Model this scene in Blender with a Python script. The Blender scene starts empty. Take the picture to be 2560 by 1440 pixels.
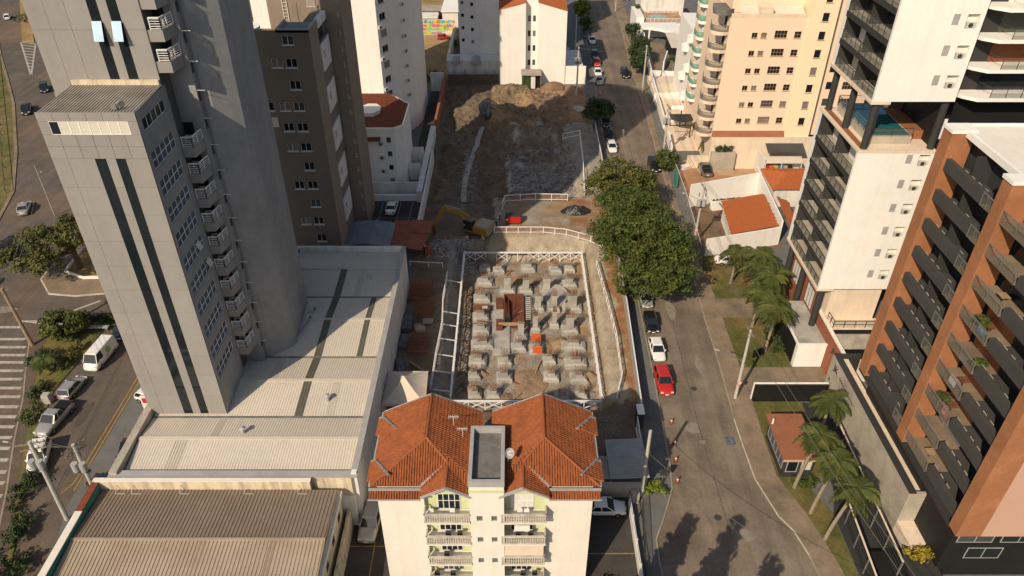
import bpy, bmesh, math, random
from mathutils import Vector, Matrix, noise
RD = random.Random(11)
scene = bpy.context.scene
COL = scene.collection
rad = math.radians

# ---------------------------------------------------------------- camera
cam_d = bpy.data.cameras.new('camera')
cam_d.sensor_width = 36.0
cam_d.lens = 36.0 * 1867.0 / 2560.0
cam_d.clip_end = 3000
cam = bpy.data.objects.new('camera', cam_d)
COL.objects.link(cam)
cam.location = (0, 0, 62)
cam.rotation_euler = (rad(90 - 35.4), 0, 0)
scene.camera = cam
# ---------------------------------------------------------------- light
SUN_AZ, SUN_EL = 33.0, 37.0        # light travels towards this azimuth (from +Y to +X)
w = bpy.data.worlds.new('World'); scene.world = w; w.use_nodes = True
nt = w.node_tree; nt.nodes.clear()
sky = nt.nodes.new('ShaderNodeTexSky'); sky.sky_type = 'NISHITA'; sky.sun_disc = False
sky.sun_elevation = rad(SUN_EL); sky.sun_rotation = rad(SUN_AZ + 180)
sky.air_density = 1.2; sky.dust_density = 2.0; sky.ozone_density = 1.0
bg = nt.nodes.new('ShaderNodeBackground'); bg.inputs[1].default_value = 0.085
wo = nt.nodes.new('ShaderNodeOutputWorld')
nt.links.new(sky.outputs[0], bg.inputs[0]); nt.links.new(bg.outputs[0], wo.inputs[0])
sl = bpy.data.lights.new('sun', 'SUN'); sl.energy = 4.6; sl.angle = rad(0.5); sl.color = (1.0, 0.83, 0.62)
sun = bpy.data.objects.new('sun', sl); COL.objects.link(sun)
a, e = rad(SUN_AZ), rad(SUN_EL)
dirv = Vector((math.sin(a) * math.cos(e), math.cos(a) * math.cos(e), -math.sin(e)))
sun.rotation_euler = dirv.to_track_quat('-Z', 'Y').to_euler()
sun.location = (-60, -60, 120)
vs = scene.view_settings
vs.view_transform = 'Standard'; vs.look = 'None'; vs.gamma = 1.0; vs.exposure = 0.10
vs.use_curve_mapping = False

# ---------------------------------------------------------------- materials
MATS = {}
def mat(name, c, rough=.85, var=.14, sc=.5, bump=0., bsc=6., metal=0., spec=.3, c2=None, f2=.5, sc2=.12,
        streak=0., track=0., rand=0., attr=None, coat=0., trans=0., alpha=1.):
    m = bpy.data.materials.new(name); m.use_nodes = True
    n = m.node_tree.nodes; L = m.node_tree.links
    b = n['Principled BSDF']
    b.inputs['Roughness'].default_value = rough; b.inputs['Metallic'].default_value = metal
    b.inputs['Specular IOR Level'].default_value = spec
    if coat: b.inputs['Coat Weight'].default_value = coat; b.inputs['Coat Roughness'].default_value = .05
    if trans: b.inputs['Transmission Weight'].default_value = trans
    if alpha < 1: b.inputs['Alpha'].default_value = alpha
    g = n.new('ShaderNodeNewGeometry')
    def noi(scale, detail=6., vec=None, ro=.6):
        t = n.new('ShaderNodeTexNoise'); t.inputs['Scale'].default_value = scale
        t.inputs['Detail'].default_value = detail; t.inputs['Roughness'].default_value = ro
        L.new(vec or g.outputs['Position'], t.inputs['Vector']); return t
    if attr:
        at = n.new('ShaderNodeAttribute'); at.attribute_name = attr; col = at.outputs['Color']
    else:
        rg = n.new('ShaderNodeRGB'); rg.outputs[0].default_value = (*c, 1); col = rg.outputs[0]
    def mix(fac, A, B, mode='MIX'):
        x = n.new('ShaderNodeMix'); x.data_type = 'RGBA'; x.blend_type = mode
        if isinstance(fac, float): x.inputs[0].default_value = fac
        else: L.new(fac, x.inputs[0])
        L.new(A, x.inputs[6]); L.new(B, x.inputs[7]); return x.outputs[2]
    def ramp(src, p0, p1, v0=0., v1=1.):
        r = n.new('ShaderNodeMapRange'); r.inputs[1].default_value = p0; r.inputs[2].default_value = p1
        r.inputs[3].default_value = v0; r.inputs[4].default_value = v1; L.new(src, r.inputs[0]); return r.outputs[0]
    if c2 is not None:
        rg2 = n.new('ShaderNodeRGB'); rg2.outputs[0].default_value = (*c2, 1)
        t = noi(sc2, 5.); col = mix(ramp(t.outputs[0], f2 - .08, f2 + .12), col, rg2.outputs[0])
    if streak:
        mp = n.new('ShaderNodeMapping'); mp.inputs['Scale'].default_value = (1.3, 1.3, .09)
        L.new(g.outputs['Position'], mp.inputs[0])
        t = noi(1.0, 5., mp.outputs[0]); v = ramp(t.outputs[0], .48, .72, 1., 1. - streak)
        cc = n.new('ShaderNodeCombineColor')
        for i in range(3): L.new(v, cc.inputs[i])
        col = mix(1., col, cc.outputs[0], 'MULTIPLY')
    if track:
        mp = n.new('ShaderNodeMapping'); mp.inputs['Scale'].default_value = (.75, .045, 1.)
        L.new(g.outputs['Position'], mp.inputs[0])
        t = noi(1.0, 6., mp.outputs[0], .65); v = ramp(t.outputs[0], .38, .66, 1. - track, 1. + track)
        t3 = noi(.9, 8., None, .75); v3 = ramp(t3.outputs[0], .62, .74, 1., .72)
        mm = n.new('ShaderNodeMath'); mm.operation = 'MULTIPLY'; L.new(v, mm.inputs[0]); L.new(v3, mm.inputs[1])
        cc = n.new('ShaderNodeCombineColor')
        for i in range(3): L.new(mm.outputs[0], cc.inputs[i])
        col = mix(1., col, cc.outputs[0], 'MULTIPLY')
    if rand:
        oi = n.new('ShaderNodeObjectInfo'); v = ramp(oi.outputs['Random'], 0., 1., 1. - rand, 1. + rand)
        cc = n.new('ShaderNodeCombineColor')
        for i in range(3): L.new(v, cc.inputs[i])
        col = mix(1., col, cc.outputs[0], 'MULTIPLY')
    if var:
        t = noi(sc); t2 = noi(sc * 9, 3.)
        ad = n.new('ShaderNodeMath'); ad.operation = 'MULTIPLY_ADD'; ad.inputs[1].default_value = .6
        L.new(t2.outputs[0], ad.inputs[0])
        L.new(t.outputs[0], ad.inputs[2])
        v = ramp(ad.outputs[0], .55, 1.05, 1. - var, 1. + var)
        cc = n.new('ShaderNodeCombineColor')
        for i in range(3): L.new(v, cc.inputs[i])
        col = mix(1., col, cc.outputs[0], 'MULTIPLY')
    L.new(col, b.inputs['Base Color'])
    if bump:
        t = noi(bsc, 5.); bn = n.new('ShaderNodeBump'); bn.inputs['Strength'].default_value = min(1., bump)
        bn.inputs['Distance'].default_value = bump * .15
        L.new(t.outputs[0], bn.inputs['Height']); L.new(bn.outputs[0], b.inputs['Normal'])
    MATS[name] = m; return m

mat('asphalt', (.145, .117, .090), .95, .24, .3, .12, 14, c2=(.188, .153, .118), f2=.5, sc2=.11, track=.16)
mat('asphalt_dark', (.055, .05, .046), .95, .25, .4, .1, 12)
mat('asphalt_left', (.10, .085, .072), .95, .24, .3, .12, 12, c2=(.16, .11, .075), f2=.52, sc2=.045, track=.12)
mat('pavement', (.22, .168, .117), .95, .24, .4, .1, 8, c2=(.14, .112, .083), f2=.56, sc2=.25)
mat('pave_grey', (.13, .13, .125), .95, .2, .5, .1, 8)
mat('brick_pave', (.11, .08, .062), .95, .25, .5, .2, 10)
mat('kerb', (.27, .23, .18), .9, .25, .8)
mat('kerb_paint', (.46, .42, .36), .8, .35, 1.2)
mat('yellow_paint', (.30, .19, .05), .8, .35, 1.5)
mat('white_paint', (.37, .345, .305), .8, .3, 1.0)
mat('blue_paint', (.075, .10, .13), .9, .5, 3)
mat('faded_paint', (.17, .18, .18), .9, .5, 4)
mat('grass', (.085, .095, .025), .95, .3, .6, .5, 12, c2=(.17, .125, .05), f2=.5, sc2=.16)
mat('dry_grass', (.24, .17, .065), .95, .3, .15, .5, 10, c2=(.36, .23, .12), f2=.5, sc2=.06)
mat('dirt', (.19, .125, .075), .95, .3, .5, .8, 5, c2=(.12, .08, .05), f2=.52, sc2=.12)
mat('soil_tan', (.26, .18, .11), .95, .3, .7, .8, 4)
mat('red_dirt', (.36, .2, .105), .95, .2, .4, .3, 6, c2=(.42, .31, .2), f2=.55, sc2=.1)
mat('soil', (1, 1, 1), .95, .34, .55, 1.0, 3.5, attr='soil')
mat('concrete', (.36, .345, .31), .9, .2, .8, .2, 10, c2=(.27, .26, .235), f2=.55, sc2=.5)
mat('concrete_raw', (.38, .34, .28), .9, .18, .5, .1, 8, c2=(.30, .27, .22), f2=.56, sc2=.35)
mat('concrete_dark', (.15, .145, .135), .9, .25, .6, .1, 8, streak=.3)
mat('tower_grey', (.26, .248, .236), .75, .06, .15, .03, 30, rand=.035, streak=.07)
mat('tower_grey2', (.25, .253, .257), .8, .1, .12, .05, 6, c2=(.215, .22, .225), f2=.52, sc2=.35, streak=.12)
mat('joint', (.10, .095, .09), .9)
mat('roof_metal', (.56, .505, .43), .6, .1, .2, spec=.3, c2=(.50, .45, .38), f2=.55, sc2=.1, rand=.03)
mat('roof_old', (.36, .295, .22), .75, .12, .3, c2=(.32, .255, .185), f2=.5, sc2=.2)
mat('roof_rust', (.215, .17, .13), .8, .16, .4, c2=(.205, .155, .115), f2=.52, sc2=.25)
mat('roof_fibre', (.34, .305, .265), .9, .22, .9, c2=(.25, .22, .19), f2=.55, sc2=.5)
mat('skylight', (.12, .115, .085), .45, .2, .6)
mat('flashing', (.33, .325, .32), .6, .15, .8)
mat('cream', (.70, .66, .59), .85, .05, .4, .03, 20, streak=.07)
mat('cream_dirty', (.62, .53, .39), .9, .12, .5, c2=(.36, .3, .22), f2=.6, sc2=.5, streak=.5)
mat('white_wall', (.76, .74, .70), .85, .05, .3, .03, 20, streak=.08)
mat('white_dirty', (.66, .64, .60), .9, .1, .4, streak=.25)
mat('white_metal', (.72, .71, .70), .5, .08, 1., spec=.5)
mat('green_wall', (.52, .56, .34), .85, .08, .5)
mat('teal_wall', (.05, .2, .155), .8, .15, .8)
mat('brown_wall', (.175, .15, .125), .9, .08, .3, .03, 15)
mat('brown_light', (.24, .195, .15), .9, .06, .3)
mat('pink_wall', (.76, .59, .45), .85, .03, .2)
mat('yellow_wall', (.78, .66, .46), .85, .03, .2)
mat('beige_wall', (.66, .55, .43), .9, .1, .4, streak=.12)
mat('terracotta', (.26, .105, .055), .85, .15, .8)
mat('rust_red', (.28, .10, .06), .85, .15, .6)
mat('brick', (.29, .125, .058), .9, .14, .35, .12, 22, c2=(.34, .15, .07), f2=.5, sc2=.4)
mat('brick_pink', (.47, .30, .225), .85, .03, .2)
mat('charcoal', (.035, .035, .034), .7, .12, .6)
mat('charcoal2', (.055, .054, .052), .75, .12, .6)
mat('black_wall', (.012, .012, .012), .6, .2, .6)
mat('glass', (.012, .017, .021), .06, .25, .35, spec=.35)
mat('glass_blue', (.05, .075, .12), .08, .25, .6, spec=.7)
mat('glass_teal', (.012, .05, .07), .05, .2, .5, spec=.7)
mat('glass_green', (.10, .30, .21), .15, .15, .8, spec=.6, alpha=.75)
mat('glass_rail', (.16, .17, .14), .08, 0, .8, spec=.5, alpha=.22)
mat('blind', (.55, .52, .44), .7, .08, .6)
mat('curtain', (.62, .61, .57), .8, .15, 2)
mat('metal', (.33, .33, .33), .4, .1, 1, metal=.6)
mat('dark_metal', (.05, .05, .05), .5, .1, 1)
mat('tile', (.262, .08, .027), .85, .26, 3.0, c2=(.205, .064, .025), f2=.52, sc2=.8)
mat('tile_old', (.19, .05, .025), .85, .2, 2.2, c2=(.17, .055, .03), f2=.54, sc2=.7)
mat('tile_far', (.34, .10, .032), .85, .15, 2.2)
mat('ridge_tile', (.25, .08, .032), .85, .2, 3)
mat('mortar', (.24, .235, .23), .9, .25, 2)
mat('pool', (.02, .12, .13), .05, .3, .9, spec=.6)
mat('pool_light', (.10, .34, .38), .08, .15, .9, spec=.6)
mat('wood_deck', (.26, .11, .05), .7, .2, 1.5)
mat('wood', (.33, .22, .13), .85, .25, 2)
mat('pole_wood', (.27, .2, .14), .85, .2, 2)
mat('pole_conc', (.42, .40, .36), .85, .15, 1.5)
mat('rust_steel', (.17, .065, .03), .85, .3, 3)
mat('rebar_rust', (.30, .115, .045), .85, .3, 3)
mat('formwork', (.13, .05, .032), .8, .2, 2)
mat('cone_orange', (.42, .085, .03), .7, .12, 2)
mat('orange_sheet', (.62, .12, .03), .7, .12, 2)
mat('canvas', (.62, .53, .43), .85, .07, 1, .1, 4)
mat('net', (.2, .23, .25), .8, .2, .6)
mat('red_canopy', (.27, .085, .05), .85, .2, .7)
mat('black_plastic', (.02, .021, .022), .25, .3, 2, 1., 3, spec=.6)
mat('exc_yellow', (.27, .155, .028), .5, .2, 2)
mat('exc_tan', (.34, .28, .2), .7, .15, 2)
mat('red_machine', (.42, .02, .015), .45, .1, 1)
mat('tyre', (.012, .012, .012), .8, .1)
mat('rim', (.3, .3, .3), .35, .1, metal=.6)
mat('car_glass', (.012, .014, .016), .05, .1, spec=.8)
mat('lamp_clear', (.6, .6, .58), .2, .05)
mat('lamp_red', (.35, .02, .015), .3, .05)
mat('bark', (.12, .085, .055), .95, .3, 3, .6, 8)
mat('palm_trunk', (.24, .2, .15), .95, .25, 4, .3, 8)
mat('leaf', (.046, .070, .014), .65, .35, 1.2, spec=.25, c2=(.085, .098, .02), f2=.52, sc2=.5)
mat('leaf_dark', (.032, .052, .016), .65, .35, 1.2, spec=.25)
mat('leaf_olive', (.10, .098, .022), .65, .35, 1.2, spec=.25, c2=(.05, .065, .016), f2=.5, sc2=.7)
mat('leaf_bright', (.12, .15, .015), .65, .3, 1.2, spec=.25)
mat('leaf_yellow', (.25, .2, .02), .65, .3, 1.2, spec=.25)
mat('palm_leaf', (.055, .072, .018), .6, .35, 1.5, spec=.25, c2=(.10, .10, .026), f2=.55, sc2=.8)
mat('rock', (.22, .21, .19), .9, .3, 1, .6, 4)
mat('rock_dark', (.11, .09, .07), .9, .3, 1, .6, 4)
mat('skin', (.4, .23, .15), .7, .05)
mat('cloth_grey', (.25, .25, .25), .9, .1)
mat('cloth_dark', (.03, .032, .04), .9, .1)
mat('helmet', (.7, .7, .68), .5, .05)
mat('letter', (.03, .03, .03), .7, .05)
mat('sign_white', (.7, .68, .65), .6, .05)
mat('sign_red', (.45, .03, .025), .6, .05)
for k, c in dict(white=(.72, .71, .68), silver=(.36, .36, .35), grey=(.16, .155, .15), black=(.012, .012, .013),
                 red=(.42, .022, .014), darkred=(.2, .015, .015), cream=(.42, .39, .33), navy=(.015, .02, .03)).items():
    mat('car_' + k, c, .3, .04, 1., spec=.5, coat=.6, metal=.35 if k in ('silver', 'grey', 'cream') else 0.)
for k, c in dict(a=(.5, .2, .05), b=(.05, .25, .45), c=(.05, .4, .35), d=(.5, .4, .05), e=(.55, .15, .2), f=(.3, .45, .1), g=(.55, .52, .48)).items():
    mat('paint_' + k, c, .85, .35, .7, c2=(.6, .5, .35), f2=.6, sc2=.8)

# ---------------------------------------------------------------- mesh builder
class MB:
    def __init__(s): s.v = []; s.f = []; s.m = []; s.cur = 0
    def add(s, vs, fs):
        o = len(s.v); s.v += [tuple(p) for p in vs]
        for q in fs: s.f.append(tuple(i + o for i in q)); s.m.append(s.cur)
        return s
    def quad(s, a, b, c, d): return s.add([a, b, c, d], [(0, 1, 2, 3)])
    def poly(s, pts): return s.add(pts, [tuple(range(len(pts)))])
    def box(s, x0, x1, y0, y1, z0, z1):
        return s.add([(x0, y0, z0), (x1, y0, z0), (x1, y1, z0), (x0, y1, z0), (x0, y0, z1), (x1, y0, z1), (x1, y1, z1), (x0, y1, z1)],
                     [(3, 2, 1, 0), (4, 5, 6, 7), (0, 1, 5, 4), (1, 2, 6, 5), (2, 3, 7, 6), (3, 0, 4, 7)])
    def frus(s, cx, cy, w0, d0, w1, d1, z0, z1):
        a = [(cx - w0 / 2, cy - d0 / 2, z0), (cx + w0 / 2, cy - d0 / 2, z0), (cx + w0 / 2, cy + d0 / 2, z0), (cx - w0 / 2, cy + d0 / 2, z0)]
        b = [(cx - w1 / 2, cy - d1 / 2, z1), (cx + w1 / 2, cy - d1 / 2, z1), (cx + w1 / 2, cy + d1 / 2, z1), (cx - w1 / 2, cy + d1 / 2, z1)]
        return s.add(a + b, [(3, 2, 1, 0), (4, 5, 6, 7), (0, 1, 5, 4), (1, 2, 6, 5), (2, 3, 7, 6), (3, 0, 4, 7)])
    def prism(s, pts, z0, z1, top=True, bottom=True):
        n = len(pts)                                     # pts counter-clockwise
        vs = [(p[0], p[1], z0) for p in pts] + [(p[0], p[1], z1) for p in pts]
        fs = [(i, (i + 1) % n, n + (i + 1) % n, n + i) for i in range(n)]
        if top: fs.append(tuple(range(n, 2 * n)))
        if bottom: fs.append(tuple(range(n - 1, -1, -1)))
        return s.add(vs, fs)
    def tube(s, p, q, r0, r1=None, n=6):
        p, q = Vector(p), Vector(q); r1 = r0 if r1 is None else r1
        d = (q - p)
        if d.length < 1e-6: return s
        d.normalize(); a = d.orthogonal().normalized(); b = d.cross(a)
        vs = []
        for c, r in ((p, r0), (q, r1)):
            for i in range(n):
                t = 2 * math.pi * i / n; vs.append(c + a * r * math.cos(t) + b * r * math.sin(t))
        fs = [(i, (i + 1) % n, n + (i + 1) % n, n + i) for i in range(n)] + [tuple(range(n - 1, -1, -1)), tuple(range(n, 2 * n))]
        return s.add(vs, fs)
    def bar(s, p, q, w, h=None):                         # square bar
        h = h or w; p, q = Vector(p), Vector(q); d = (q - p).normalized()
        up = Vector((0, 0, 1)) if abs(d.z) < .95 else Vector((0, 1, 0))
        a = d.cross(up).normalized() * w / 2; b = a.cross(d).normalized() * h / 2
        vs = [p - a - b, p + a - b, p + a + b, p - a + b, q - a - b, q + a - b, q + a + b, q - a + b]
        return s.add(vs, [(3, 2, 1, 0), (4, 5, 6, 7), (0, 1, 5, 4), (1, 2, 6, 5), (2, 3, 7, 6), (3, 0, 4, 7)])
    def mesh(s, name, mats):
        me = bpy.data.meshes.new(name); me.from_pydata(s.v, [], s.f)
        for m in mats: me.materials.append(MATS[m])
        if len(mats) > 1: me.polygons.foreach_set('material_index', s.m)
        me.update(); return me
    def build(s, name, m, parent=None, smooth=False, kind=None):
        me = s.mesh(name, m if isinstance(m, (list, tuple)) else [m])
        if smooth: me.polygons.foreach_set('use_smooth', [True] * len(me.polygons))
        return link(name, me, parent, kind=kind)
def link(name, me, parent=None, mtx=None, kind=None):
    o = bpy.data.objects.new(name, me); COL.objects.link(o)
    if mtx is not None: o.matrix_basis = mtx
    if parent is not None: setp(o, parent)
    if kind: o['kind'] = kind
    return o
def setp(o, parent):
    o.parent = parent
    if parent.get('_w'): o.matrix_parent_inverse = Matrix.Translation(parent.location).inverted()
def tag(o, label, cat, group=None, kind=None):
    o['label'] = label; o['category'] = cat
    if group: o['group'] = group
    if kind: o['kind'] = kind
    return o
def thing(name, label, cat, loc=(0, 0, 0), rz=0., group=None, world=True):
    o = bpy.data.objects.new(name, None); COL.objects.link(o); o.location = loc; o.rotation_euler = (0, 0, rz)
    o.empty_display_size = .3
    if world: o['_w'] = 1                                # parts are given in world coordinates
    return tag(o, label, cat, group)
def struct(name, mb, m):
    o = mb.build(name, m); o['kind'] = 'structure'; return o
def copy_tree(o, loc, rz=0., label=None, scale=None, zoff=None):
    r = o.copy(); COL.objects.link(r); r.location = loc; r.rotation_euler = (0, 0, rz)
    if scale: r.scale = (scale,) * 3 if isinstance(scale, (int, float)) else scale
    if label: r['label'] = label
    for ch in o.children:
        c = ch.copy(); COL.objects.link(c); c.parent = r
        for g in ch.children:
            d = g.copy(); COL.objects.link(d); d.parent = c
    return r
def paint(o, m):                                        # object-level colour on a shared mesh
    for sl_ in o.material_slots[:1]:
        sl_.link = 'OBJECT'; sl_.material = MATS[m]

# wall with real openings: p0 start (x,y), u direction, outward normal to the right of u
def wall(mb, p0, u, W, z0, z1, ops=(), depth=.15):
    ux, uy = u; ix, iy = -uy, ux
    P = lambda a, z, d=0.: (p0[0] + ux * a + ix * d, p0[1] + uy * a + iy * d, z)
    xs = sorted({0., W, *[o[0] for o in ops], *[o[1] for o in ops]}); zs = sorted({z0, z1, *[o[2] for o in ops], *[o[3] for o in ops]})
    xs = [x for x in xs if 0 <= x <= W]; zs = [z for z in zs if z0 <= z <= z1]
    for j in range(len(zs) - 1):
        i = 0
        while i < len(xs) - 1:
            zc = (zs[j] + zs[j + 1]) / 2
            ins = lambda k: any(o[0] < (xs[k] + xs[k + 1]) / 2 < o[1] and o[2] < zc < o[3] for o in ops)
            if ins(i): i += 1; continue
            k = i
            while k + 1 < len(xs) - 1 and not ins(k + 1): k += 1
            mb.quad(P(xs[i], zs[j]), P(xs[k + 1], zs[j]), P(xs[k + 1], zs[j + 1]), P(xs[i], zs[j + 1])); i = k + 1
    for (a0, a1, b0, b1) in ops:
        d = depth
        mb.quad(P(a0, b0), P(a0, b1), P(a0, b1, d), P(a0, b0, d)); mb.quad(P(a1, b0, d), P(a1, b1, d), P(a1, b1), P(a1, b0))
        mb.quad(P(a0, b1), P(a1, b1), P(a1, b1, d), P(a0, b1, d)); mb.quad(P(a0, b0, d), P(a1, b0, d), P(a1, b0), P(a0, b0))
WC = {}
mat('pane_curtain', (.17, .165, .15), .35, .3, 2, spec=.4); mat('pane_sky', (.05, .062, .072), .05, .2, .8, spec=.7)
def win(parent, p0, u, a0, a1, b0, b1, d=.1, nv=1, nh=0, fm='white_metal', pm='glass', fw=.06, name='window', sill=None):
    if pm == 'glass':
        r_ = RD.random(); pm = 'pane_curtain' if r_ < .16 else ('pane_sky' if r_ < .3 else 'glass')
    key = (round(a1 - a0, 2), round(b1 - b0, 2), nv, nh, fm, pm, fw, sill)
    if key not in WC:
        W, Hh = a1 - a0, b1 - b0; f = MB()
        f.box(0, fw, 0, .05, 0, Hh); f.box(W - fw, W, 0, .05, 0, Hh); f.box(fw, W - fw, 0, .05, 0, fw); f.box(fw, W - fw, 0, .05, Hh - fw, Hh)
        for i in range(nv): x = W * (i + 1) / (nv + 1); f.box(x - fw / 2, x + fw / 2, .003, .047, fw, Hh - fw)
        for i in range(nh): z = Hh * (i + 1) / (nh + 1); f.box(fw, W - fw, .006, .044, z - fw / 2, z + fw / 2)
        if sill: f.box(-.08, W + .08, -.22, .0, -.09, -.005)
        g = MB(); g.box(.01, W - .01, .02, .03, .01, Hh - .01)
        WC[key] = (f.mesh('window', [fm]), g.mesh('pane', [pm]))
    ux, uy = u
    M = Matrix(((ux, -uy, 0, p0[0] + ux * a0 - uy * d), (uy, ux, 0, p0[1] + uy * a0 + ux * d), (0, 0, 1, b0), (0, 0, 0, 1)))
    o = link(name, WC[key][0], parent, M)
    g = link('pane', WC[key][1]); g.parent = o
    return o
# corrugated sheet with ribs along Y
def corr(mb, x0, x1, y0, y1, za, zb, pitch=.34, h=.05):
    n = max(1, round((x1 - x0) / pitch)); p = (x1 - x0) / n; vs = []; fs = []
    for i in range(n):
        for t, k in ((0, 0), (.3, 0), (.42, 1), (.62, 1), (.74, 0)):
            x = x0 + (i + t) * p; vs += [(x, y0, za + k * h), (x, y1, zb + k * h)]
    vs += [(x1, y0, za), (x1, y1, zb)]
    for i in range(len(vs) // 2 - 1): fs.append((2 * i, 2 * i + 2, 2 * i + 3, 2 * i + 1))
    return mb.add(vs, fs)
def inpoly(x, y, P):
    c = False; n = len(P)
    for i in range(n):
        x1, y1 = P[i]; x2, y2 = P[(i + 1) % n]
        if (y1 > y) != (y2 > y) and x < (x2 - x1) * (y - y1) / (y2 - y1) + x1: c = not c
    return c
# barrel tiles over a sloped polygon (3D points, first edge = eave direction)
def tiles(mb, pts, tw=.22, tl=.36, h=.07, base=None):
    pts = [Vector(p) for p in pts]; o = pts[0]; u = (pts[1] - pts[0]); u.z = 0; u.normalize()
    nrm = Vector((0, 0, 0))
    for i in range(1, len(pts) - 1): nrm += (pts[i] - o).cross(pts[i + 1] - o)
    nrm.normalize()
    if nrm.z < 0: nrm = -nrm
    u = (u - nrm * u.dot(nrm)).normalized(); v = nrm.cross(u)
    if v.z < 0: v = -v
    P2 = [((p - o).dot(u), (p - o).dot(v)) for p in pts]
    x0, x1 = min(p[0] for p in P2), max(p[0] for p in P2); y0, y1 = min(p[1] for p in P2), max(p[1] for p in P2)
    if base is not None: base.poly([p - nrm * .02 for p in pts])
    for i in range(int((x1 - x0) / tw) + 1):
        for j in range(int((y1 - y0) / tl) + 1):
            cx, cy = x0 + (i + .5) * tw, y0 + (j + .5) * tl
            if not inpoly(cx, cy, P2): continue
            jx = RD.uniform(-.012, .012); hh = h * RD.uniform(.85, 1.15)
            prof = ((-.48, 0), (-.22, hh), (.22, hh), (.48, 0)); vs = []
            for yy, up in ((cy - tl * .52, .035), (cy + tl * .5, 0.)):
                for px, pz in prof: vs.append(o + u * (cx + jx + px * tw) + v * yy + nrm * (pz + up + .004))
            mb.add(vs, [(0, 1, 5, 4), (1, 2, 6, 5), (2, 3, 7, 6), (0, 3, 2, 1)])
def railing(parent, pts, h=1.0, name='railing', m='white_metal', nbar=4, r=.03, posts=1.2, vert=False):
    mb = MB()
    for a_, b_ in zip(pts, pts[1:]):
        a_, b_ = Vector(a_), Vector(b_); L_ = (b_ - a_).length; up = Vector((0, 0, 1))
        mb.bar(a_ + up * h, b_ + up * h, r * 2.2)
        if vert:
            mb.bar(a_ + up * .08, b_ + up * .08, r * 1.6)
            k = max(1, int(L_ / .16))
            for i in range(k + 1): p = a_.lerp(b_, i / k); mb.bar(p + up * .08, p + up * h, r)
        else:
            for i in range(nbar): mb.bar(a_ + up * h * (i + .5) / nbar, b_ + up * h * (i + .5) / nbar, r * 1.5)
        k = max(1, round(L_ / posts))
        for i in range(k + 1): p = a_.lerp(b_, i / k); mb.bar(p, p + up * h, r * 2)
    return mb.build(name, m, parent)
# ================================================================ GROUND AND ROADS
HX0, HX1, HY0, HY1 = -14.8, 16.6, 54.0, 168.6
g = MB()
B = 700
for (x0, x1, y0, y1) in ((-B, HX0, -60, 900), (HX1, B, -60, 900), (HX0, HX1, -60, HY0), (HX0, HX1, HY1, 900)):
    g.quad((x0, y0, 0), (x1, y0, 0), (x1, y1, 0), (x0, y1, 0))
struct('ground', g, 'pave_grey')
def sheet(name, pts, z, m):
    mb = MB(); mb.poly([(p[0], p[1], z) for p in pts]); return struct(name, mb, m)
def slab(name, pts, z0, z1, m):
    mb = MB(); mb.prism(pts, z0, z1, bottom=False); return struct(name, mb, m)
def strip(mb, pts, wd, z0, z1, side=1.):
    # a kerb-like band along a polyline, offset to one side
    n = len(pts); off = []
    for i in range(n):
        a_ = Vector(pts[max(0, i - 1)][:2]); b_ = Vector(pts[min(n - 1, i + 1)][:2]); d = (b_ - a_).normalized()
        off.append(Vector(pts[i][:2]) + Vector((-d.y, d.x)) * wd * side)
    vs = []
    for p, q in zip(pts, off): vs += [(p[0], p[1], z0), (p[0], p[1], z1), (q.x, q.y, z1), (q.x, q.y, z0)]
    fs = []
    for i in range(n - 1):
        a_ = 4 * i; b_ = a_ + 4
        fs += [(a_, b_, b_ + 1, a_ + 1), (a_ + 1, b_ + 1, b_ + 2, a_ + 2), (a_ + 2, b_ + 2, b_ + 3, a_ + 3)]
    fs += [(0, 1, 2, 3), (4 * n - 1, 4 * n - 2, 4 * n - 3, 4 * n - 4)]
    mb.add(vs, fs)

kR = [(34.5, 290), (31.7, 243), (30.4, 210.7), (29.3, 187), (28.7, 163.4), (28.3, 148), (27.7, 132), (26.6, 93.5), (26.3, 87.2), (26.0, 79.8), (25.9, 72.3), (25.7, 67.3), (25.4, 61.1), (25.4, 56.8), (25.5, 52.4), (26.6, 47.7), (27.6, 45.9), (28.2, 43.2), (28.7, 38), (29, 20)]
kL = [(21, 290), (20.1, 243), (20.0, 186), (19.3, 169), (18.1, 132.5), (17.7, 83.7), (17.6, 76.6), (17.5, 69.8), (17.35, 64.2), (17.2, 59.8), (17.05, 54.5), (16.7, 51.1), (16.0, 49.3), (14.9, 46.7), (14.1, 45), (14.0, 42.6), (14.2, 38), (14.4, 20)]
sheet('street', kL + kR[::-1], .006, 'asphalt')
# lighter worn patches and a darker repair on the carriageway
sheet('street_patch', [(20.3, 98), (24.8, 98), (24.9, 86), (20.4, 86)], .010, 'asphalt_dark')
inner = [(37.5, 290), (34.6, 243), (33.2, 210), (31.6, 187), (30.6, 163.4), (29.6, 148), (28.8, 132), (28.2, 110), (28.15, 94.5), (28.6, 84.8), (28.4, 70), (28.4, 64.4), (28.1, 58.6), (28.0, 52.9), (29.6, 47.8), (30.7, 42.7), (31.2, 38), (31.5, 20)]
kRo = [(p[0] + .16, p[1]) for p in kR]
slab('pavement_right', kRo[::-1] + inner, 0, .12, 'pavement')
mb = MB(); strip(mb, kR, .16, 0, .135, 1.); struct('kerb_right', mb, 'kerb')
kLo = [(p[0] - .16, p[1]) for p in kL]
innerL = [(18.6, 290), (17.9, 243), (17.6, 186), (17.2, 165), (16.75, 140), (16.6, 127), (15.6, 81), (15.0, 62), (14.6, 56), (14.2, 52), (13.3, 49.8), (12.4, 46), (11.9, 42), (11.9, 20)]
slab('pavement_left', innerL + kLo[::-1], 0, .12, 'pave_grey')
mb = MB(); strip(mb, kL, .16, 0, .135, -1.); struct('kerb_left', mb, 'kerb')
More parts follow.
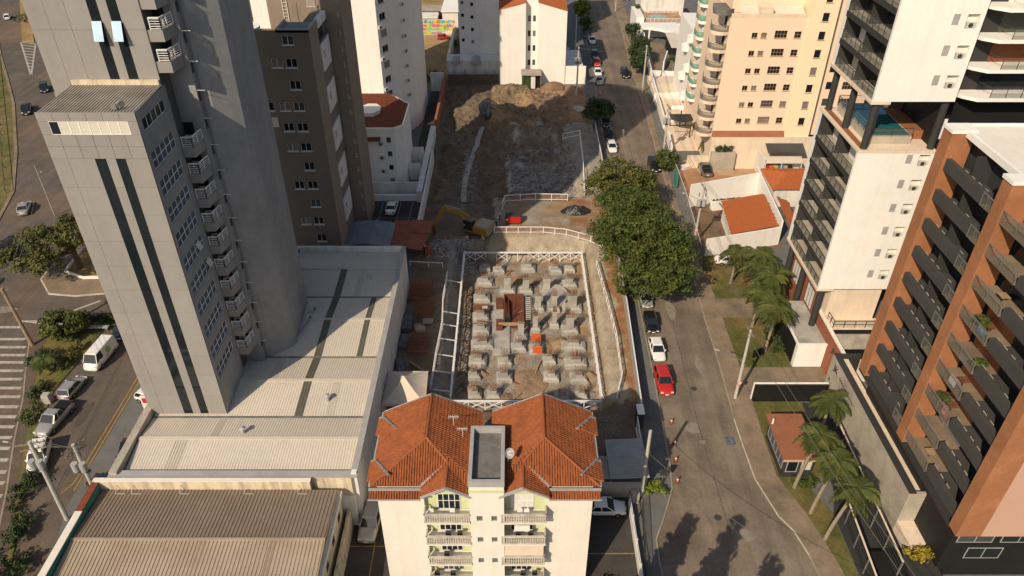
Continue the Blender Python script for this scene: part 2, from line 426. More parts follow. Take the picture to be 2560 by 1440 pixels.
# painted kerb on the curve
mb = MB(); strip(mb, [(p[0] + .005, p[1]) for p in kR[12:18]], .11, .136, .142, 1.); o = struct('kerb_line', mb, 'kerb_paint')
# faint centre joint of the carriageway
mb = MB(); strip(mb, [(23.2, 160), (22.6, 110), (21.6, 78), (21.2, 60), (21.4, 45)], .06, .006, .0105, 1.); struct('road_joint', mb, 'asphalt_dark')
# manhole covers
for i, (x, y, lb) in enumerate(((21.9, 66.3, 'round iron manhole cover on the street beside the red car'), (20.6, 47.6, 'round iron manhole cover at the street bend'), (23.6, 118, 'round iron manhole cover beyond the big tree'))):
    mb = MB(); mb.tube((x, y, .004), (x, y, .013), .38, n=18); tag(mb.build('manhole_cover', 'dark_metal'), lb, 'manhole cover')
def blot(name, cx, cy, rx, ry, z, m_, seed):
    P = []
    for k in range(22):
        a_ = 2 * math.pi * k / 22; r_ = 1 + .35 * noise.noise(Vector((math.cos(a_) * 1.6 + seed, math.sin(a_) * 1.6, seed))); P.append((cx + rx * r_ * math.cos(a_), cy + ry * r_ * math.sin(a_)))
    return sheet(name, P, z, m_)
mat('cement_dust', (.21, .185, .15), .95, .3, 1.5); mat('oil_stain', (.075, .064, .054), .9, .3, 1.5)
for i, (x, y, a1, b1, m_) in enumerate(((20.6, 59.8, .9, .8, 'cement_dust'), (21.2, 57.7, .35, .3, 'cement_dust'), (23.4, 70.5, .4, 1.8, 'cement_dust'), (21.9, 82.0, .6, 2.2, 'cement_dust'), (22.8, 45.5, 1.0, .7, 'cement_dust'), (-49.5, 62, .6, 2.0, 'oil_stain'), (-48, 57, .5, 1.4, 'oil_stain'), (-70, 82, 1.6, .8, 'cement_dust'))):
    blot('road_stain', x, y, a1, b1, .0105 + .0004 * i, m_, i * 3.1)
# disabled bay symbol
t = thing('bay_marking', 'faded blue disabled parking symbol painted on the street by the gatehouse', 'road marking', (24.3, 57.9, .01))
mb = MB(); mb.quad((23.8, 57.3, .012), (24.8, 57.3, .012), (24.8, 58.5, .012), (23.8, 58.5, .012)); mb.build('panel', 'blue_paint', t)
mb = MB()
for k in range(10):
    a0_, a1_ = rad(200 + k * 26), rad(226 + k * 26)
    if k < 9: mb.quad((24.28 + .2 * math.cos(a0_), 57.75 + .2 * math.sin(a0_), .016), (24.28 + .28 * math.cos(a0_), 57.75 + .28 * math.sin(a0_), .016), (24.28 + .28 * math.cos(a1_), 57.75 + .28 * math.sin(a1_), .016), (24.28 + .2 * math.cos(a1_), 57.75 + .2 * math.sin(a1_), .016))
mb.box(24.24, 24.33, 57.85, 58.3, .0165, .0185); mb.box(24.33, 24.55, 57.8, 57.88, .0165, .0185)
mb.build('symbol', 'faded_paint', t)

# lawns on the right
slab('lawn', [(28.15, 94.4), (28.2, 90), (28.65, 84.6), (36.6, 84.6), (36.8, 96), (29, 96)], 0, .1, 'grass').name = 'lawn_upper'
slab('lawn_lower', [(28.6, 80.2), (28.45, 70.2), (34.6, 70.2), (36.6, 80.2)], 0, .1, 'grass')
sheet('entry_path', [(28.5, 84.6), (28.5, 80.2), (37, 80.2), (37, 84.6)], .105, 'pavement')
slab('lawn_gate', [(28.15, 64), (28.0, 58.8), (27.95, 53), (29.6, 47.9), (30.7, 42.8), (31.2, 38), (32.2, 38), (32.2, 48), (30.6, 52), (34, 53), (34, 64)], 0, .09, 'grass')
sheet('forecourt', [(28.45, 70.1), (28.4, 64.4), (40, 64.4), (40, 70.1)], .05, 'pavement')

# ---------------- left side roads
sheet('avenue', [(-330, 20), (-36.5, 20), (-36.5, 400), (-330, 400)], .006, 'asphalt_left')
slab('verge_far', [(-330, 330), (-330, 60), (-84, 104), (-87.5, 116), (-95.6, 132), (-109.7, 157), (-119.3, 172), (-131, 190), (-168, 250), (-200, 330)], 0, .12, 'grass')
mb = MB(); strip(mb, [(-84, 104), (-87.5, 116), (-95.6, 132), (-109.7, 157), (-119.3, 172), (-131, 190), (-168, 250)], .55, 0, .14, -1.); struct('kerb_avenue', mb, 'pavement')
slab('median', [(-157, 248), (-151, 248), (-134, 212), (-127.2, 200), (-131, 201)], 0, .14, 'dry_grass')
mb = MB()
A_, B_, T_ = Vector((-131.2, 200.3)), Vector((-126.4, 198.6)), Vector((-114.8, 174.3))
for (p, q) in ((A_, T_), (B_, T_)):
    strip(mb, [tuple(p), tuple(q)], .35, .006, .0115, 1.)
for k in range(10):
    f_ = k / 11; p = A_.lerp(T_, f_); q = B_.lerp(T_, f_)
    strip(mb, [tuple(p), tuple(q)], .4, .006, .012, 1.)
struct('hatch_marking', mb, 'white_paint')
# island with the big street tree
isl = [(-57, 106), (-67.6, 105.3), (-69.4, 98), (-68.7, 93.5), (-68.4, 89.3), (-65.5, 85.8), (-61.6, 85.3), (-57, 86)]
slab('island', isl, 0, .13, 'pavement')
mb = MB(); strip(mb, isl[1:8], .22, 0, .15, -1.); struct('kerb_island', mb, 'kerb_paint')
sheet('planting_bed', [(-57, 104), (-64.5, 103.4), (-66, 97), (-65.6, 91), (-62.4, 89.6), (-57, 89.8)], .145, 'dry_grass')
mb = MB(); strip(mb, [(-66.3, 97), (-65.9, 91), (-62.4, 89.3), (-57, 89.5)], .25, .13, .5, 1.); o = mb.build('low_wall', 'white_wall'); tag(o, 'low white curved wall edging the planted tree island', 'wall')
# lower verge: brick footway and planting
foot = [(-66, 79.5), (-62.6, 75), (-59.9, 69), (-57.75, 64.4), (-55.3, 58), (-52.2, 50.8), (-50.3, 45.9), (-46, 36), (-40, 22)]
bed = [(-60.5, 79), (-60.6, 73.1), (-57.9, 67.1), (-55.7, 61.7), (-53.7, 56.8), (-51.4, 51.3), (-49.2, 46), (-44.8, 36), (-38.8, 22)]
park = [(-51, 81.2), (-54.2, 77), (-54.4, 71.5), (-55, 66), (-53.6, 60), (-52.2, 55), (-50, 49.8), (-47, 42), (-44.4, 36), (-38, 22)]
slab('footway', foot[::-1] + [(-61.9, 78.8)] + bed, 0, .13, 'brick_pave')
slab('verge', [(-60.5, 79), (-58, 79.1), (-54.5, 80.7)] [::-1] + bed[1:] + park[::-1], 0, .12, 'grass')
mb = MB(); strip(mb, [(-66, 79.5), (-61.9, 78.7), (-58, 79.1), (-54.5, 80.7), (-49, 83)], .2, 0, .15, -1.); struct('kerb_verge', mb, 'kerb_paint')
mb = MB(); strip(mb, foot[1:], .18, 0, .15, -1.); struct('kerb_footway', mb, 'kerb')
mb = MB()
for k, y in enumerate((78.2, 75.7, 74.07, 72.49, 71.1, 69.52, 67.99, 66.42, 64.9, 63.23, 61.6, 60.02, 58.37, 56.77, 55.1, 53.44, 51.94, 50.27, 48.52, 46.9, 45.3, 43.7)):
    xe = None
    for (a_, b_) in zip(foot, foot[1:]):
        if b_[1] <= y <= a_[1]: xe = a_[0] + (b_[0] - a_[0]) * (a_[1] - y) / (a_[1] - b_[1])
    mb.quad((xe - 8, y - .24, .0105), (xe - .5, y - .24, .0105), (xe - .5, y + .24, .0105), (xe - 8, y + .24, .0105))
struct('zebra_marking', mb, 'white_paint')
mb = MB(); strip(mb, [(-66.5, 79.3), (-63, 79.4), (-57.5, 84)], .35, .006, .0115, 1.); struct('stop_marking', mb, 'white_paint')
# parking apron beside the podium with yellow lines
sheet('apron', [(-45.2, 76), (-45.2, 49), (-44, 44), (-41, 36), (-38.9, 22), (-36.6, 22), (-36.6, 76)], .012, 'pave_grey')
mb = MB(); strip(mb, [(-45.5, 76), (-45.5, 51)], .14, .006, .017, 1.); strip(mb, [(-46.0, 74), (-46.0, 52), (-46.6, 50.6)], .14, .006, .0165, 1.)
struct('yellow_line', mb, 'yellow_paint')
mb = MB(); strip(mb, [(-50.4, 80), (-47.2, 50)], .1, .006, .011, 1.); strip(mb, [(-50.1, 80), (-46.9, 50)], .06, .006, .011, 1.); struct('tar_seam', mb, 'asphalt_dark')
CH = [(-6.0, 147.5), (-6.6, 143), (-7.0, 138), (-8.0, 131), (-8.5, 124), (-8.6, 117.5), (-8.2, 113)]
sheet('far_field', [(-75, 165.6), (-15.3, 165.6), (-13.5, 232), (-12, 262), (-75, 262)], .02, 'dry_grass')

# ================================================================ CONSTRUCTION SITE TERRAIN
FT = [(-4.2, 95.5, 1.7, .5), (-2.0, 95.0, 1.8, .5), (2.5, 95.5, 2.2, .5), (6.7, 95.0, 2.0, .4), (8.9, 95.4, 1.7, .4), (-4.2, 91.8, 2.4, .4), (-.7, 89.6, 2.3, 1.9), (2.1, 89.6, 1.9, 1.6), (5.1, 89.7, 2.2, 1.8), (8.7, 91.2, 2.1, .7), (-4.4, 87.6, 2.4, .4), (3.7, 85.3, 1.9, 1.9), (6.0, 85.3, 1.8, 1.9), (8.6, 85.3, 2.8, 1.9), (-4.4, 83.2, 2.3, .5), (3.2, 80.7, 1.5, 1.9), (5.9, 81.6, 1.3, 1.9), (8.0, 80.2, 2.3, 1.8), (-4.3, 80.2, 2.3, .4), (1.2, 78.9, 1.8, 1.9), (-4.0, 77.0, 3.0, .4), (.9, 76.4, 2.0, .6), (3.3, 76.1, 2.0, .3), (8.2, 76.7, 3.3, .4), (-4.5, 73.6, 2.4, .4), (-.9, 73.6, 1.9, .6), (4.9, 73.8, 1.7, .5), (8.3, 73.2, 3.0, .4), (-4.8, 70.9, 1.6, .4), (-1.0, 70.5, 2.1, .5), (5.0, 70.6, 2.0, .4), (8.5, 70.4, 2.2, .3), (-4.6, 67.4, 1.7, .4), (-2.3, 67.3, 1.7, .5), (6.2, 67.0, 1.9, .3), (8.6, 67.2, 1.6, .3)]
def sm(x, a_, b_):
    t_ = min(1., max(0., (x - a_) / (b_ - a_))); return t_ * t_ * (3 - 2 * t_)
def fb(x, y, s=1.): return noise.fractal(Vector((x * s, y * s, 3.7)), 1.0, 2.0, 5)
def hgt(x, y):
    inx = sm(x, -9.3, -7.6) * (1 - sm(x, 11.0, 12.1)); iny = sm(y, 62.3, 64.6) * (1 - sm(y, 98.6, 101.8))
    z = -3.0 * inx * iny
    bx = sm(x, -9.5, -1.5) * (1 - sm(x, 10.6, 14.4)); yb_ = 139 + 2.5 * fb(x, 3.3, .2); by = sm(y, 114.2, 117) * (1 - (sm(y, yb_, yb_ + 4) if x > 0 else sm(y, 130, 149)) )
    z += -2.4 * bx * by
    lx = 1 - sm(x, -4.5, -2.6); ly = sm(y, 97, 103) * (1 - sm(y, 145, 158))
    z += -1.0 * lx * ly
    for (mx, my, r, hh) in ((-4.5, 153, 6.5, 1.6), (1, 163, 7, 1.2), (10.5, 154, 6.5, 1.4), (13.5, 164, 3.5, 1.4), (5, 158, 6, 1.0), (13, 143, 4, 1.0), (-11, 136, 3, .9), (-6.5, 136, 2.2, .7)):
        d = math.hypot(x - mx, (y - my) * .8) / r
        if d < 1: z += hh * (1 - d * d) ** 2
    rough = .12
    if y > 101: rough = (.8 if y < 146 else 1.1) if y > 114 else .12
    if x > 12.2 or (y > 102.5 and y < 113.5 and x > -2.8): rough = .05
    z += fb(x, y, .35) * rough + fb(x, y, 1.4) * rough * .45
    if y > 116 and x > -2: z += .35 * abs(fb(x, y + 50, .9)) * bx * by
    if x > 15.6 or y < 55: z = min(z, -.02)
    e_ = min(x - HX0, HX1 - x, y - HY0, HY1 - y)
    if e_ < .8: z = z * max(0, e_ / .8) - .03
    return z
SO = dict(tan=(.27, .18, .105), brown=(.18, .128, .086), dark=(.125, .095, .07), grey=(.27, .25, .215), pale=(.35, .30, .225), red=(.26, .125, .06), rock=(.37, .36, .33))
def soil(x, y, z):
    n1 = fb(x, y, .22) ; n2 = fb(x + 40, y - 9, .5)
    ox, oy = x, y; x += fb(x * 1. + 7, y, .45) * 1.1 + fb(ox, oy + 31, 1.7) * .35; y += fb(ox - 13, oy, .45) * 1.6 + fb(ox + 5, oy - 31, 1.7) * .4
    def mixc(a_, b_, t_): t_ = min(1, max(0, t_)); return tuple(p + (q - p) * t_ for p, q in zip(a_, b_))
    c = SO['brown']
    if y < 103:
        c = mixc(SO['tan'], SO['brown'], .35 + n1 * .9)
        if -8 < x < 11.2 and 64 < y < 99: c = mixc(SO['tan'], SO['grey'], .22 + n2 * 1.3)
        if -8 < x < 11.2 and 64 < y < 99:
            dm = min(math.hypot(x - f_[0], y - f_[1] - .8) - f_[2] * .5 for f_ in FT); c = mixc(c, SO['grey'], (1 - sm(dm, .2, 1.3)) * .85)
        if x < -8: c = mixc(SO['grey'], SO['brown'], sm(-x, 9.2, 10.3) * .9 + n1 * .4)
        if x > 11.2: c = mixc(SO['pale'], SO['tan'], n1 * .6 + (.8 if x > 14.0 else 0.) )
        if x > 14.2: c = mixc(SO['red'], SO['tan'], .3 + n2)
        if y > 98.6: c = mixc(SO['pale'], SO['tan'], .1 + n1 * .9)
        if y > 96 and x < -4: c = mixc(SO['grey'], SO['brown'], .5 + n1)
        if y < 64.6: c = mixc(SO['brown'], SO['dark'], .4 + n1 * .6)
        if x < -10: c = mixc(SO['brown'], SO['tan'], .2 + n1 * .6)
    elif y < 114.2 and x > -3:
        c = mixc(SO['tan'], SO['grey'], .35 + n1 * .8)
        if x > 9: c = mixc(c, SO['red'], .4 + n2)
    else:
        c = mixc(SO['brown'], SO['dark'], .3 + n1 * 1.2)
        if x > -1 and 116 < y < 146: c = mixc(SO['rock'], SO['brown'], .1 + sm(y, 124, 138) * .8 + n2 * .9)
        if x > 10.4 and y < 150: c = mixc(SO['grey'], SO['pale'], .2 + n1)
        if y > 146: c = mixc(SO['tan'], SO['brown'], .62 + n1 * 1.3)
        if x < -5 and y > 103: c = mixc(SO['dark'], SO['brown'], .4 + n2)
        if -9.0 < x < -8.0 and 112 < y < 140: c = mixc(SO['grey'], SO['brown'], .3 + n1)
    return c
NX, NY = 88, 300
vs_ = []; cs_ = []
for j in range(NY + 1):
    for i in range(NX + 1):
        x = HX0 + (HX1 - HX0) * i / NX; y = HY0 + (HY1 - HY0) * j / NY; z = hgt(x, y)
        vs_.append((x, y, z)); cs_.append((*soil(x, y, z), 1.))
fs_ = [(j * (NX + 1) + i, j * (NX + 1) + i + 1, (j + 1) * (NX + 1) + i + 1, (j + 1) * (NX + 1) + i) for j in range(NY) for i in range(NX)]
me = bpy.data.meshes.new('site_terrain'); me.from_pydata(vs_, [], fs_)
ca = me.color_attributes.new('soil', 'FLOAT_COLOR', 'POINT')
for i, c in enumerate(cs_): ca.data[i].color = c
me.polygons.foreach_set('use_smooth', [True] * len(fs_)); me.materials.append(MATS['soil'])
link('site_terrain', me, kind='structure')

m = MB(); pv_ = None
for (a_, b_) in zip(CH, CH[1:]):
    for i in range(5):
        p = Vector(a_).lerp(Vector(b_), i / 5); z = hgt(p.x, p.y) + .28; q = [(p.x - .45, p.y, z), (p.x + .45, p.y, z), (p.x + .5, p.y, z - .8), (p.x - .5, p.y, z - .8)]
        if pv_: m.add(pv_ + q, [(0, 1, 5, 4), (1, 2, 6, 5), (3, 0, 4, 7)])
        pv_ = q
tag(m.build('concrete_channel', 'concrete'), 'curved pale concrete channel crossing the bare earth beside the yard wall', 'channel')
# ================================================================ GREY OFFICE TOWER
mat('mirror', (.45, .58, .68), .18, .1, 1., metal=1.)
mat('ac_white', (.5, .49, .46), .6, .1, 1)
def ac_unit(parent, x, y, z, rz=0., name='air_conditioner'):
    if 'ac' not in WC:
        f = MB(); f.box(-.4, .4, -.16, .16, 0, .6); f.cur = 1; f.tube((0, -.165, .3), (0, -.17, .3), .24, n=12)
        for k in range(3): f.box(-.4, .4, -.168, -.162, .08 + k * .2, .1 + k * .2)
        WC['ac'] = f.mesh('air_conditioner', ['ac_white', 'dark_metal'])
    o = link(name, WC['ac'], parent, Matrix.Translation((x, y, z)) @ Matrix.Rotation(rz, 4, 'Z')); return o
TW = 76.0
tw = thing('office_tower', 'tall grey panel clad office tower with two dark glass ribbons on a podium', 'tower', (-33.5, 58, 0))
c = MB(); c.box(-37.44, -29.72, 55.84, 61.9, 0, 39.05); c.box(-39.1, -29.95, 61.98, 83.5, 0, TW); c.build('core', 'joint', tw)
PC = {}
def panel(x0, x1, y, z0, z1):
    k = (round(x1 - x0, 2), round(z1 - z0, 2))
    if k not in PC:
        m = MB(); m.box(.012, k[0] - .012, 0, .07, .012, k[1] - .012); PC[k] = m.mesh('panel', ['tower_grey'])
    link('panel', PC[k], tw, Matrix.Translation((x0, y, z0)))
def ribbon(x0, x1, y, z0, z1, step):
    n = round((z1 - z0) / step); st = (z1 - z0) / n
    k = ('rib', round(x1 - x0, 2), round(st, 3))
    if k not in PC:
        m = MB(); m.box(.01, x1 - x0 - .01, .03, .06, .012, st - .012); PC[k] = m.mesh('pane', ['glass'])
    for i in range(n): link('pane', PC[k], tw, Matrix.Translation((x0, y, z0 + i * st)))
cols = [(-37.5, -36.2), (-36.2, -34.0), (-33.1, -32.3), (-31.5, -29.62)]
rows = [(6.4 + 2.63 * k, 6.4 + 2.63 * (k + 1)) for k in range(11)]
for (z0, z1) in rows:
    for (x0, x1) in cols: panel(x0, x1, 55.7, z0, z1)
for (z0, z1) in ((35.33, 36.4), (36.4, 37.42)):
    for k in range(6): panel(-37.5 + k * 1.313, -37.5 + (k + 1) * 1.313, 55.7, z0, z1)
for k in range(6): panel(-37.5 + k * 1.313, -37.5 + (k + 1) * 1.313, 55.7, 38.55, 39.3)
panel(-37.5, -36.7, 55.7, 37.42, 38.55); panel(-30.4, -29.62, 55.7, 37.42, 38.55)
for k in range(8):
    win(tw, (-36.7 + k * .7875, 55.7), (1, 0), 0, .7875, 37.42, 38.55, .02, 0, 0, fw=.045, pm='glass' if k == 0 else 'blind')
for x0 in (-34.0, -32.3): ribbon(x0, x0 + (.9 if x0 < -33 else .8), 55.7, 6.4, 35.33, 1.315)
# shaft above and behind the wing
cols2 = [(-39.2, -37.6), (-37.6, -35.9), (-35.9, -34.05), (-33.25, -32.45), (-31.65, -29.87)]
z = 38.6
while z < TW - 3:
    for (x0, x1) in cols2: panel(x0, x1, 61.9, z, z + 5.26)
    for x0 in (-34.05, -32.45): ribbon(x0, x0 + .8, 61.9, z, z + 5.26, 1.315)
    z += 5.26
for x0 in (-34.05, -32.45):                              # two sashes swung open
    m = MB(); m.quad((x0, 61.75, 44.6), (x0 + .8, 61.75, 44.6), (x0 + .8, 61.25, 43.1), (x0, 61.25, 43.1)); m.build('open_sash', 'mirror', tw)
m = MB(); m.box(-39.2, -37.5, 61.8, 61.97, 6.4, 38.6); m.box(-39.2, -39.1, 61.98, 83.5, 0, TW); m.box(-37.5, -37.44, 55.78, 61.9, 6.4, 39.2); m.build('side_cladding', 'tower_grey', tw)
# wing roof of fibre cement sheets with kerb
m = MB(); corr(m, -37.45, -29.75, 55.85, 61.8, 39.16, 39.32, .257, .07)
m.build('wing_roof', 'roof_fibre', tw)
m = MB(); m.box(-37.3, -29.9, 61.55, 61.85, 39.34, 39.75); m.build('roof_flashing', 'cream_dirty', tw)
m = MB(); m.box(-31.6, -31.2, 56.2, 56.45, 39.35, 39.75); m.tube((-31, 56.3, 39.4), (-30.9, 56.4, 39.9), .03); m.tube((-30.85, 56.4, 39.7), (-30.95, 56.5, 39.75), .3, .3, 10); m.build('roof_plant', 'metal', tw)
# right side of wing with windows
ops = [(.55, 5.35, 34.0 - 2.6 * k, 35.5 - 2.6 * k) for k in range(10)] + [(.7, 5.3, 37.35, 38.4)]
m = MB(); wall(m, (-29.6, 55.74), (0, 1), 6.16, 6.4, 39.3, ops, .12); m.build('side_wall', 'tower_grey2', tw)
for i, (a0, a1, b0, b1) in enumerate(ops):
    win(tw, (-29.6, 55.74), (0, 1), a0, a1, b0, b1, .08, 4, 1 if i < 10 else 0, pm='glass_blue' if i < 10 else 'glass', fw=.07)
for (k, yy) in ((4, 59.0), (5, 60.1)):         # tilted sashes
    zz = 34.0 - 2.6 * k; m = MB(); m.quad((-29.5, yy, zz + 1.4), (-29.5, yy + .85, zz + 1.4), (-29.15, yy + .85, zz + .72), (-29.15, yy, zz + .72)); m.build('open_sash', 'blind', tw)
# stepped back pier and plain service volume
m = MB(); m.box(-29.95, -27.95, 64.0, 66.5, 6, TW); m.build('pier', 'tower_grey2', tw)
m = MB(); m.prism([(-39, 66.4), (-27.75, 64.85), (-27.2, 64.95), (-25.25, 66.6), (-25.0, 67.1), (-25.5, 75), (-30, 80), (-39, 83)], 6, TW + 3); m.build('service_core', 'tower_grey2', tw)
m = MB()
for k in range(28):
    zz = 8.2 + 2.6 * k
    if zz > 70: break
    o = win(tw, (-27.95, 64.0), (0, 1), .12, .72, zz, zz + .95, -.02, 0, 0, fm='tower_grey', pm='glass', fw=.03)
    b = MB(); b.bar((-27.92, 64.1, zz + 1.15), (-27.2, 64.1, zz + 1.15), .04); b.build('bracket', 'white_metal', tw)
# balconies between wing, shaft and pier
for k in range(26):
    zz = 10.0 + 2.6 * k
    if 35.5 < zz < 38.8 or zz > 70: continue
    b = MB(); b.prism([(-29.93, 62.0), (-28.6, 62.0), (-28.3, 63.98), (-29.93, 63.98)], zz - .95, zz, bottom=True)
    bo = b.build('balcony', 'tower_grey', tw)
    r = railing(None, [(-29.55, 62.06, zz), (-28.66, 62.06, zz), (-28.38, 63.9, zz)], 1.0, nbar=5, r=.032); r.parent = bo
    b = MB(); b.box(-29.9, -29.0, 63.9, 63.96, zz, zz + 1.6); dd = b.build('doorway', 'black_wall'); dd.parent = bo
    ac = ac_unit(None, -29.3, 63.3, zz, RD.uniform(-.3, .3)); ac.parent = bo

# ================================================================ PODIUM WITH RIBBED METAL ROOF
pd = thing('podium_building', 'low hall with pale ribbed metal roof and dark skylight strips around the grey tower', 'building', (-26, 67, 0))
m = MB(); m.box(-37.2, -14.85, 47.75, 87.1, 0, 6.15); m.build('wall', 'white_dirty', pd)
seams = [(47.85, 51.9, 6.25, 6.75), (51.9, 55.3, 6.75, 6.25), (55.3, 60.4, 6.28, 6.75), (60.4, 64.75, 6.75, 6.28), (64.75, 71.2, 6.3, 6.78), (71.2, 76.35, 6.78, 6.3), (76.35, 82.2, 6.3, 6.75), (82.2, 86.9, 6.75, 6.35)]
for i, (y0, y1, za, zb) in enumerate(seams):
    m = MB(); corr(m, -37.1, -15.2, y0 + (.02 if i % 2 == 0 else 0), y1 - (.02 if i % 2 else 0), za, zb, .27, .03); m.build('roof_sheet', 'roof_metal', pd)
for i, (y0, y1, za, zb) in enumerate(seams):
    if 2 <= i <= 6:
        m = MB(); corr(m, -22.6, -21.75, y0 + .12, y1 - .12, za + .05 + .12 * (zb - za) / (y1 - y0), zb + .05 - .12 * (zb - za) / (y1 - y0), .27, .045); m.build('skylight', 'skylight', pd)
    if 4 <= i <= 5:
        m = MB(); corr(m, -17.75, -17.1, y0 + .12, y1 - .12, za + .05 + .12 * (zb - za) / (y1 - y0), zb + .05 - .12 * (zb - za) / (y1 - y0), .27, .045); m.build('skylight', 'skylight', pd)
for y in (55.3, 64.75, 76.35):
    m = MB(); m.box(-37.1, -15.2, y - .12, y + .12, 6.2, 6.34); m.build('gutter', 'concrete_dark', pd)
for y in (51.9, 60.4, 71.2, 82.2):
    m = MB(); m.box(-37.1, -15.2, y - .2, y + .2, 6.795, 6.84); m.build('ridge_cap', 'roof_metal', pd)
m = MB(); m.box(-15.2, -14.7, 47.3, 87.3, 0, 6.95); m.build('parapet', 'white_dirty', pd)
m = MB(); m.box(-38.0, -37.25, 47.2, 56.6, 0, 7.15); m.build('parapet', 'concrete_raw', pd)
m = MB(); m.box(-37.25, -15.2, 86.9, 87.3, 0, 7.1); m.build('parapet', 'white_dirty', pd)
m = MB(); m.box(-38.0, -15.2, 46.95, 47.7, 0, 6.75); m.build('parapet', 'cream_dirty', pd)
m = MB(); m.box(-38.1, -14.6, 46.9, 47.76, 6.755, 6.82); m.build('coping', 'flashing', pd)
m = MB(); m.box(-15.25, -14.62, 47.77, 87.35, 6.955, 7.0); m.build('coping', 'flashing', pd)
mat('roof_patch', (.45, .40, .33), .6, .15, .5); mat('roof_patch2', (.33, .26, .19), .7, .2, .5)
for (x0, x1, i) in ((-33.5, -32.2, 0), (-19.3, -18.5, 2), (-26.5, -25.7, 3), (-20.1, -19.3, 6), (-30.2, -29.4, 1)):
    y0, y1, za, zb = seams[i]; m = MB(); corr(m, x0, x1, y0 + .1, y1 - .1, za + .012 + .1 * (zb - za) / (y1 - y0), zb + .012 - .1 * (zb - za) / (y1 - y0), .27, .03); m.build('roof_sheet', 'roof_patch', pd)
for (x, y) in ((-19.5, 57.5), (-27.0, 52.8), (-18.5, 80.0)):
    MB().tube((x, y, 6.3), (x, y, 7.25), .22, .22, 10).build('roof_vent', 'flashing', pd); MB().tube((x, y, 7.25), (x, y, 7.42), .34, .1, 10).build('vent_cap', 'flashing', pd)
for (x, y) in ((-24.3, 73.0), (-24.5, 71.3), (-29.3, 86.2)): ac_unit(pd, x, y, 6.7, rad(80))
m = MB(); m.bar((-24.3, 70.6, 7.2), (-25.2, 66.6, 7.2), .08); m.bar((-24.1, 70.6, 7.35), (-25.0, 66.6, 7.35), .06); m.build('pipe_run', 'metal', pd)
sg = thing('shop_sign', 'white and red rounded sign board behind the podium parapet beside a parked car', 'sign', (-40.3, 60.2, 0))
m = MB(); m.prism([(-41.2, 60.3), (-39.6, 60.3), (-39.6, 60.5), (-41.2, 60.5)], 1.9, 4.4); m.build('board', 'sign_white', sg)
m = MB(); m.box(-41.0, -39.8, 60.22, 60.29, 3.5, 4.2); m.build('emblem', 'sign_red', sg)
m = MB(); m.box(-40.5, -40.3, 60.3, 60.5, 0, 1.9); m.build('post', 'metal', sg)

# ================================================================ BROWN ROOFED WAREHOUSE
wh = thing('warehouse', 'old warehouse with weathered brown ribbed metal roof and stained cream side wall', 'building', (-27, 40, 0))
m = MB(); m.box(-38.6, -16.35, 26, 46.3, 0, 5.7); m.build('wall', 'cream_dirty', wh)
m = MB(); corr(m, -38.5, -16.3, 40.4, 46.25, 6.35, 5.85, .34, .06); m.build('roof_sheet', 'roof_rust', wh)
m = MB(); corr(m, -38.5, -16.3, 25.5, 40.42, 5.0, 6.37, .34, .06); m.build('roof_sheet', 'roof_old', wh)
for (x0, x1) in ((-34.4, -33.4), (-27.3, -26.6), (-21.2, -20.5)):
    m = MB(); corr(m, x0, x1, 32, 40.2, 5.61, 6.365, .34, .06); m.build('roof_sheet', 'roof_patch2', wh)
m = MB(); m.box(-38.5, -16.3, 40.3, 40.55, 6.36, 6.45); m.build('ridge_cap', 'roof_old', wh)
m = MB(); m.box(-39.0, -18.9, 46.28, 46.6, 0, 7.0); m.build('parapet', 'cream_dirty', wh)
m = MB(); m.box(-39.1, -18.8, 46.22, 46.66, 7.005, 7.08); m.build('coping', 'cream', wh)
m = MB(); m.box(-39.1, -38.6, 40, 46.2, 0, 6.8); m.build('parapet', 'teal_wall', wh)
m = MB(); m.box(-39.1, -38.62, 24, 39.98, 0, 6.5); m.build('parapet', 'teal_wall', wh)
m = MB(); m.box(-39.2, -38.55, 24, 43.0, 6.805, 6.9); m.build('coping', 'cream', wh)
m = MB(); m.box(-39.2, -38.55, 43.02, 46.2, 6.805, 6.92); m.build('coping', 'tile_old', wh)
m = MB(); m.box(-16.34, -16.05, 26, 46.3, 5.0, 5.62); m.build('eave_trim', 'cream', wh)
for k in range(6):
    win(wh, (-16.33, 30), (0, 1), 1.5 + k * 2.6, 2.2 + k * 2.6, 3.2, 4.4, -.03, 0, 0, fm='concrete_dark', pm='black_wall', name='louvre')
for x in (-37.0, -35.5, -31, -25, -20):
    m = MB(); m.bar((x, 45.7, 5.95), (x + .9, 45.7, 5.95), .07); m.bar((x, 45.7, 5.95), (x, 46.25, 6.5), .05); m.build('roof_bracket', 'flashing', wh)

# walls between warehouse and the central flats
o = MB().box(-16.9, -15.1, 46.7, 47.2, 0, 4.2).build('link_wall', 'white_dirty'); tag(o, 'short stained white wall between warehouse and podium corner', 'wall')
o = MB().box(-15.9, -15.65, 33, 50.2, 0, 2.6).build('boundary_wall', 'cream_dirty'); tag(o, 'beige boundary wall beside the silver estate car', 'wall')
o = MB().box(-15.6, -11.6, 50.3, 50.5, 0, 2.8).build('yard_wall', 'cream_dirty'); tag(o, 'cream yard wall closing the narrow drive beside the flats', 'wall')
t = thing('side_gate', 'low grey slatted gate above the cream yard wall beside the flats', 'gate', (-13.6, 51, 0))
for k in range(9): MB().bar((-15.3, 51.2 - .0, 1.2 + k * .2), (-12.1, 51.2, 1.2 + k * .2), .05).build('slat', 'flashing', t)
for x in (-15.3, -13.7, -12.1): MB().bar((x, 51.25, 0), (x, 51.25, 2.9), .07).build('post', 'cream', t)
sheet('side_drive', [(-15.6, 28), (-11.1, 28), (-11.1, 50.2), (-15.6, 50.2)], .008, 'asphalt_dark')
